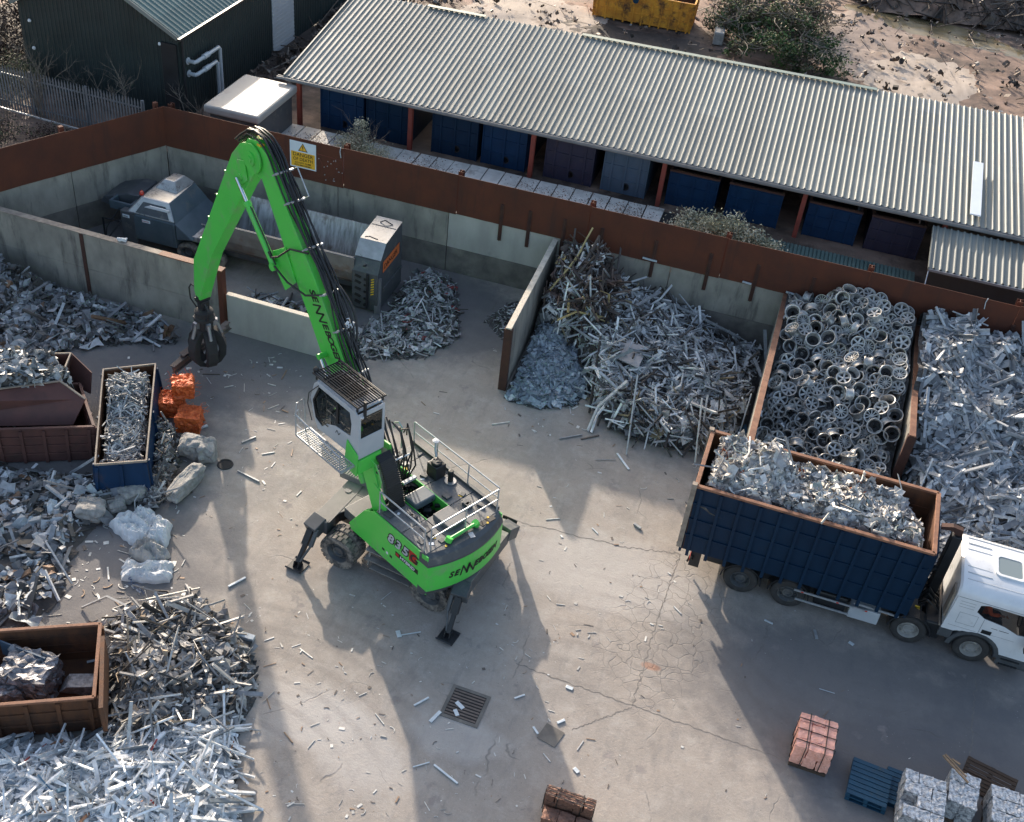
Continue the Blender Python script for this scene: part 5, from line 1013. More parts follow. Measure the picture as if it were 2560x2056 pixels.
def heap(name, label, cat, pl, mix, pal, n, size=(.7, 1.2), tilt=.45, lift=.04, seed=1, matn='scrap', mound=True, res=.13, gm='grit', margin=.12, layers=1.0, group=None, rimz=None, divider=None):
    """a mass of scrap nobody could count: mound plus loose pieces lying on its surface, one object"""
    rg = random.Random(seed); x0, x1, y0_, y1_ = pl.bbox(); V = []; F = []; T = []; MI = []
    if mound:
        nx, ny_ = max(2, int((x1-x0)/res)), max(2, int((y1_-y0_)/res)); ids = {}
        for i in range(nx+1):
            for j in range(ny_+1):
                x, y = x0+(x1-x0)*i/nx, y0_+(y1_-y0_)*j/ny_
                if inpoly(x, y, pl.P) or edged(x, y, pl.P) < res: ids[i, j] = len(V); V.append((x, y, pl.h(x, y)+(.004 if inpoly(x, y, pl.P) else -.02)))
        for (i, j), k in ids.items():
            q = [(i+1, j), (i+1, j+1), (i, j+1)]
            if all(t in ids for t in q): F.append((k, *[ids[t] for t in q])); MI.append(1)
        T += [(1, 1, 1)]*len(V)
    kinds = [k for k, _ in mix]; wts = [w_ for _, w_ in mix]; pc = [p for p, _ in pal]; pw = [w_ for _, w_ in pal]; c = tries = 0
    while c < n and tries < n*12:
        tries += 1; x, y = rg.uniform(x0, x1), rg.uniform(y0_, y1_)
        if not pl.inside(x, y, margin): continue
        if rg.random() > min(1, .25+edged(x, y, pl.P)/.5): continue
        z = pl.h(x, y); e = .12; nx_, ny2 = -(pl.h(x+e, y)-pl.h(x-e, y))/(2*e), -(pl.h(x, y+e)-pl.h(x, y-e))/(2*e)
        nn = Vector((nx_+rg.gauss(0, tilt), ny2+rg.gauss(0, tilt), 1)).normalized(); s_ = rg.uniform(*size)
        v, f = piece(rg.choices(kinds, wts)[0], rg, s_)
        q = nn.to_track_quat('Z', 'Y').to_matrix() @ Matrix.Rotation(rg.uniform(0, 6.283), 3, 'Z'); o = Vector((x, y, z+lift*rg.uniform(.2, 2.2)*layers))
        W = [q @ Vector(p)+o for p in v]; lo = min(p.z for p in W)-pl.base
        if lo < .008: W = [p+Vector((0, 0, .008-lo)) for p in W]
        cl = pl.clip
        if divider and any(p.x < divider and p.z < 2.64 for p in W): continue
        if rimz and any(p.z < rimz and not inpoly(p.x, p.y, pl.P) for p in W): continue
        if any(not(cl[0] < p.x < cl[1] and cl[2] < p.y < cl[3]) for p in W): continue
        b = len(V); V += [tuple(p) for p in W]; F += [tuple(b+i for i in t) for t in f]; MI += [0]*len(f)
        t = rg.choices(pc, pw)[0]; g_ = rg.uniform(.75, 1.2); T += [(t[0]*g_, t[1]*g_, t[2]*g_)]*len(v); c += 1
    a = np.array(V); cx_, cy_ = float(a[:, 0].mean()), float(a[:, 1].mean()); a[:, 0] -= cx_; a[:, 1] -= cy_
    me = bpy.data.meshes.new(name); me.from_pydata(a.tolist(), [], F); me.materials.append(M[matn]); me.materials.append(M[gm]); me.polygons.foreach_set('material_index', MI)
    ca = me.color_attributes.new('tint', 'FLOAT_COLOR', 'POINT'); ca.data.foreach_set('color', np.c_[np.array(T), np.ones(len(T))].astype(np.float32).ravel())
    o = bpy.data.objects.new(name, me); C.objects.link(o); o.location = (cx_, cy_, 0); return tag(o, label, cat, group, 'stuff')
def P2(pts, z=0): return [tuple(at(x, y, z)[:2]) for x, y in pts]
ALU = [((.5, .51, .53), 5), ((.34, .35, .37), 4), ((.2, .21, .22), 4), ((.74, .74, .75), 1.4), ((.09, .085, .08), 3)]
BRI = [((.84, .87, .9), 6), ((.64, .68, .72), 4), ((.98, .98, .98), 4), ((.26, .3, .34), 2), ((.14, .25, .36), .12), ((.45, .08, .07), .05), ((.45, .22, .12), .1)]
GRY = [((.4, .4, .4), 4), ((.26, .26, .27), 4), ((.62, .61, .59), 2), ((.13, .12, .115), 3), ((.42, .33, .24), .35), ((.06, .055, .05), 1.5)]
DRK = [((.3, .31, .33), 3), ((.19, .195, .21), 4), ((.46, .48, .51), 1.6), ((.1, .095, .09), 3), ((.62, .63, .65), .5), ((.22, .13, .08), .25)]
EXT = [((.5, .52, .55), 5), ((.36, .38, .41), 5), ((.68, .7, .72), 2), ((.18, .19, .21), 4)]
# heap against the partition, upper left
heap('mixed_scrap_heap', 'grey mixed metal scrap heaped against the partition at the left edge', 'scrap heap',
     Pile([(-29, 29.5), (-22.6, 29.6), (-19.6, 29.3), (-18.6, 28.4), (-20.2, 27.6), (-21.5, 26.8), (-22.3, 25.2), (-24, 24), (-29, 24)], [(-28, 29, 1.5), (-25.6, 29, 1.05), (-23.3, 28.9, .45), (-20.5, 28.8, .15), (-24, 26, .35), (-22.5, 27.5, .2), (-27, 26, .9), (-28, 25, .7)], .8, clip=(-30, -17.6, 20, 29.6)), 
     [('sheet', 4), ('slat', 3), ('flat', 2), ('lump', 3), ('bar', 1), ('block', 1), ('chip', 2)], DRK, 2100, (.55, 1.35), .5, seed=2)
heap('mixed_scrap_heap', 'low scatter of grey scrap and dark grit below the brown ribbed bin', 'scrap heap',
     Pile(P2([(-60, 1150), (60, 1185), (230, 1190), (330, 1200), (300, 1290), (230, 1320), (180, 1390), (150, 1500), (60, 1570), (-80, 1560)]), [tuple(at(40, 1250)[:2])+(.25,), tuple(at(200, 1230)[:2])+(.3,), tuple(at(20, 1400)[:2])+(.1,), tuple(at(60, 1540)[:2])+(.22,)], .5),
     [('sheet', 4), ('slat', 3), ('bar', 1.5), ('flat', 2), ('chip', 5), ('block', 1.2), ('curl', .5)], DRK+[((.5, .54, .57), 1.5)], 850, (.4, 1.2), .35, seed=3, gm='dirt')
heap('crushed_can_heap', 'squashed metal and wire spilled between blue bin and boulders', 'scrap heap',
     Pile(P2([(385, 1050), (440, 1080), (445, 1180), (420, 1240), (380, 1280), (330, 1260), (375, 1180)]), [tuple(at(410, 1130)[:2])+(.5,), tuple(at(400, 1200)[:2])+(.45,), tuple(at(370, 1250)[:2])+(.25,)], .4),
     [('sheet', 3), ('lump', 3), ('bent', 2), ('slat', 2), ('curl', 2)], GRY, 420, (.4, .9), .5, seed=4)
# bottom-left white offcuts and grey mix
heap('white_offcut_heap', 'bright pale aluminium profile offcuts spread below the rusty bin at the bottom left', 'scrap heap',
     Pile(P2([(-120, 1850), (120, 1870), (300, 1850), (420, 1790), (500, 1730), (560, 1760), (590, 1820), (580, 1930), (600, 2000), (560, 2120), (-200, 2200)]), [tuple(at(150, 1960)[:2])+(.5,), tuple(at(350, 1950)[:2])+(.42,), tuple(at(480, 1850)[:2])+(.3,), tuple(at(500, 2000)[:2])+(.28,)], .8),
     [('slat', 3), ('bar', 5), ('rod', 3), ('flat', 1.2), ('angle', 2)], BRI, 2700, (.5, 1.2), .24, seed=5, lift=.04)
heap('grey_scrap_heap', 'darker grey heap of bars, blocks and crushed sheet right of the rusty open bin', 'scrap heap',
     Pile(P2([(255, 1600), (300, 1540), (400, 1500), (490, 1500), (560, 1560), (620, 1610), (640, 1680), (630, 1770), (560, 1850), (420, 1900), (280, 1900)]), [tuple(at(400, 1720)[:2])+(.75,), tuple(at(500, 1680)[:2])+(.6,), tuple(at(350, 1620)[:2])+(.5,), tuple(at(450, 1580)[:2])+(.2,), tuple(at(480, 1800)[:2])+(.5,), tuple(at(330, 1850)[:2])+(.5,)], .7),
     [('bar', 3), ('block', 3), ('sheet', 3), ('slat', 2), ('rod', 2), ('bent', 1.5), ('angle', 1.5), ('lump', 1.5), ('chip', 3)], GRY, 1150, (.45, 1.15), .4, seed=6)
# baler bay
heap('sheet_scrap_heap', 'small curled strips and sheet bits spilled round the end of the grey baler', 'scrap heap',
     Pile([(-14.4, 30.2), (-12.2, 30.3), (-10.4, 31.2), (-9.7, 32.8), (-10.2, 34.4), (-10.7, 35.6), (-11.4, 36.6), (-12.6, 36.6), (-12.8, 35), (-12.6, 33.2), (-13.2, 32.0), (-14.2, 31.8)], [(-11.7, 31.6, .12), (-11.8, 33.5, .22), (-12.3, 35.4, .4), (-13.3, 30.9, .1), (-10.6, 33, .03)], .8, clip=(-16, -8, 29.9, 37)),
     [('curl', 4), ('chip', 4), ('slat', 2), ('sheet', 3), ('rod', .6)], ALU+[((.3, .05, .05), .35)], 1500, (.35, .95), .45, seed=7)
heap('sheet_scrap_heap', 'thin scatter of bent strips on the dark floor behind the low wall', 'scrap heap',
     Pile([(-17.3, 30.0), (-12.6, 30.0), (-12.8, 31.8), (-16, 32.4), (-17.8, 32.2)], [(-16, 30.6, .03), (-14.5, 30.6, .06)], .4, clip=(-18, -12, 29.95, 33)),
     [('rod', 2), ('sheet', 2), ('bent', 2), ('slat', 3), ('angle', 2), ('chip', 3)], ALU, 420, (.5, 1.3), .35, seed=8, mound=False)
heap('sheet_scrap_heap', 'little pile of shiny slivers left of the first divider', 'scrap heap', Pile([(-9.2, 34.4), (-7.8, 33.2), (-7.6, 35.4), (-8.6, 36.2)], [(-8.1, 35, .12)], .5, clip=(-10, -7.6, 33, 37)), [('chip', 4), ('curl', 3), ('slat', 1)], ALU, 220, (.3, .6), .4, seed=9)
# shredded heap and tangled frames
heap('shredded_metal_heap', 'fine blue-grey shredded metal heap just right of the first divider', 'scrap heap',
     Pile([(-7.5, 30.3), (-6.6, 30.05), (-5.8, 30.1), (-4.7, 30.8), (-4.4, 32.2), (-5.0, 33.9), (-7.5, 35.2)], [(-7, 33.8, .85), (-6, 32.6, .55), (-5.5, 31.4, .32), (-6.6, 31, .3)], .8, clip=(-7.12, 0, 28, 36), rough=.15),
     [('chip', 7), ('flat', .5), ('slat', .4), ('sheet', .6)], [((.36, .41, .45), 5), ((.26, .3, .34), 4), ((.52, .57, .6), 2.5)], 6500, (.35, .95), .4, seed=10, matn='shred', gm='grit', lift=.02, res=.1)
FR = Pile([(-7.5, 33.8), (-5.6, 33.4), (-4.6, 32.0), (-3.9, 30.6), (-3.0, 29.9), (-1.6, 29.8), (-.4, 30.0), (.5, 30.8), (1.5, 32.0), (1.6, 37.5), (-7.5, 37.5)], [(-6.1, 36.2, 2.45), (-5.6, 35, 1.8), (-6.6, 35, 1.6), (-4.9, 36.5, 1.7), (-3.9, 36.5, 1.3), (-2.9, 36.5, 1.2), (-1.9, 36.5, .9), (-.5, 36.5, .15), (.5, 36, .1), (-4.5, 33.7, 1.25), (-2.5, 33.6, 1.2), (-.8, 33.2, .95), (.4, 33.6, .6), (-2.6, 31.4, .6), (-.6, 31.4, .65)], .6, clip=(-7.15, 1.05, 26.5, 37.0), rough=.14)
heap('metal_frame_heap', 'tangled aluminium frames, bars and pressings heaped between the two dividers', 'scrap heap', FR,
     [('rod', 9), ('bar', 2.2), ('angle', .8), ('bent', 4), ('sheet', 3), ('flat', .8), ('lump', 2), ('curl', 1)], [((.62, .63, .64), 5), ((.42, .43, .45), 4), ((.24, .25, .26), 3), ((.95, .95, .94), 2), ((.07, .06, .055), 4), ((.28, .22, .13), .3)], 3300, (.45, 1.4), .38, seed=12, lift=.1)  # near-white and near-black tints imitate highlights and shaded gaps
heap('rusty_tangle', 'dark brown rusty tangle of wire and frames at the top left of the frame heap', 'scrap heap', Pile([(-7.5, 34.2), (-5.2, 33.4), (-4.2, 34.2), (-4.4, 36), (-5.4, 37.5), (-7.5, 37.5)], [(-6.1, 36, 2.5), (-5.4, 34.8, 1.95), (-6.8, 35, 1.7)], .5, clip=(-7.15, 1, 30, 37)), [('rod', 6), ('bent', 3), ('sheet', 3), ('curl', 1)], [((.13, .09, .075), 5), ((.07, .055, .05), 4), ((.5, .38, .17), .6), ((.5, .5, .5), 1)], 650, (.5, 1.5), .5, seed=14, lift=.1, mound=False)
# pressings and profiles at the right
EX = Pile([(5.0, 37.5), (5.2, 33.2), (6.1, 31), (6.1, 28.4), (6.5, 27.4), (7.4, 27.1), (10.4, 27.0), (11.2, 25), (16, 25), (16, 37.5)], [(6.5, 36.2, 3.25), (7.6, 36.4, 3.4), (8.4, 36.4, 3.15), (9.6, 36.5, 2.85), (11.2, 36.5, 2.65), (13.5, 36, 2.4), (6.4, 34.9, 3.0), (6.4, 33.6, 2.95), (6.4, 32.4, 2.5), (8.5, 33.6, 2.6), (11, 33, 2.3), (13, 32, 2.0), (7, 30.8, 1.6), (9.5, 30, 1.7), (12, 28.5, 1.3), (7.2, 28.2, .7), (9.5, 27.8, .7), (12, 26, .6)], .6, clip=(5.95, 16, 22, 37.0), rough=.1)
heap('profile_offcut_heap', 'huge heap of short grey aluminium profile offcuts filling the right-hand bay', 'scrap heap', EX,
     [('slat', 8), ('bar', 3), ('flat', 3), ('angle', 2), ('sheet', 1)], EXT, 6600, (.7, 1.3), .36, seed=13, lift=.06, divider=6.13)
# ---------------------------------------------------------------- alloy wheels
def wheel_proto(nsp, style, bright):
    t = empty('alloy_wheel', (0, 0, -50), 0); n = 22
    b = MB(); b.lathe([(.262, .118), (.268, .11), (.268, .086), (.244, .076), (.222, .04), (.22, -.05), (.244, -.12), (.268, -.132), (.268, -.152), (.258, -.16), (.232, -.15), (.226, -.12), (.196, -.05), (.196, .04), (.214, .08), (.234, .112), (.262, .118)], (0, 0, 0), 'Z', n)
    b.build('rim', M['wheelb' if bright else 'wheel'], t, smooth=True)
    b = MB(); b.lathe([(0, .075), (.035, .075), (.06, .065), (.075, .05), (.075, .02), (0, .02)], (0, 0, 0), 'Z', 12)
    for k in range(nsp):
        a = 2*math.pi*k/nsp
        for da in ((-.13, .13) if style == 'twin' else (0,)):
            c, s_ = math.cos(a+da), math.sin(a+da); w0, w1 = (.03, .034) if style == 'wide' else (.014, .016)
            v = [(.05, -w0, .06), (.05, w0, .06), (.235, w1, .075), (.235, -w1, .075), (.05, -w0, .025), (.05, w0, .025), (.235, w1, .045), (.235, -w1, .045)]
            b.add([(x*c-y*s_, x*s_+y*c, z) for x, y, z in v], [(0, 1, 2, 3), (7, 6, 5, 4), (0, 4, 5, 1), (1, 5, 6, 2), (2, 6, 7, 3), (3, 7, 4, 0)])
    b.build('spokes', M['wheelb' if bright else 'wheel'], t)
    b = MB(); b.lathe([(.0, .03), (.193, .03), (.193, .02), (0, .02)], (0, 0, 0), 'Z', n); b.build('shade_disc', M['dark'], t); return t  # dark disc added behind the spokes so barrels look deeply shaded inside
protos = [wheel_proto(5, 'wide', 1), wheel_proto(7, 'wide', 0), wheel_proto(10, 'thin', 1), wheel_proto(5, 'twin', 0), wheel_proto(6, 'wide', 0), wheel_proto(12, 'thin', 0)]
WP = Pile([(1.2, 26.9), (1.9, 26.8), (3.6, 26.9), (5.6, 26.9), (6.1, 27.6), (6.8, 31), (6.8, 37.6), (.6, 37.6), (.8, 32)], [(2, 36, 2.6), (3.6, 36.4, 3.25), (5.4, 36.2, 3.1), (5.5, 34.6, 2.65), (2.2, 33, 1.75), (4, 33.2, 2.2), (5.6, 33.4, 2.5), (5.6, 32, 2.0), (2.2, 30.4, .9), (4, 30.2, 1.15), (5.4, 30.4, .95), (3.5, 28, .35), (5, 27.8, .3)], .5, clip=(1.34, 5.8, 26.5, 37.0), rough=.06)
wr = random.Random(21); placed = []
def put(x, y, z, nn, first):
    k = wr.choices(range(6), (3, 4, 2, 3, 4, 3))[0]; o = copy_tree(protos[k]); q = Vector(nn).normalized().to_track_quat('Z', 'Y') @ Matrix.Rotation(wr.random()*6.28, 3, 'Z').to_quaternion()
    s_ = wr.uniform(.86, 1.02); o.rotation_euler = q.to_euler(); o.location = (x, y, z); o.scale = (s_, s_, s_*wr.uniform(.95, 1.25)); kd = ('bright five-spoke', 'dull seven-spoke', 'bright ten-spoke', 'dull twin-spoke', 'dull six-spoke', 'dull many-spoked')[k]
    ps = 'lying face up' if Vector(nn).normalized().z > .45 else ('lying face down' if Vector(nn).normalized().z < -.45 else 'standing on edge')
    zn = ('lower', 'middle', 'upper')[0 if y < 30.3 else 1 if y < 33.6 else 2]+' '+('left', 'centre', 'right')[0 if x < 2.9 else 1 if x < 4.3 else 2]
    o['label'] = '%s alloy wheel %s in the %s of the wheel heap' % (kd, ps, zn); o['category'] = 'wheel'; o['group'] = 'alloy wheels heaped between two dividers'
tries = 0
while len(placed) < 298 and tries < 20000:
    tries += 1; x, y = wr.uniform(1.62, 5.55), wr.uniform(26.9, 36.75); h = WP.h(x, y)
    if not inpoly(x, y, WP.P): continue
    z = h+.1+(wr.random() < .25)*.16
    if any((x-a)**2+(y-c)**2+(z-d)**2*1.2 < .33**2 for a, c, d in placed): continue
    placed.append((x, y, z)); e = .3; sx_, sy_ = (WP.h(x+e, y)-WP.h(x-e, y))/(2*e), (WP.h(x, y+e)-WP.h(x, y-e))/(2*e)
    r_ = wr.random()
    if r_ < .46: nn = (-sx_+wr.gauss(0, .4), -sy_+wr.gauss(-.4, .4), .9)
    elif r_ < .88: nn = (sx_+wr.gauss(0, .4), sy_+wr.gauss(.5, .4), -.9)
    else: a = wr.random()*6.28; nn = (math.cos(a), math.sin(a), wr.uniform(-.2, .35))
    if z < .27: z = max(z, .13+.24*(1-abs(Vector(nn).normalized().z)))
    put(x, y, z, nn, False)
for p in protos:
    for ch in list(p.children): bpy.data.objects.remove(ch)
    bpy.data.objects.remove(p)
heap('wheel_heap_core', 'dark base and broken rims packed under the heaped alloy wheels', 'scrap heap', WP, [('sheet', 1), ('curl', 4), ('lump', 1)], ALU, 700, (.7, 1.3), .6, seed=22, gm='grit', lift=.03)
# ---------------------------------------------------------------- open steel bins
def steel_bin(name, label, cat, top, zt, zb, body, inner, taper=.96, ribs=.75, rim='rustedge', hrails=2, skip=(), root=None, ztf=None, ribdrop=0, th=.05, rimw=.09, group=None):
    """top: four world corners going round; walls are parts carrying their own ribs"""
    T = [Vector((p[0], p[1], 0)) for p in top]; zs = ztf or [zt]*4
    c = sum(T, Vector())/4; B = [c+(p-c)*taper for p in T]
    t = root or empty(name, (c.x, c.y, zb), 0, label, cat, group)
    for i in range(4):
        if i in skip: continue
        j = (i+1) % 4; a, b_ = T[i].copy(), T[j].copy(); a.z, b_.z = zs[i], zs[j]; a0, b0 = B[i].copy(), B[j].copy(); a0.z = b0.z = zb
        n = (b_-a).cross(Vector((0, 0, 1))).normalized()
        if n.dot(a-c) < 0: n = -n
        n.z = 0
        m = MB(); q = [a0, b0, b_, a]; m.add([tuple(p) for p in q]+[tuple(p-n*.015) for p in q], BOXF)
        L_ = (b_-a).length; k = max(2, int(L_/ribs))
        for r in range(k+1):
            s = .03+(.94)*r/k; lo, hi = a0.lerp(b0, s)-Vector((0, 0, ribdrop)), a.lerp(b_, s)-Vector((0, 0, .06)); m.bar(lo+n*.035, hi+n*.035, .09, .07, n)
        for r in range(hrails):
            s = (r+1)/(hrails+1); p, q_ = a0.lerp(a, s), b0.lerp(b_, s); m.bar(p+n*.02, q_+n*.02, .04, .055, (0, 0, 1))
        w_ = m.build('wall', M[body], t, world=True)
        m = MB(); q = [p-n*.018 for p in (a0, b0, b_, a)]; m.add([tuple(p) for p in q]+[tuple(p-n*.02) for p in q], BOXF)
        for r in range(3):
            s = (r+1)/4; p, q_ = a0.lerp(a, s)-n*.045, b0.lerp(b_, s)-n*.045; m.bar(p.lerp(q_, .02), p.lerp(q_, .98), .02, .03, (0, 0, 1))
        m.build('lining', M[inner], w_, world=True)
        m = MB(); m.bar(a-n*.01, b_-n*.01, rimw, .07); m.build('rim', M[rim], t, world=True, bevel=.008)
    m = MB(); zf = zb+.06; m.add([(p.x, p.y, zb) for p in B]+[(p.x, p.y, zf) for p in B], BOXF); m.build('floor', M[inner], t, world=True)
    return t
# brown ribbed bin and the skip behind it
steel_bin('open_bin', 'brown ribbed steel bin at the left edge, in front of the heaped skip', 'bin', [at(236, 1068, 1.35), at(-260, 1083, 1.35), at(-330, 985, 1.35), at(200, 960, 1.35)], 1.35, .05, 'brownbin', 'brownbin', .97, .62, 'brownbin', 3)
sk_ = steel_bin('chain_skip', 'reddish-brown skip with sloping ends, heaped with scrap behind the brown ribbed bin', 'skip', [at(150, 953, 1.95), at(-150, 990, 1.95), at(-160, 890, 1.95), at(178, 884, 1.95)], 1.95, .3, 'brownbin', 'brownbin', .9, 2.2, 'cap', 0, skip=(0,), rimw=.05)
def slab3(pts, th, nrm=None):
    P = [Vector(p) for p in pts]; n = (P[1]-P[0]).cross(P[2]-P[0]).normalized()*th; k = len(P); m = MB()
    m.add([tuple(p) for p in P]+[tuple(p+n) for p in P], [tuple(range(k))[::-1], tuple(range(k, 2*k))]+[(i, (i+1) % k, k+(i+1) % k, k+i) for i in range(k)]); return m
fp = [at(150, 953, 1.95), at(213, 998, 1.62), at(183, 1062, 1.0), at(-300, 1072, 1.0), at(-300, 1010, 1.95)]
M['skipred'] = mat('reddish_skip_paint', (.13, .05, .04), (.09, .036, .03), rough=.7, scale=1.6, bump=.2, bscale=20, dirt=(.06, .03, .025), dscale=1.2, dlo=.56)
slab3(fp, .05).build('front_plate', M['skipred'], sk_, world=True)
m = MB(); m.bar(at(-300, 1010, 1.97), at(150, 953, 1.97), .05, .04); m.bar(at(150, 953, 1.97), at(213, 998, 1.64), .05, .04); m.build('worn_rim', M['cap'], sk_, world=True)
slab3([at(178, 884, 1.95), at(228, 932, 1.6), at(225, 985, 1.0), at(178, 960, 1.0)], .05).build('end_plate', M['brownbin'], sk_, world=True)
# blue skip full of swarf
TOPB = [at(390, 915, 1.35), at(258, 928, 1.35), at(236, 1160, 1.2), at(366, 1150, 1.35)]
steel_bin('blue_skip', 'blue skip with pale worn rim, filled with twisted grey offcuts', 'skip', TOPB, 1.35, .05, 'navy2', 'rustbin', 1.1, 3, 'cap', 0, ztf=[1.42, 1.4, 1.15, 1.3], rimw=.05)
# rusty open bin bottom left
RB = [at(252, 1560, 1.35), at(-190, 1590, 1.35), at(-200, 1780, 1.35), at(236, 1745, 1.35)]
steel_bin('rusty_bin', 'rusty brown open bin at the bottom left with crushed black bundles inside', 'bin', RB, 1.35, .1, 'rustbin', 'rustbin', .97, .7, 'rustedge', 2, th=.06)
m = MB(); e0, e1 = at(262, 1620, 1.2), at(258, 1800, 1.2); m.bar(e0, e1, .1, .9); thing(m, 'bin_door', M['rustbin'], 'loose rusty end door standing against the rusty open bin', 'door')
# orange-yellow skip in the mud yard
a, b_ = at(1480, 38, 1.95), at(1725, 84, 1.95); d_ = (b_-a).normalized(); n_ = Vector((-d_.y, d_.x, 0))
steel_bin('yellow_skip', 'orange-yellow rusty skip standing in the muddy yard at the top', 'skip', [a-n_*.1, b_-n_*.1, b_+n_*2.1, a+n_*2.1], 3.55, 2.0, 'yellow', 'rustbin', .97, .55, 'yellow', 2, ribdrop=.08)
m = MB(); m.cyl(a.lerp(b_, .42)-n_*.18+Vector((0, 0, 1.35)), a.lerp(b_, .42)-n_*.32+Vector((0, 0, 1.3)), .16, 12); thing(m, 'blue_bucket', M['teal'], 'small round blue bucket hanging on the orange-yellow skip', 'bucket')
# ---------------------------------------------------------------- lorry
tk = empty('tipper_lorry', (0, 25.5, 0), R(-1.2), 'white-cabbed hooklift lorry carrying a dark blue bin heaped with scrap', 'lorry')
def tk_(b, name, m_, par=None, **k): return b.build(name, M[m_], par or tk, **k)
b = MB()
for y in (-.45, .45): b.bb(.5, 9.3, y-.06, y+.06, .7, .95)
for x in (.9, 2.5, 4.2, 5.8, 7.2): b.bb(x-.06, x+.06, -.4, .4, .72, .93)
b.bb(.6, 6.6, -.55, -.4, .96, 1.12); b.bb(.6, 6.6, .4, .55, .96, 1.12); tk_(b, 'chassis', 'black2', bevel=.01)
b = MB(); b.bb(.8, 7.1, -.85, .85, .5, .7); b.bb(.9, 2.4, -.95, .95, .7, 1.05); b.bb(2.5, 6.9, -.9, .9, .7, 1.0); tk_(b, 'underbody_filler', 'black2')  # solid dark filler added to stop light leaking under the lorry
TW = Matrix.Rotation(R(-1.2), 3, 'Z')
def tkw(x, y, z): p = TW @ Vector((x, y, z)); return (p.x, p.y+25.5, p.z)
for i, x in enumerate((1.89, 3.27, 6.68, 8.4)):
    for s_ in (-1, 1):
        tyre_wheel(tk, tkw(x, s_*1.08, .5), TW @ Vector((0, s_, 0)), .5, .3, 'dgrey' if i < 2 else 'silver', False, .56, 'tyre2')
        m = MB(); pts = [(x+.6*math.cos(a), .5+.6*math.sin(a)) for a in [math.pi*k/12 for k in range(13)]]; pts += [(x+.56*math.cos(a), .5+.56*math.sin(a)) for a in [math.pi*k/12 for k in range(12, -1, -1)]]
        m.prism(pts, fxz, s_*.9, s_*1.26); tk_(m, 'mudguard', 'black2', smooth=False)
b = MB(); b.bar((3.4, -1.25, .78), (5.45, -1.25, .78), .03, .06); b.bar((5.05, -1.25, .95), (6.3, -1.25, .92), .03, .06); b.bar((3.5, -1.25, .45), (5.0, -1.25, .45), .03, .06); tk_(b, 'side_guard', 'galv')
b = MB(); b.bb(5.0, 5.85, -1.2, -.7, .3, .75); tk_(b, 'tool_box', 'cabgrey', bevel=.03)
for q in ((4.0, 4.9, -1.15, -.55, .35, .9), (7.0, 7.5, -1.15, -.4, .4, 1.0), (7.0, 7.5, .4, 1.15, .4, 1.0)): tk_(MB().bb(*q), 'side_tank', 'black2', bevel=.05)
b = MB(); b.bb(.35, .45, -1.2, 1.2, .55, .7); b.bar((.5, -1.0, .3), (.5, -1.0, 1.1), .06, .3); b.bar((.3, -.8, .2), (.45, -.8, 1.0), .04, .06); tk_(b, 'rear_bumper', 'black2')
m = MB(); m.bb(.33, .36, -1.15, -.85, .58, .68); m.bb(.33, .36, .85, 1.15, .58, .68); tk_(m, 'tail_lamp', 'red')
# bin on the lorry: its own thing, resting on the chassis
def TB(x, y, z=0): return Vector(tkw(x, y, z))
rb = steel_bin('lorry_bin', 'dark blue ribbed bin with rusty rim, riding on the white-cabbed lorry', 'bin', [TB(.0, -1.3), TB(6.45, -1.3), TB(6.5, 1.3), TB(.0, 1.3)], 3.52, 1.1, 'navy', 'rustbin', .985, .56, 'rustedge', 3, ribdrop=.16, rimw=.12)
m = MB()
for z in (1.35, 2.0, 2.7): m.cyl(TB(-.08, -1.36, z), TB(-.08, -1.25, z), .05, 8)
m.build('door_hinges', M['cap'], rb, world=True)
for y in (-1.3, 1.3): MB().bar(TB(-.04, y, 1.2), TB(-.04, y, 3.6), .14, .14).build('rear_post', M['cap'], rb, world=True)
m = MB(); m.bar(TB(6.55, -1.0, 1.6), TB(6.55, -1.0, 3.3), .12, .12); m.bar(TB(6.55, 1.0, 1.6), TB(6.55, 1.0, 3.3), .12, .12); m.bar(TB(6.55, -1.0, 3.3), TB(6.55, 1, 3.3), .12, .12); m.build('front_frame', M['navy'], rb, world=True)
# hook arm
b = MB(); b.bb(6.95, 7.22, -.18, .18, .95, 3.35); b.bar((6.4, 0, .95), (7.1, 0, 1.0), .3, .25); tk_(b, 'hook_arm', 'black2', bevel=.02)
b = MB(); b.prism([(7.0, 3.3), (7.2, 3.3), (7.18, 3.55), (6.9, 3.6), (6.6, 3.5), (6.62, 3.4), (6.85, 3.45), (7.0, 3.42)], fxz, -.08, .08); tk_(b, 'hook', 'rustdark', bevel=.01)
b = MB(); b.cyl((5.8, -.25, 1.0), (6.9, -.25, 2.2), .08, 12); b.cyl((5.8, .25, 1.0), (6.9, .25, 2.2), .08, 12); tk_(b, 'lift_cylinder', 'black2', smooth=True)
b = MB()
for k in range(9): y = -.9+.2*k; b.tube([(6.8, y*.6, 1.0), (6.95, y*.7, 1.3+.1*(k % 3)), (7.3, y*.8, 1.1), (7.35, y*.8, .9)], .03, 6)
tk_(b, 'air_hoses', 'black', smooth=True)
m = MB(); m.bb(6.75, 6.83, -.95, -.8, 1.0, 1.03); m.bb(6.7, 6.83, -.75, -.7, 1.0, 1.03); tk_(m, 'yellow_tags', 'yel')
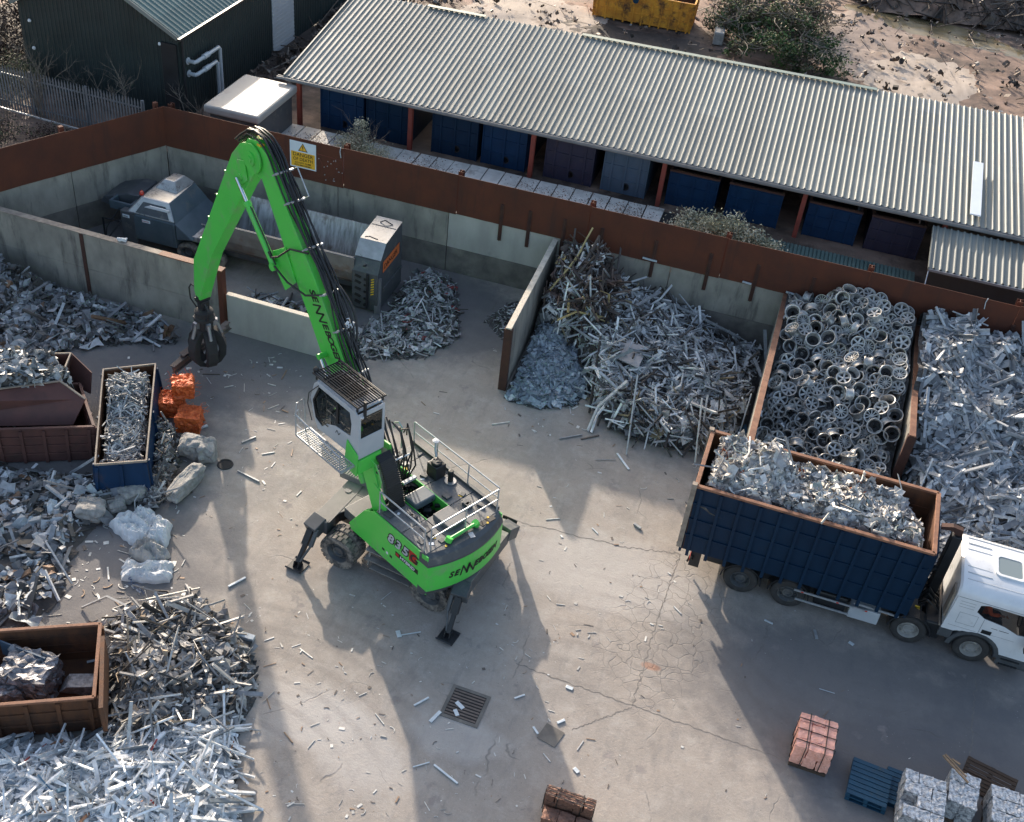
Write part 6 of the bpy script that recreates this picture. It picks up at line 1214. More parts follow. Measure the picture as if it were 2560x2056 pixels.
# cab
cyn, cyf, ct = -1.24, 1.16, 2.62
CO = [(7.42, 1.0), (7.48, 2.3), (9.72, 2.3), (9.9, 1.9), (9.98, 1.3), (9.95, .62), (8.98, .62), (8.9, .8), (8.75, 1.02), (8.3, 1.14), (7.9, 1.08), (7.75, 1.0)]
WN = [(8.1, 1.9), (8.12, 2.17), (8.3, 2.24), (9.45, 2.22), (9.62, 1.85), (9.6, 1.52), (9.3, 1.5), (8.9, 1.66), (8.35, 1.74)]
cab = tk_(MB().plate(CO, [WN], fxz, cyn, cyn+.05), 'cab', 'white', bevel=.012)
b = MB(); b.plate(CO, [WN], fxz, cyf-.05, cyf); b.bb(7.44, 7.5, cyn+.05, cyf-.05, 1.0, 2.3); b.bb(7.5, 9.9, cyn+.05, cyf-.05, 1.0, 1.06); b.bb(9.9, 9.96, cyn+.05, cyf-.05, .62, 1.35); tk_(b, 'cab_shell', 'white', cab, bevel=.012)
prof = [(cyn, 2.3), (cyn+.02, 2.42), (cyn+.1, 2.55), (cyn+.28, 2.64), (-.04, 2.68), (cyf-.28, 2.64), (cyf-.1, 2.55), (cyf-.02, 2.42), (cyf, 2.3)]
b = MB(); n = len(prof)
for x, k, dz in ((7.44, .97, -.05), (7.5, 1, 0), (9.5, 1, 0), (9.75, .96, -.12), (9.86, .93, -.3)):
    for y, z in prof: b.v.append((x, -.04+(y+.04)*k, max(2.28, z+dz) if dz else z))
for i in range(4):
    for j in range(n-1): b.f.append((i*n+j, i*n+j+1, (i+1)*n+j+1, (i+1)*n+j)); b.m.append(0)
b.f.append(tuple(range(n))); b.m.append(0); b.f.append(tuple(4*n+j for j in range(n))); b.m.append(0)
tk_(b, 'cab_roof', 'white', cab, smooth=True)
b = MB()
for y in (-.85, -.6, -.35, .35, .6, .85): b.bb(7.6, 8.25 if abs(y) < .7 else 9.4, y-.012, y+.012, 2.66 if abs(y) < .7 else 2.62, 2.675 if abs(y) < .7 else 2.655)
tk_(b, 'roof_ribs', 'cabgrey', cab)
rc = lambda x0, x1, y0_, y1_, r: [(cx2+r*math.cos(a), cy2+r*math.sin(a)) for cx2, cy2, a0_ in ((x1-r, y1_-r, 0), (x0+r, y1_-r, 1), (x0+r, y0_+r, 2), (x1-r, y0_+r, 3)) for a in [math.pi/2*(a0_+k/4) for k in range(5)]]
b = MB(); b.plate(rc(8.32, 9.12, -.45, .42, .14), [rc(8.4, 9.04, -.37, .34, .1)], fxy, 2.66, 2.72); tk_(b, 'hatch_frame', 'white', cab)
tk_(MB().prism(rc(8.4, 9.04, -.37, .34, .1), fxy, 2.68, 2.705), 'roof_hatch', 'glassl', cab)
tk_(MB().prism(WN, fxz, cyn+.015, cyn+.025), 'side_window', 'glasst', cab); tk_(MB().prism(WN, fxz, cyf-.025, cyf-.015), 'side_window', 'glasst', cab)
b = MB(); b.add([(9.75, cyn+.06, 2.28), (9.75, cyf-.06, 2.28), (9.94, cyf-.06, 1.36), (9.94, cyn+.06, 1.36)], [(0, 1, 2, 3)]); b.v += [(x+.01, y, z) for x, y, z in b.v[:4]]; b.f += BOXF[1:]; b.m += [0]*5; tk_(b, 'windscreen', 'glasst', cab)
b = MB(); b.bb(8.355, 8.365, cyn-.004, cyn, 1.05, 1.73); b.bb(8.37, 9.3, cyn-.004, cyn, 1.24, 1.245); b.bb(7.5, 8.35, cyn-.004, cyn, 2.285, 2.3); b.bb(8.35, 9.7, cyn-.004, cyn, 2.285, 2.3)
for z in (2.15, 2.05, 1.95): b.bb(7.6, 8.0, cyn-.003, cyn, z, z+.008)
tk_(b, 'panel_seams', 'gutter', cab); text('TRANSPORT', 'door_lettering', .06, (8.75, cyn-.003, 1.5), (1, 0, 0), (0, 0, 1), M['ink'], cab, world=False) if False else None
b = MB(); b.bb(8.42, 8.68, cyn-.012, cyn, 1.22, 1.36); tk_(b, 'door_handle', 'black2', cab, bevel=.02)
b = MB(); b.bb(8.62, 8.78, cyn-.003, cyn, 1.485, 1.5); b.bb(8.82, 9.08, cyn-.003, cyn, 1.48, 1.497); tk_(b, 'door_script', 'ink', cab)
for x in (3.6, 4.6, 5.4): tk_(MB().bb(x, x+.07, -1.27, -1.255, .76, .8), 'side_marker', 'beacon')
b = MB(); b.tube([(9.93, -.9, 1.42), (9.86, -.3, 1.75)], .012, 5); b.tube([(9.93, .1, 1.42), (9.86, .6, 1.75)], .012, 5); tk_(b, 'wipers', 'ink', cab)
b = MB(); b.bb(7.55, 8.3, cyn-.004, cyn, 1.2, 1.206); b.bb(7.7, 8.2, cyn-.004, cyn, 1.75, 1.756); b.bb(7.7, 7.706, cyn-.004, cyn, 1.35, 1.75); b.bb(8.19, 8.196, cyn-.004, cyn, 1.35, 1.75); b.bb(7.7, 8.2, cyn-.004, cyn, 1.35, 1.356); tk_(b, 'locker_seam', 'gutter', cab)
b = MB(); b.bb(9.55, 9.72, cyn-.3, cyn-.12, 1.2, 1.95); b.tube([(9.6, cyn, 2.1), (9.62, cyn-.2, 2.0), (9.62, cyn-.2, 1.9)], .025, 6); tk_(b, 'door_mirror', 'black2', cab, bevel=.04)
b = MB(); pts = [(8.4+.68*math.cos(a), .52+.62*math.sin(a)) for a in [math.pi*k/12 for k in range(13)]]+[(7.5, .5), (7.42, .98), (8.0, 1.12), (8.8, 1.02), (9.05, .6)]
b.prism([(8.4+.72*math.cos(a), .5+.68*math.sin(a)) for a in [math.pi*k/12 for k in range(13)]]+[(8.4+.6*math.cos(a), .5+.58*math.sin(a)) for a in [math.pi*k/12 for k in range(12, -1, -1)]], fxz, cyn-.02, cyn+.3); b.bb(7.4, 7.75, cyn-.01, -.3, .7, 1.0); b.bb(9.1, 9.95, cyn, -.4, .28, .62); tk_(b, 'wheel_arch', 'dgrey', cab)
b = MB(); b.bb(9.2, 9.7, cyn-.03, cyn+.2, .3, .34); b.bb(9.2, 9.7, cyn-.03, cyn+.2, .5, .54); tk_(b, 'cab_steps', 'black2', cab)
b = MB(); b.bb(8.2, 8.75, -.95, -.5, 1.06, 1.4); b.bb(8.15, 8.32, -.95, -.5, 1.4, 2.0); b.bb(8.2, 8.75, .4, .9, 1.06, 1.4); b.bb(8.15, 8.32, .4, .9, 1.4, 2.0); b.bb(9.5, 9.85, -1.1, 1.0, 1.06, 1.55); tk_(b, 'cab_seats', 'black2', cab, bevel=.04)
b = MB(); st_ = [(9.35+.0*k, -.72+.2*math.cos(2*math.pi*k/16), 1.62+.2*math.sin(2*math.pi*k/16)) for k in range(16)]; b.tube(st_, .018, 6, close=True); tk_(b, 'steering_wheel', 'black2', cab)
b = MB(); b.bb(7.38, 7.43, -1.1, -.75, 1.3, 2.3); b.bb(7.36, 7.4, cyn+.05, cyf-.05, 1.0, 1.05); tk_(b, 'cab_rear_deflector', 'cap', cab)
# driver seated in the cab
def skinned(name, pts, edges, m_, parent=None, sub=2):
    me = bpy.data.meshes.new(name); me.from_pydata([p[:3] for p in pts], edges, []); me.materials.append(M[m_]); o = bpy.data.objects.new(name, me); C.objects.link(o)
    if parent: o.parent = parent
    sm = o.modifiers.new('skin', 'SKIN')
    if not me.skin_vertices: 
        bpy.context.view_layer.objects.active = o
    for i, p in enumerate(pts): v = me.skin_vertices[0].data[i]; v.radius = (p[3], p[4] if len(p) > 4 else p[3]); v.use_root = (i == 0)
    su = o.modifiers.new('sub', 'SUBSURF'); su.levels = sub; su.render_levels = sub; return o
pp = empty('person', tkw(8.42, -.72, 1.4), R(-1.2), 'driver in orange workwear seated at the window of the white lorry cab', 'person')
body_pts = [(0, 0, .08, .14), (-.02, 0, .3, .12), (-.01, 0, .5, .15), (0, 0, .62, .06), (.02, 0, .72, .085), (.03, 0, .82, .08),
    (0, .19, .52, .06), (.12, .24, .32, .045), (.42, .14, .28, .035), (0, -.19, .52, .06), (.1, -.26, .34, .045), (.36, -.2, .34, .035), (.5, -.16, .3, .03),
    (.05, .1, .05, .09), (.42, .12, .1, .075), (.5, .12, -.2, .05), (.05, -.1, .05, .09), (.42, -.12, .1, .075), (.5, -.12, -.2, .05), (.52, .12, .3, .03), (.6, .12, -.24, .04), (.6, -.12, -.24, .04)]
body_e = [(0, 1), (1, 2), (2, 3), (3, 4), (4, 5), (2, 6), (6, 7), (7, 8), (8, 19), (2, 9), (9, 10), (10, 11), (11, 12), (0, 13), (13, 14), (14, 15), (15, 20), (0, 16), (16, 17), (17, 18), (18, 21)]
def add_skin_layer(me):
    bm = bmesh.new(); bm.from_mesh(me); bm.verts.layers.skin.verify(); bm.to_mesh(me); bm.free()
_old = skinned
def skinned(name, pts, edges, m_, parent=None, sub=2):
    me = bpy.data.meshes.new(name); me.from_pydata([p[:3] for p in pts], edges, []); add_skin_layer(me); me.materials.append(M[m_]); o = bpy.data.objects.new(name, me); C.objects.link(o)
    if parent: o.parent = parent
    for i, p in enumerate(pts): v = me.skin_vertices[0].data[i]; v.radius = (p[3], p[3]); v.use_root = (i == 0)
    o.modifiers.new('skin', 'SKIN'); su = o.modifiers.new('sub', 'SUBSURF'); su.levels = sub; su.render_levels = sub; return o
skinned('body', body_pts, body_e, 'skin', pp)
jk = [(p[0], p[1], p[2], p[3]*1.2+.012) for p in body_pts]
skinned('jacket', [jk[i] for i in (0, 1, 2, 6, 7, 8, 9, 10, 11)], [(0, 1), (1, 2), (2, 3), (3, 4), (4, 5), (2, 6), (6, 7), (7, 8)], 'hivis', pp)
skinned('trousers', [jk[i] for i in (0, 13, 14, 15, 16, 17, 18)], [(0, 1), (1, 2), (2, 3), (0, 4), (4, 5), (5, 6)], 'dgrey', pp)
b = MB(); b.lathe([(.0, .12), (.06, .11), (.1, .05), (.1, -.01), (.08, -.03)], (.015, 0, .84), 'Z', 14); b.build('hair', M['black2'], pp, smooth=True)
b = MB(); b.lathe([(0, .03), (.018, .0), (.0, -.03)], (.125, 0, .79), 'Z', 6)
for s_ in (-.04, .04): b.lathe([(0, .01), (.012, 0), (0, -.01)], (.105, s_, .82), 'Z', 6)
b.bb(.1, .112, -.03, .03, .735, .745); b.build('face', M['skin'], pp)
for s_ in (-.155, .13):
    hx, hz = (.52, .3)
    for k in range(4): pass
b = MB()
for hy, hz, sg_ in ((.12, .3, 1), (-.16, .3, -1)):
    for k in range(4): L_ = (.07, .08, .075, .06)[k]; y = hy+sg_*(.03-.018*k); b.tube([(.53, y, hz), (.53+L_*.6, y, hz+.015), (.53+L_, y, hz-.02)], [.009, .008, .006], 6)
    b.tube([(.52, hy-sg_*.03, hz), (.55, hy-sg_*.055, hz+.02), (.57, hy-sg_*.05, hz)], [.011, .01, .007], 6)
b.build('fingers', M['skin'], pp, smooth=True)
# loads
LP = [tuple(TB(x, y)[:2]) for x, y in ((.15, -1.18), (6.3, -1.18), (6.3, 1.18), (.15, 1.18))]
def lpk(*a): return [tuple(TB(x, y)[:2])+(h,) for x, y, h in a]
heap('lorry_load', 'crushed silvery scrap heaped in the dark blue bin on the lorry', 'scrap load', Pile(LP, lpk((.7, 0, 2.2), (1.5, .3, 2.5), (2.8, .1, 2.2), (4, .1, 2.25), (5, 0, 2.25), (5.8, -.5, 2.0), (5.7, .5, 1.9), (6.3, .9, 1.0), (3, -1, 2.1), (3, 1, 2.1), (1.2, -1, 2.1), (5.2, -.9, 2.1), (5, .9, 2.0)), .18, base=1.27, rough=.1),
     [('lump', 4), ('sheet', 6), ('slat', 1.5), ('bent', .5), ('curl', 1), ('flat', 1), ('chip', 4)], [((.66, .64, .6), 5), ((.42, .42, .43), 4), ((.75, .74, .72), 2), ((.24, .23, .23), 2), ((.34, .42, .42), .5), ((.4, .12, .05), .1)], 2700, (.45, 1.0), .55, seed=31, margin=.03, lift=.06, rimz=3.6)
IB = [tuple(Vector((sum(p.x for p in TOPB)/4, sum(p.y for p in TOPB)/4, 0)).lerp(p, .93)[:2]) for p in TOPB]; cb = [sum(p[0] for p in IB)/4, sum(p[1] for p in IB)/4]
heap('swarf_load', 'short curled grey offcuts filling the blue skip', 'scrap load', Pile(IB, [(cb[0], cb[1], .95), tuple(Vector(IB[0]).lerp(Vector(IB[1]), .45).lerp(Vector(cb), .4))+(1.25,), tuple(Vector(IB[2]).lerp(Vector(IB[3]), .5))+(.75,)], .2, base=.1, rough=.1),
     [('curl', 5), ('bent', 2), ('bar', 1.5)], [((.5, .51, .52), 4), ((.34, .35, .36), 4), ((.66, .66, .66), 1.5), ((.16, .16, .165), 2)], 1150, (.38, .75), .4, seed=32, margin=.02, rimz=1.4)
SKP = [at(165, 893, 1.4), at(205, 935, 1.4), at(195, 1000, 1.4), at(150, 970, 1.4), at(-200, 1000, 1.4), at(-150, 900, 1.4)]
SKP = [tuple(p[:2]) for p in (at(-150, 905, 1.6), at(150, 900, 1.6), at(205, 985, 1.2), at(120, 1000, 1.5), at(-200, 1020, 1.5))]
heap('skip_load', 'torn sheet and crumpled foil heaped over the reddish-brown skip', 'scrap load', Pile(SKP, [tuple(at(60, 940, 1.8)[:2])+(1.75,), tuple(at(150, 950, 1.6)[:2])+(1.5,), tuple(at(0, 930, 1.8)[:2])+(1.8,), tuple(at(190, 985, 1.2)[:2])+(1.1,)], .25, base=.35, rough=.15),
     [('sheet', 5), ('lump', 3), ('slat', 1.5), ('curl', 1)], [((.5, .51, .52), 4), ((.34, .36, .38), 4), ((.7, .7, .69), 2), ((.12, .12, .12), 2), ((.3, .24, .18), .6)], 620, (.5, 1.2), .6, seed=33, margin=.02, lift=.1)
# crushed bundles in the rusty bin
def bale(mb, c, d, rz, seed, amp=.04, sub=6, rib=0):
    """one pressed block: a box whose faces are crumpled"""
    bm = bmesh.new(); bmesh.ops.create_cube(bm, size=1); bmesh.ops.subdivide_edges(bm, edges=bm.edges, cuts=sub, use_grid_fill=True)
    Rm = Matrix.Rotation(rz, 3, 'Z'); b0 = len(mb.v)
    for v in bm.verts:
        p = Vector((v.co.x*d[0], v.co.y*d[1], v.co.z*d[2])); n_ = noise.noise_vector(p*7+Vector((seed, seed*2, 0)))*amp+noise.noise_vector(p*18+Vector((seed, 0, seed)))*amp*.6
        p = p+n_; p = Vector((math.copysign(min(abs(p.x), d[0]*.56), p.x), math.copysign(min(abs(p.y), d[1]*.56), p.y), max(p.z, -d[2]/2))); p = Rm @ p+Vector(c); mb.v.append(tuple(p))
    bm.verts.ensure_lookup_table()
    for f in bm.faces: mb.f.append(tuple(b0+v.index for v in f.verts)); mb.m.append(mb.cur)
    bm.free()
M['blackbale'] = mat('crushed_dark_metal', (.3, .29, .3), (.09, .085, .09), rough=.4, metal=.4, scale=6, bump=.9, bscale=10, dirt=(.03, .028, .028), dscale=4, dlo=.52)
mb = MB(); p = at(75, 1690, .75); bale(mb, (p.x, p.y, .72), (1.2, .95, .9), .15, 3, .12, 9); thing(mb, 'crushed_bundle', M['blackbale'], 'large crumpled dark metal bundle in the left part of the rusty bin', 'bundle')
mb = MB(); p = at(20, 1740, .6); bale(mb, (p.x, p.y, .62), (.7, .5, .6), .6, 5, .09, 7); thing(mb, 'crushed_bundle', M['blackbale'], 'smaller dark bundle near the front wall inside the rusty bin', 'bundle')
mb = MB(); p = at(195, 1715, .3); 
for k in range(8): mb.box((p.x+.02*k, p.y+.0*k, .25+k*.045), (.8-.02*k, .42, .03), Matrix.Rotation(.25+.02*k, 3, 'Z'))
thing(mb, 'sheet_bundle', M['blackbale'], 'flat stack of dark sheets on the floor of the rusty bin', 'sheets', bevel=.01)
mb = MB(); mb.box(tuple(at(60, 1640, .95)), (1.3, .04, .5), Matrix.Rotation(-.05, 3, 'Z')); thing(mb, 'steel_plate', M['slate'], 'thin grey-green plate standing behind the crumpled bundle in the rusty bin', 'plate')
# ---------------------------------------------------------------- bales and pallets
def bale_stack(name, label, x, y, rz, nx, ny_, nz_, sz, m_, straps='ink', seed=1, group=None, gap=.01, ragged=0):
    t = empty(name, (x, y, 0), rz, label, 'bales', group); rg = random.Random(seed); k = 0
    mbp = MB()
    for i in range(3): mbp.bb(-nx*sz[0]/2, nx*sz[0]/2, -ny_*sz[1]/2+i*(ny_*sz[1]-.1)/2, -ny_*sz[1]/2+i*(ny_*sz[1]-.1)/2+.1, 0, .09)
    mbp.bb(-nx*sz[0]/2, nx*sz[0]/2, -ny_*sz[1]/2, ny_*sz[1]/2, .092, .11); mbp.build('pallet', M['wooddark'], t)
    for c in range(nz_):
        for i in range(nx):
            for j in range(ny_):
                if ragged and c == nz_-1 and rg.random() < ragged: continue
                mb = MB(); bale(mb, (0, 0, 0), (sz[0]-gap, sz[1]-gap, sz[2]-gap*.5), 0, seed*10+k, sz[0]*.07, 4); k += 1
                o = mb.build('bale', M[m_], t); o.location = ((i-(nx-1)/2)*sz[0]+rg.uniform(-.015, .015), (j-(ny_-1)/2)*sz[1]+rg.uniform(-.015, .015), .115+(c+.5)*sz[2]); o.rotation_euler = (rg.uniform(-.03, .03), rg.uniform(-.03, .03), rg.uniform(-.05, .05))
    if straps:
        W, D, Z = nx*sz[0]/2+.02, ny_*sz[1]/2+.02, .115+nz_*sz[2]+.02; mb = MB()
        for x_ in (-W*.45, W*.5): mb.tube([(x_, -D, .1), (x_, -D, Z), (x_, D, Z), (x_, D, .1)], .012, 5)
        for y_ in (-D*.62, .0, D*.6): mb.tube([(-W, y_, .1), (-W, y_, Z), (W, y_, Z), (W, y_, .1)], .012, 5)
        mb.build('strap', M[straps], t)
    return t
bale_stack('copper_bale_stack', 'strapped stack of pink copper bales on the shaded concrete', 4.44, 19.35, R(-2), 3, 4, 2, (.31, .27, .36), 'copper', seed=1)
bale_stack('brown_bale_stack', 'two-step stack of dark brown wire bales at the bottom edge', -.95, 15.5, R(-1), 5, 1, 3, (.23, .3, .2), 'brass', 'ink', seed=2, gap=.006)
bale_stack('brown_bale_stack', 'lower row of dark brown bales in front of the two-step stack', -.9, 15.12, R(-1), 3, 1, 1, (.38, .36, .3), 'brass', None, seed=3)
bale_stack('aluminium_bale_stack', 'bright silver bale stack right of the blue pallet', 7.1, 18.45, R(-3), 3, 4, 2, (.33, .34, .36), 'alub', None, seed=4, ragged=.1, group=None)
bale_stack('aluminium_bale_stack', 'grey bale stack with two timber offcuts lying on top', 8.05, 19.1, R(-6), 2, 3, 2, (.36, .33, .33), 'alub', None, seed=5)
bale_stack('aluminium_bale_stack', 'dull grey bale stack at the bottom right corner', 9.2, 18.95, R(-3), 3, 3, 2, (.33, .36, .33), 'alub', None, seed=6)
M['alub2'] = M['alub']
def pallet(name, label, x, y, rz, w_, d, m_, n=9, z0=0, rx=0, hgt=.14):
    t = empty(name, (x, y, z0), rz, label, 'pallet'); t.rotation_euler = (rx, 0, rz)
    for i in range(n): b = MB(); b.bb(-w_/2, w_/2, -d/2+i*d/n+.012, -d/2+(i+1)*d/n-.012, hgt-.02, hgt); b.build('deck_board', M[m_], t, bevel=.004)
    for x_ in (-w_/2+.05, 0, w_/2-.05): b = MB(); b.bb(x_-.05, x_+.05, -d/2, d/2, .02, hgt-.021); b.build('bearer', M[m_], t)
    b = MB()
    for y_ in (-d/2+.06, 0, d/2-.06): b.bb(-w_/2, w_/2, y_-.05, y_+.05, 0, .019)
    b.build('bottom_boards', M[m_], t); return t
pallet('pallet', 'topmost blue painted pallet, between copper bales and silver bales', 5.93, 18.85, R(-6), .98, 1.15, 'teal', 8, .15)
pallet('pallet', 'blue painted pallet underneath the topmost blue one', 5.95, 18.84, R(-6), .98, 1.12, 'teal', 8, 0)
pallet('pallet', 'grubby blue pallet half hidden behind the bright silver bales', 6.75, 19.05, R(-5), .8, 1.1, 'teal', 8, 0)
pallet('pallet', 'dark brown wooden pallet leaning behind the grey bale stacks', 8.85, 20.05, R(-14), 1.25, .8, 'wooddark', 8, .1, R(25))
b = MB(); p = Vector((7.75, 19.55, .9)); b.bar(p+Vector((-.25, .25, .02)), p+Vector((.35, -.35, .02)), .05, .03); b.bar(p+Vector((-.05, .2, .05)), p+Vector((.15, .1, .05)), .05, .03); b.bar(p+Vector((-.2, .3, .03)), p+Vector((.3, -.2, .03)), .04, .03); thing(b, 'timber_offcuts', M['wood'], 'pale timber sticks lying on a grey bale stack', 'timber')
# orange copper wire bales
def wire_bale(x, y, z, d, rz, label, seed):
    t = empty('wire_bale', (x, y, z), rz, label, 'wire bale', 'orange wire bales'); mb = MB(); bale(mb, (0, 0, d[2]/2), d, 0, seed, .06, 7); mb.build('core', M['orange'], t)
    mb = MB(); rg = random.Random(seed)
    for k in range(110):
        a, e = rg.uniform(0, 6.28), rg.uniform(.1, .95); p = Vector((math.cos(a)*d[0]*.55, math.sin(a)*d[1]*.55, e*d[2]+.02)); p.x = max(-d[0]*.53, min(d[0]*.53, p.x*1.3)); p.y = max(-d[1]*.53, min(d[1]*.53, p.y*1.3))
        if rg.random() < .5: p = Vector((rg.uniform(-.5, .5)*d[0], rg.uniform(-.5, .5)*d[1], d[2]+.015))
        q = [p]; dr = Vector((rg.gauss(0, 1), rg.gauss(0, 1), rg.gauss(0, .4))).normalized()
        for i in range(4): dr = (dr+Vector((rg.gauss(0, .5), rg.gauss(0, .5), rg.gauss(0, .3)))).normalized(); q.append(q[-1]+dr*.06)
        q = [Vector((v.x, v.y, max(.01, v.z))) for v in q]; mb.tube(q, .006, 4, caps=False)
    mb.build('loose_wire', M['orange'], t); return t
w1, w2, w3 = at(474, 1050, .28), at(430, 1012, .28), at(458, 968, .88)
wire_bale(w1.x, w1.y, 0, (.74, .7, .6), .3, 'bottom front orange copper wire bale beside the blue skip', 1)
wire_bale(w2.x, w2.y, 0, (.74, .7, .6), .35, 'bottom rear orange copper wire bale against the blue skip', 2)
wire_bale(w3.x, w3.y, .62, (.68, .62, .55), .5, 'topmost orange copper wire bale, standing on the other two', 3)
# boulders
def boulder(px, py, d, rz, seed, label, zoff=0):
    bm = bmesh.new(); bmesh.ops.create_icosphere(bm, subdivisions=5, radius=.5)
    for v in bm.verts: k_ = (abs(v.co.x)**5+abs(v.co.y)**5+abs(v.co.z)**5)**.2; v.co *= .5/k_*.97
    mb = MB(); p0 = at(px, py, d[2]*.5); Rm = Matrix.Rotation(rz, 3, 'Z')
    for v in bm.verts:
        p = v.co.copy(); p += noise.noise_vector(p*1.9+Vector((seed, 0, 0)))*.13+noise.noise_vector(p*4.5+Vector((0, seed, 0)))*.07+noise.noise_vector(p*13+Vector((0, seed, 0)))*.025; p = Rm @ Vector((p.x*d[0], p.y*d[1], p.z*d[2])); mb.v.append((p0.x+p.x, p0.y+p.y, max(0, p.z+d[2]*.5)))
    bm.verts.ensure_lookup_table()
    for f in bm.faces: mb.f.append(tuple(v.index for v in f.verts)); mb.m.append(0)
    bm.free(); return thing(mb, 'boulder', M['rock'], label, 'boulder', 'lumps of broken concrete', smooth=True)
boulder(480, 1115, (.75, .75, .62), .2, 1, 'rounded pale concrete lump in front of the wire bales')
boulder(517, 1125, (.55, .8, .6), .5, 2, 'upright pale concrete lump right of the rounded one')
boulder(466, 1206, (.5, 1.5, .5), R(-5), 3, 'long pale concrete block lying below the two rounded lumps')
boulder(230, 1275, (.8, .7, .55), .3, 4, 'dull grey concrete lump left of the big white bags')
boulder(330, 1225, (.75, .8, .5), .8, 5, 'pointed grey concrete lump under the front of the blue skip')
boulder(290, 1262, (.5, .5, .35), .8, 6, 'small shaded lump between the dull lump and the pointed one')
# big white bags
def ridged(p, seed):
    return sum((1-abs(noise.noise(Vector((p.x*f+seed, p.y*f*1.3, seed*2)))*2.2))*w_ for f, w_ in ((1.6, .6), (3.7, .3), (8, .12)))
def bag(px, py, d, rz, seed, m_, label, amp=.2, power=.5):
    """empty woven sack lying crumpled: wandering outline, domed middle, sharp folds"""
    mb = MB(); p0 = at(px, py, 0); nr, na = 26, 72; Rm = Matrix.Rotation(rz, 3, 'Z')
    def outline(t): c, s_ = math.cos(t), math.sin(t); k = 1/max(abs(c), abs(s_))**.75; return k*(1+amp*noise.noise(Vector((c*1.3, s_*1.3, seed)))+amp*.5*noise.noise(Vector((c*4, s_*4, seed))))
    for i in range(nr+1):
        r_ = i/nr
        for j in range(na):
            t = 2*math.pi*j/na; q = Vector((math.cos(t), math.sin(t), 0))*outline(t)*r_; x, y = q.x*d[0], q.y*d[1]
            z = d[2]*((1-r_**3)**power)*(.45+.75*ridged(Vector((x*1.5, y*1.5, 0)), seed)) if i < nr else 0
            w_ = Rm @ Vector((x, y, 0)); mb.v.append((p0.x+w_.x, p0.y+w_.y, max(.004, z)+.003))
    for i in range(nr):
        for j in range(na): mb.f.append((i*na+j, (i+1)*na+j, (i+1)*na+(j+1) % na, i*na+(j+1) % na)); mb.m.append(0)
    mb.f.append(tuple(nr*na+j for j in range(na))[::-1]); mb.m.append(0)
    return thing(mb, 'woven_bag', M[m_], label, 'bag', 'crumpled woven bags', smooth=False)
g1 = bag(348, 1318, (.68, .62, .38), -.35, 1, 'bag', 'upper crumpled white bulk bag, folded over on the ground', .3)
bag(398, 1345, (.28, .5, .42), .3, 4, 'bag', 'white bag fold hanging right of the upper bulk bag', .3)
bag(372, 1388, (.52, .34, .42), -.2, 2, 'bagb', 'dusty beige rolled bag between the two white bulk bags', .3)
lb = bag(368, 1432, (.72, .38, .3), .35, 3, 'bag', 'lower white bulk bag with blue lettering', .22)
M['bagink'] = mat('blue_bag_ink', (.06, .12, .26), rough=.7, bump=0)
bpy.context.view_layer.update()
def drape(bagobj, s_, size, x, y, ang, nm='bag_lettering'):
    """printed line following the folds of a bag"""
    c, q = math.cos(ang), math.sin(ang); o = text(s_, nm, size, (x, y, 0), (c, q, 0), (-q, c, 0), M['bagink'], None, world=False, ext=0)
    me = bagobj.data; vs = [bagobj.location+v.co for v in me.vertices]
    for v in o.data.vertices:
        p = v.co; near = sorted(vs, key=lambda w_: (w_.x-p.x)**2+(w_.y-p.y)**2)[:3]; v.co.z = max(w_.z for w_ in near)+.012
    o.parent = bagobj; o.location = -bagobj.location
p = at(318, 1452, .2); ang = R(-22)
drape(lb, 'VALE OF BAG', .115, p.x-.08, p.y+.12, ang); drape(lb, 'DO NOT REFILL', .08, p.x+.0, p.y-.0, ang)
# drain, manhole, plate
gx0 = Vector((-4.2, 17.6, 0)); t = empty('drain_grate', (-4.2, 17.57, 0), R(-2), 'square iron drain grate set in the concrete', 'drain')
b = MB(); b.plate([(-.52, -.52), (.52, -.52), (.52, .52), (-.52, .52)], [[(-.43, -.43), (.43, -.43), (.43, .43), (-.43, .43)]], fxy, .002, .02); b.build('frame', M['concstain'], t)
MB().bb(-.43, .43, -.43, .43, .004, .006).build('pit', M['ink'], t)
for k in range(9): MB().bb(-.42, .42, -.41+k*.094, -.355+k*.094, .008, .026).build('grate_bar', M['steelbeam'], t, bevel=.004)
b = MB(); p = at(563, 1162, 0); b.lathe([(0, .012), (.19, .012), (.2, .03), (.24, .03), (.25, .004)], (p.x, p.y, 0), 'Z', 24); thing(b, 'manhole', M['dark'], 'small round dark manhole in the yard right of the long block', 'manhole', smooth=True)
b = MB(); p = at(1377, 1838, .02); b.box((p.x, p.y, .014), (.52, .52, .014), Matrix.Rotation(R(-14), 3, 'Z')); thing(b, 'steel_plate', M['concstain'], 'flat square grey plate lying near the brown bales', 'plate')
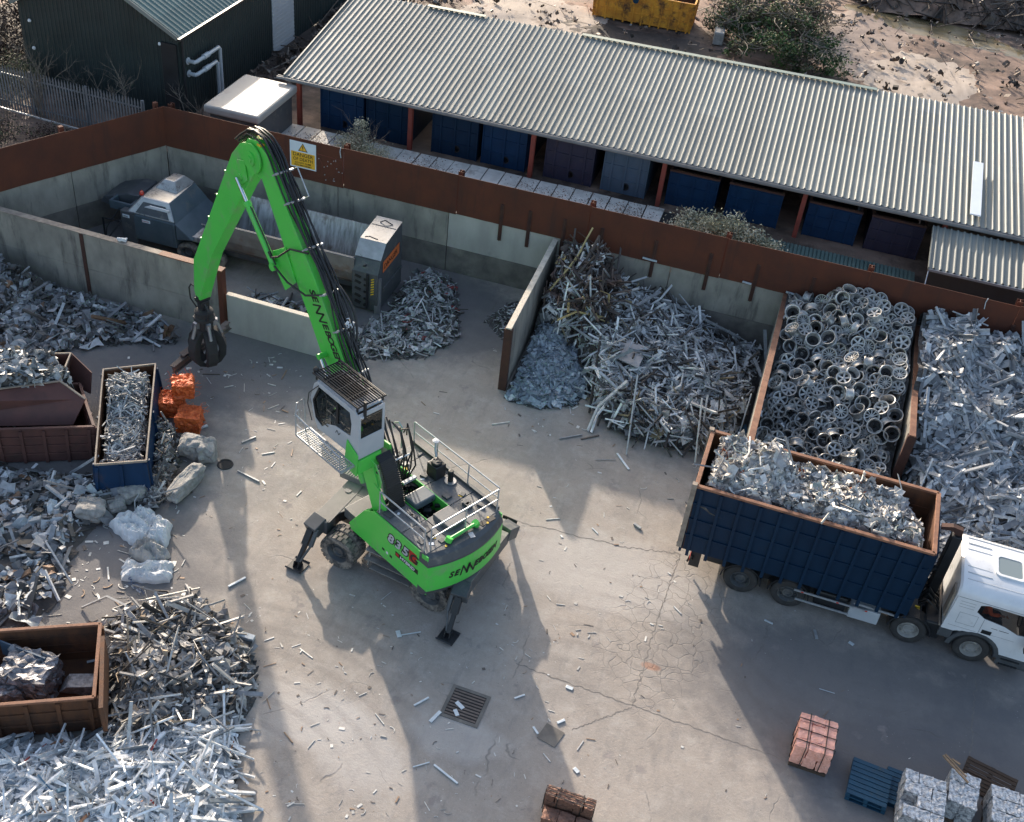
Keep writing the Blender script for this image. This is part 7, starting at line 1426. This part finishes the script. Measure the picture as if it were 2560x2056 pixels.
# ---------------------------------------------------------------- loose individual pieces
def strip(p, q, w_, h_, m_, name, label, cat, z=.012, group=None):
    b = MB(); a, c = at(*p, z+h_/2), at(*q, z+h_/2); b.bar(a, c, w_, h_); return thing(b, name, M[m_], label, cat, group, bevel=.004)
M['lit'] = mat('white_profile', (.62, .66, .68), (.5, .54, .56), rough=.4, metal=.2, scale=5, bump=.05); M['dullbar'] = mat('dull_bar', (.36, .37, .37), (.24, .245, .25), rough=.5, metal=.3, scale=5, bump=.1)
for a in (((560, 1575), (635, 1598), .17, .12, 'lit', 'white_offcut', 'thick white plank-like offcut at the right tip of the grey heap', 'offcut'), ((604, 1107), (640, 1092), .05, .04, 'dullbar', 'metal_bar', 'grey bar on the shadow edge right of the boulders', 'bar'),
    ((594, 1177), (648, 1204), .05, .04, 'dullbar', 'metal_bar', 'grey bar in sunlight just right of the manhole', 'bar'), ((480, 1078), (519, 1064), .08, .05, 'lit', 'white_offcut', 'pale bar right of the orange wire bales', 'offcut'),
    ((571, 1467), (614, 1444), .06, .04, 'lit', 'white_offcut', 'pale bar left of the handler front foot', 'offcut'), ((1085, 1912), (1144, 1959), .05, .03, 'lit', 'white_offcut', 'long curved white strip below the drain grate', 'offcut'),
    ((1032, 1918), (1074, 1906), .03, .02, 'lit', 'white_offcut', 'thin white strip left of the long curved strip', 'offcut'), ((1035, 1764), (1072, 1744), .05, .03, 'lit', 'white_offcut', 'white strip just left of the drain grate', 'offcut'),
    ((1075, 1805), (1101, 1779), .09, .03, 'lit', 'white_offcut', 'broad glassy strip at the lower left corner of the drain grate', 'offcut'), ((1141, 1755), (1158, 1772), .11, .02, 'lit', 'white_offcut', 'upper white rectangle lying on the drain grate bars', 'offcut'),
    ((1137, 1774), (1144, 1790), .1, .02, 'lit', 'white_offcut', 'lower white rectangle lying on the drain grate bars', 'offcut'), ((1286, 1746), (1312, 1737), .05, .02, 'lit', 'white_offcut', 'small strip right of the drain grate', 'offcut'),
    ((1002, 1588), (1052, 1580), .03, .02, 'lit', 'white_offcut', 'thin splinter in the handler shadow', 'offcut'), ((994, 1577), (999, 1593), .12, .02, 'lit', 'white_offcut', 'pale square at the left end of the thin splinter', 'offcut'),
    ((1393, 1808), (1412, 1800), .07, .03, 'lit', 'white_offcut', 'short white piece above the flat square plate', 'offcut'), ((1333, 1817), (1345, 1835), .06, .02, 'lit', 'white_offcut', 'short tapered piece left of the flat square plate', 'offcut'),
    ((1415, 1716), (1432, 1723), .1, .02, 'lit', 'white_offcut', 'small white square on the slab joint', 'offcut'), ((1435, 1920), (1446, 1932), .1, .02, 'lit', 'white_offcut', 'small white block near the brown bales', 'offcut'),
    ((1398, 1097), (1456, 1087), .04, .04, 'dullbar', 'metal_bar', 'short dark bar with knob on the concrete left of the lorry', 'bar'), ((1488, 1150), (1540, 1150), .02, .02, 'dullbar', 'metal_bar', 'thin rod left of the lorry bin', 'bar'),
    ((1543, 1134), (1572, 1174), .07, .03, 'lit', 'white_offcut', 'slanted white strip left of the lorry bin', 'offcut'), ((2048, 1722), (2087, 1734), .02, .015, 'lit', 'white_offcut', 'thin white splinter in the lorry shadow', 'offcut'),
    ((2036, 1575), (2042, 1598), .09, .03, 'dullbar', 'metal_bar', 'crumpled grey strip in the lorry shadow', 'bar'), ((1911, 1550), (1932, 1560), .05, .03, 'lit', 'white_offcut', 'bent white piece in the lorry shadow below the second wheel', 'offcut'),
    ((2122, 1605), (2134, 1613), .1, .02, 'lit', 'white_offcut', 'small pale square in the lorry shadow', 'offcut'), ((1585, 1310), (1602, 1322), .08, .06, 'dullbar', 'metal_bar', 'stubby dark bolt on the sunlit concrete', 'bar'),
    ((1480, 1320), (1495, 1335), .03, .02, 'lit', 'white_offcut', 'short pale splinter right of the big triangular shadow', 'offcut'), ((800, 1130-60), (818, 1060), .03, .02, 'lit', 'white_offcut', 'x', 'offcut')):
    if a[6] == 'x': continue
    strip(a[0], a[1], a[2], a[3], a[4], a[5], a[6], a[7])
def frame3(pts, r, m_, name, label, cat, close=False):
    b = MB(); b.tube(pts, r, 6, close=close); return thing(b, name, M[m_], label, cat)
M['straw'] = mat('yellowed_frame', (.5, .38, .16), (.35, .27, .12), rough=.6, bump=.1)
frame3([at(1375, 725, 2.0), at(1440, 650, 2.7), at(1468, 595, 3.3), at(1482, 570, 3.6)], .035, 'straw', 'yellow_pole', 'long yellowed pole sticking up over the tangled frames against the wall', 'pole')
frame3([at(1358, 735, 1.5), at(1415, 680, 2.4), at(1455, 625, 3.0)], .03, 'straw', 'yellow_pole', 'lower yellowed pole crossing the top of the frame heap', 'pole')
fr = [at(1423, 722, 2.35), at(1483, 697, 2.6), at(1492, 724, 2.4), at(1425, 724, 2.3)]
frame3(fr, .03, 'lit', 'bent_frame', 'bent white rectangular frame near the top of the tangled heap', 'frame', True)
b = MB(); c = [at(1520, 885, 1.35), at(1565, 845, 1.5), at(1620, 870, 1.45), at(1595, 920, 1.3), at(1560, 905, 1.3)]
m = slab3(c, .02); M['dustplate'] = mat('dusty_sheet', (.42, .38, .36), (.3, .275, .26), rough=.7, scale=3, bump=.1); thing(m, 'metal_sheet', M['dustplate'], 'large dusty cut-corner sheet lying on the tangled frames', 'sheet')
for a, lab in ((((1565, 780, 1.7), (1650, 730, 1.95)), 'long flat bar across the middle of the tangled heap'), (((1640, 745, 1.6), (1745, 790, 1.3)), 'upper long pole sliding down the right of the tangled heap'), (((1735, 785, 1.3), (1850, 845, .7)), 'lower long pole sliding down the right of the tangled heap'),
    (((1881, 890, .9), (1905, 945, .9)), 'flat pale bar leaning at the right edge of the tangled heap'), (((1912, 825, 1.2), (1915, 900, .5)), 'upright channel leaning on the second divider')):
    b = MB(); b.bar(at(*a[0]), at(*a[1]), .12, .05); thing(b, 'metal_bar', M['dullbar'], lab, 'bar')
m = slab3([at(1825, 1075, .3), at(1865, 1060, .35), at(1870, 1085, .3), at(1840, 1092, .25)], .03); thing(m, 'teal_sheet', M['teal'], 'crumpled teal sheet at the foot of the tangled heap behind the lorry bin', 'sheet')
for p, q, lab in (((1608, 642), (1642, 655), 'white strip lying on the wall top above the tangled heap'), ((1862, 683), (1880, 705), 'white strip leaning on the rusty sheet left of the wheels'), ((1966, 725), (1985, 755), 'white strip bent over the wall end at the wheel heap')):
    b = MB(); a_, c_ = at(*p, 2.72), at(*q, 2.70); a_.y = c_.y = YW-.12; b.bar(a_, c_, .06, .05); thing(b, 'white_offcut', M['lit'], lab, 'offcut')
# crumbs scattered on the yard
lit = MB(); V = []; F = []; T = []; rg = random.Random(77)
def crumbs(px0, px1, py0, py1, n, s0, s1):
    for k in range(n):
        p = at(rg.uniform(px0, px1), rg.uniform(py0, py1)); 
        if noise.noise(Vector((p.x*.5, p.y*.5, 9))) < -.12 and rg.random() < .7: continue
        kd = rg.choice(('flat', 'slat', 'chip', 'bar', 'chip', 'curl')); v, f = piece(kd, rg, rg.uniform(s0, s1)); q = Matrix.Rotation(rg.uniform(0, 6.28), 3, 'Z'); W = [q @ Vector(x) for x in v]; lo = min(x.z for x in W); b = len(V)
        V.extend([tuple(x+p+Vector((0, 0, .006-lo))) for x in W]); F.extend([tuple(b+i for i in t) for t in f]); c = rg.choice(((.6, .6, .58), (.7, .69, .66), (.45, .44, .42), (.12, .1, .09), (.62, .63, .64), (.3, .2, .13))); T.extend([c]*len(v))
crumbs(430, 760, 900, 1300, 120, .15, .4); crumbs(420, 1000, 1440, 2050, 420, .08, .32); crumbs(1000, 1500, 1500, 2050, 200, .07, .28); crumbs(560, 1000, 1000, 1400, 120, .08, .28); crumbs(700, 1400, 830, 1150, 55, .12, .35); crumbs(1340, 1760, 1060, 1600, 110, .12, .4); crumbs(1500, 2300, 1400, 2000, 70, .1, .26)
crumbs(120, 460, 1280, 1560, 160, .15, .5); crumbs(260, 700, 760, 1000, 110, .12, .45); crumbs(1250, 1500, 960, 1100, 60, .15, .5)
me = bpy.data.meshes.new('yard_litter'); me.from_pydata(V, [], F); me.materials.append(M['scrap']); ca = me.color_attributes.new('tint', 'FLOAT_COLOR', 'POINT'); ca.data.foreach_set('color', np.c_[np.array(T), np.ones(len(T))].astype(np.float32).ravel())
o = bpy.data.objects.new('yard_litter', me); C.objects.link(o); tag(o, 'small crumbs and splinters of scrap scattered over the yard concrete', 'litter', None, 'stuff')
# ---------------------------------------------------------------- palisade fence and vegetation
M['fence'] = mat('dull_galvanised', (.2, .205, .215), (.14, .145, .15), rough=.55, metal=.2, bump=0)
pf = empty('palisade_fence', (-29, 37.6, 1.9), 0, 'grey galvanised palisade fence behind the side wall at the left', 'fence')
A_, B_ = Vector((-36, 38.3, 1.9)), Vector((-25.3, 37.9, 1.9)); n = 76; b = MB()
for i in range(n):
    p = A_.lerp(B_, i/(n-1)); w_ = .032; b.prism([(-w_, .05), (w_, .05), (w_, 1.8), (0, 1.98), (-w_, 1.8)], lambda a, q, t, p=p: (p.x+a, p.y+t, p.z+q), -.012, .012)
b.build('pales', M['fence'], pf, world=True)
for z in (.35, 1.6): MB().bar(A_+Vector((0, .04, z)), B_+Vector((0, .04, z)), .05, .05).build('rail', M['fence'], pf, world=True)
for i in range(5): p = A_.lerp(B_, i/4); MB().bb(p.x-.05, p.x+.05, p.y+.06, p.y+.16, 1.9, 3.8).build('post', M['fence'], pf, world=True)
MB().bar((-36, 37.5, 2.45), (-27.2, 36.9, 2.45), .06, .06).build('low_rail', M['galv'], pf, world=True)
def leaves(name, blobs, n, size, pal, parent=None, seed=1, m_='leaf', world=True, gravity=0):
    """leaf-sized faces through the volume of several blobs, clumped"""
    rg = random.Random(seed); V = []; F = []; T = []; tot = sum(b[3]*b[4]*b[5] for b in blobs)
    for (x, y, z, rx, ry, rz) in blobs:
        k = int(n*rx*ry*rz/tot); ncl = max(4, k//22); cl = []
        for _ in range(ncl):
            d = Vector((rg.gauss(0, 1), rg.gauss(0, 1), rg.gauss(0, 1))).normalized()*(rg.random()**.45); cl.append((Vector((x+d.x*rx, y+d.y*ry, max(.05, z+d.z*rz))), rg.choice(pal), rg.uniform(.7, 1.25)))
        for _ in range(k):
            c, col, g = rg.choice(cl); r_ = .16*max(rx, ry)**.5; p = c+Vector((rg.gauss(0, r_), rg.gauss(0, r_), rg.gauss(0, r_*.8))); s = size*rg.uniform(.5, 1.3)
            a = Vector((rg.gauss(0, 1), rg.gauss(0, 1), rg.gauss(0, .6))).normalized(); b_ = a.cross(Vector((rg.gauss(0, 1), rg.gauss(0, 1), rg.gauss(0, 1)))).normalized(); i = len(V)
            V += [tuple(p-a*s), tuple(p+b_*s*.45), tuple(p+a*s), tuple(p-b_*s*.45)]; F.append((i, i+1, i+2, i+3)); T += [(col[0]*g, col[1]*g, col[2]*g)]*4
    if world and parent is not None: V = [tuple(MWI[parent] @ Vector(v)) for v in V]
    me = bpy.data.meshes.new(name); me.from_pydata(V, [], F); me.materials.append(M[m_]); ca = me.color_attributes.new('tint', 'FLOAT_COLOR', 'POINT'); ca.data.foreach_set('color', np.c_[np.array(T), np.ones(len(T))].astype(np.float32).ravel())
    o = bpy.data.objects.new(name, me); C.objects.link(o)
    if parent is not None: o.parent = parent
    return o
def twigs(b, base, h, n, seed, spread=.6, r=.02, lvl=3):
    rg = random.Random(seed)
    def grow(p, d, L_, r_, l):
        q = [p]; 
        for i in range(4): d = (d+Vector((rg.gauss(0, .12), rg.gauss(0, .12), rg.gauss(0, .06)+.03))).normalized(); q.append(q[-1]+d*L_/4)
        b.tube(q, [r_*(1-.15*i) for i in range(5)], 4, caps=False)
        if l > 0:
            for k in range(rg.randint(2, 4)): grow(q[rg.randint(1, 4)], (d+Vector((rg.gauss(0, spread), rg.gauss(0, spread), rg.gauss(0, .3)))).normalized(), L_*rg.uniform(.4, .75), r_*.55, l-1)
    for k in range(n): grow(Vector(base)+Vector((rg.gauss(0, .1*n**.5), rg.gauss(0, .1*n**.5), 0)), Vector((rg.gauss(0, spread*.5), rg.gauss(0, spread*.5), 1)).normalized(), h*rg.uniform(.6, 1), r, lvl)
BR = [(.065, .036, .028), (.042, .026, .021), (.1, .065, .052), (.03, .021, .017)]; OL = [(.13, .14, .07), (.09, .1, .055), (.2, .2, .11), (.06, .07, .04)]; PALE = [(.52, .5, .36), (.38, .38, .26), (.25, .26, .17), (.62, .6, .45)]; GN = [(.06, .13, .04), (.04, .09, .03), (.13, .17, .07), (.025, .05, .02)]
def shrub(label, blobs, n, size, pal, seed, base, h=1.0, nt=5, cat='shrub', name='shrub'):
    t = empty(name, base, 0, label, cat); leaves('foliage', blobs, n, size, pal, t, seed)
    b = MB(); twigs(b, base, h, nt, seed, .5, .018, 2); b.build('stems', M['twig'], t, world=True, fix=False); return t
shrub('reddish-brown bramble thicket left of the dark green barn', [(-36, 43, 2.8, 2.6, 3, 1.1), (-35, 40.5, 2.5, 2, 1.6, .8), (-35.6, 47, 3, 2.2, 3, 1.2)], 17000, .075, BR, 1, (-35, 42, 1.9), 1.6, 14)
shrub('grey-green bush against the dark barn wall, behind the fence', [(-32.0, 39.3, 3.0, 1.1, .6, .9), (-33.2, 39.2, 2.7, .9, .6, .7)], 3200, .055, OL, 2, (-32, 39.3, 1.9), 1.9, 10)
shrub('low dark bush on the barn wall right of the grey-green one', [(-29.6, 39.7, 2.5, 1.2, .5, .6)], 1500, .05, [(.05, .055, .04), (.035, .04, .03)], 3, (-29.6, 39.7, 1.9), 1.2, 7)
shrub('yellow-green weeds and brambles outside the rusty side wall', [(-31.2, 35.6, 2.2, 1.6, 1.3, .45), (-33.5, 36.2, 2.3, 1.8, 1.2, .5)], 5200, .05, OL+BR[:2], 4, (-31.2, 35.8, 1.9), 1.1, 14)
shrub('brown bramble mat between palisade fence and side wall', [(-28.6, 36.6, 2.1, 1.6, .7, .3)], 2000, .05, BR+OL[:1], 5, (-28.6, 36.6, 1.9), .8, 10)
for k, (x, y, h, lab) in enumerate(((-27.0, 38.6, 2.1, 'bare sapling in front of the dark barn wall'), (-30.3, 38.0, 2.3, 'bare thorny sapling tangled in the palisade fence'), (-23.6, 39.6, 1.3, 'small bare sapling behind the wall corner, left of the kiosk'))):
    t = empty('sapling', (x, y, 1.9), 0, lab, 'sapling'); b = MB(); twigs(b, (x, y, 1.9), h, 5, 40+k, .38, .035, 3); b.build('branches', M['twig'], t, world=True, fix=False)
shrub('dry straw-coloured shrub growing on the low slab roof', [(-17.4, 41.0, 2.5, .8, .5, .45), (-16.4, 40.8, 2.4, .9, .5, .3), (-17.1, 41.2, 3.0, .35, .3, .55)], 5200, .045, PALE, 6, (-17.1, 41.3, 2.15), 1.3, 8)
shrub('silvery-green leafy shrub spilling over the rusty wall under the shed', [(-2.7, 40.6, 2.55, .9, .6, .6), (-1.6, 40.6, 2.7, 1.0, .6, .65), (-.5, 40.5, 2.55, .9, .55, .55), (.3, 40.4, 2.4, .6, .5, .4)], 9000, .06, PALE+[(.3, .32, .24)], 7, (-1.4, 40.6, 2.0), 1.0, 12)
o = leaves('leaf_litter', [(-19, 40.8, 2.22, 1.8, .8, .03), (-14.2, 40.8, 2.22, 1.6, .8, .03), (-8.5, 40.9, 2.22, 2.4, .9, .03), (-5.5, 40.9, 2.22, 1.4, .9, .03)], 3600, .035, [(.1, .045, .025), (.07, .04, .025), (.16, .09, .05)], None, 8, world=False); tag(o, 'brown dead leaves and ivy stems on the low slab roof', 'leaves', None, 'stuff')
br_ = random.Random(19); bb_ = []
for k in range(34):
    x, y = br_.uniform(-5.4, 1.3), br_.uniform(60.6, 70.5); r_ = br_.uniform(.5, 1.15); hh = 1.3*(1-abs((x+2)/4.2)**2.5)*min(1, (y-59.8)/2.5); bb_.append((x, y, 2.0+max(.2, hh)*br_.uniform(.5, 1.2), r_*1.2, r_, r_*.7))
bp_ = empty('brush_heap', (-2, 64, 2.0), 0, 'big sprawling heap of cut green and brown branches in the muddy yard', 'brush heap')
gb = [q for i, q in enumerate(bb_) if q[1] < 65.5 or i % 3 == 0]; wb_ = [q for q in bb_ if q[1] > 63.5]
leaves('green_foliage', gb, 17000, .09, GN+OL[:2]+[(.09, .15, .05)], bp_, 9); leaves('dead_foliage', wb_+gb[::3], 12000, .09, [(.12, .085, .06), (.2, .155, .11), (.07, .05, .04), (.28, .23, .16)], bp_, 10)
b = MB(); rg = random.Random(6)
for k in range(240):
    q = rg.choice(bb_); p = Vector((q[0]+rg.gauss(0, q[3]*.6), q[1]+rg.gauss(0, q[4]*.6), q[2]+q[5]*rg.uniform(.1, .9))); d = Vector((rg.gauss(0, 1), rg.gauss(0, 1), rg.gauss(0, .35))).normalized(); pts = [p]
    for i in range(4): d = (d+Vector((rg.gauss(0, .25), rg.gauss(0, .25), rg.gauss(-.05, .15)))).normalized(); pts.append(pts[-1]+d*rg.uniform(.2, .5))
    b.tube(pts, [.03, .026, .02, .014, .008], 4, caps=False)
b.build('branches', M['twig'], bp_, world=True, fix=False)
heap('earth_rubble', 'brown clods, broken brick and roots strewn over the muddy yard behind the shed', 'rubble', Pile([(-25, 52), (-21.5, 51.5), (-12, 53), (14, 55), (26, 66), (26, 82), (-24, 70)], [(0, 60, .02), (10, 66, .02)], .5, base=2.02, rough=.02), [('chip', 5), ('lump', 3), ('flat', 1), ('rod', .7), ('block', .6)], [((.1, .07, .052), 5), ((.2, .145, .11), 4), ((.34, .27, .22), 2), ((.05, .038, .03), 3), ((.42, .38, .34), .5)], 2600, (.35, 1.15), .3, seed=51, matn='shred', mound=False)
heap('earth_rubble', 'dark rubble and litter on the ground beside the dark green barn', 'rubble', Pile([(-24.9, 45), (-22.4, 45), (-20.9, 51), (-20, 62), (-24.9, 62)], [(-23, 50, .05), (-23, 57, .08)], .5, base=2.0, rough=.02), [('chip', 5), ('lump', 3), ('block', 1), ('rod', 1), ('sheet', 1)], [((.09, .065, .05), 5), ((.16, .12, .095), 3), ((.3, .26, .22), 1), ((.5, .48, .45), .4)], 900, (.4, 1.2), .4, seed=52, matn='shred', mound=False)
heap('branch_heap', 'dark churned brush and soil along the far top right edge', 'brush heap', Pile([(3, 74), (8, 74.5), (16, 76), (24, 80), (24, 92), (-6, 92), (-1, 78)], [(8, 78, 1.3), (16, 82, 1.6), (3, 84, 1.5)], 2.0, base=1.95, rough=.3), [('rod', 5), ('sheet', 2), ('chip', 3)], [((.1, .075, .06), 4), ((.2, .16, .13), 1.5), ((.05, .04, .035), 3)], 3500, (.8, 2.0), .4, seed=41, res=.4, matn='shred', gm='mud')
b = MB(); p = at(1795, 100, 2.0); b.box((p.x, p.y, 2.3), (.55, 1.5, .7), Matrix.Rotation(.1, 3, 'Z')); thing(b, 'concrete_block', M['rock'], 'pale concrete block at the left foot of the green branch heap', 'block', bevel=.05)
mb = MB(); bm = bmesh.new(); bmesh.ops.create_uvsphere(bm, u_segments=20, v_segments=14, radius=1)
for v in bm.verts: p = v.co; s = Vector((math.copysign(abs(p.x)**.5, p.x)*.42, math.copysign(abs(p.y)**.5, p.y)*.4, math.copysign(abs(p.z)**.6, p.z)*.4)); s *= 1+.15*noise.noise(s*5); mb.v.append((-19.65+s.x, 46.0+s.y, 2.3+s.z))
for f in bm.faces: mb.f.append(tuple(v.index for v in f.verts)); mb.m.append(0)
bm.free(); thing(mb, 'woven_bag', M['bag'], 'white bulk bag standing behind the first red post of the shed', 'bag')
mb = MB(); bale(mb, tuple(at(118, 530, .5)), (.9, .55, .55), .4, 9, .12, 7); thing(mb, 'tarpaulin_bundle', M['bagb'], 'crumpled grey tarpaulin on the floor behind the left partition', 'tarpaulin')
mb = MB(); p = at(306, 603, 2.6); bale(mb, (p.x, p.y, 2.66), (.3, .16, .09), .2, 12, .05, 3); thing(mb, 'white_rag', M['bag'], 'white crumpled rag on the partition capping', 'rag')
# lamp bits: dangling white strips on the wall
for x, lab in ((-16.22, 'white torn strip hanging from the top of the rusty sheet'), (7.9, 'small white strip hanging on the rusty wall at the right')):
    b = MB(); b.tube([(x, YW-.04, 4.27), (x-.03, YW-.05, 4.1), (x+.01, YW-.05, 3.85)], .018, 5); thing(b, 'torn_strip', M['lit'], lab, 'strip')
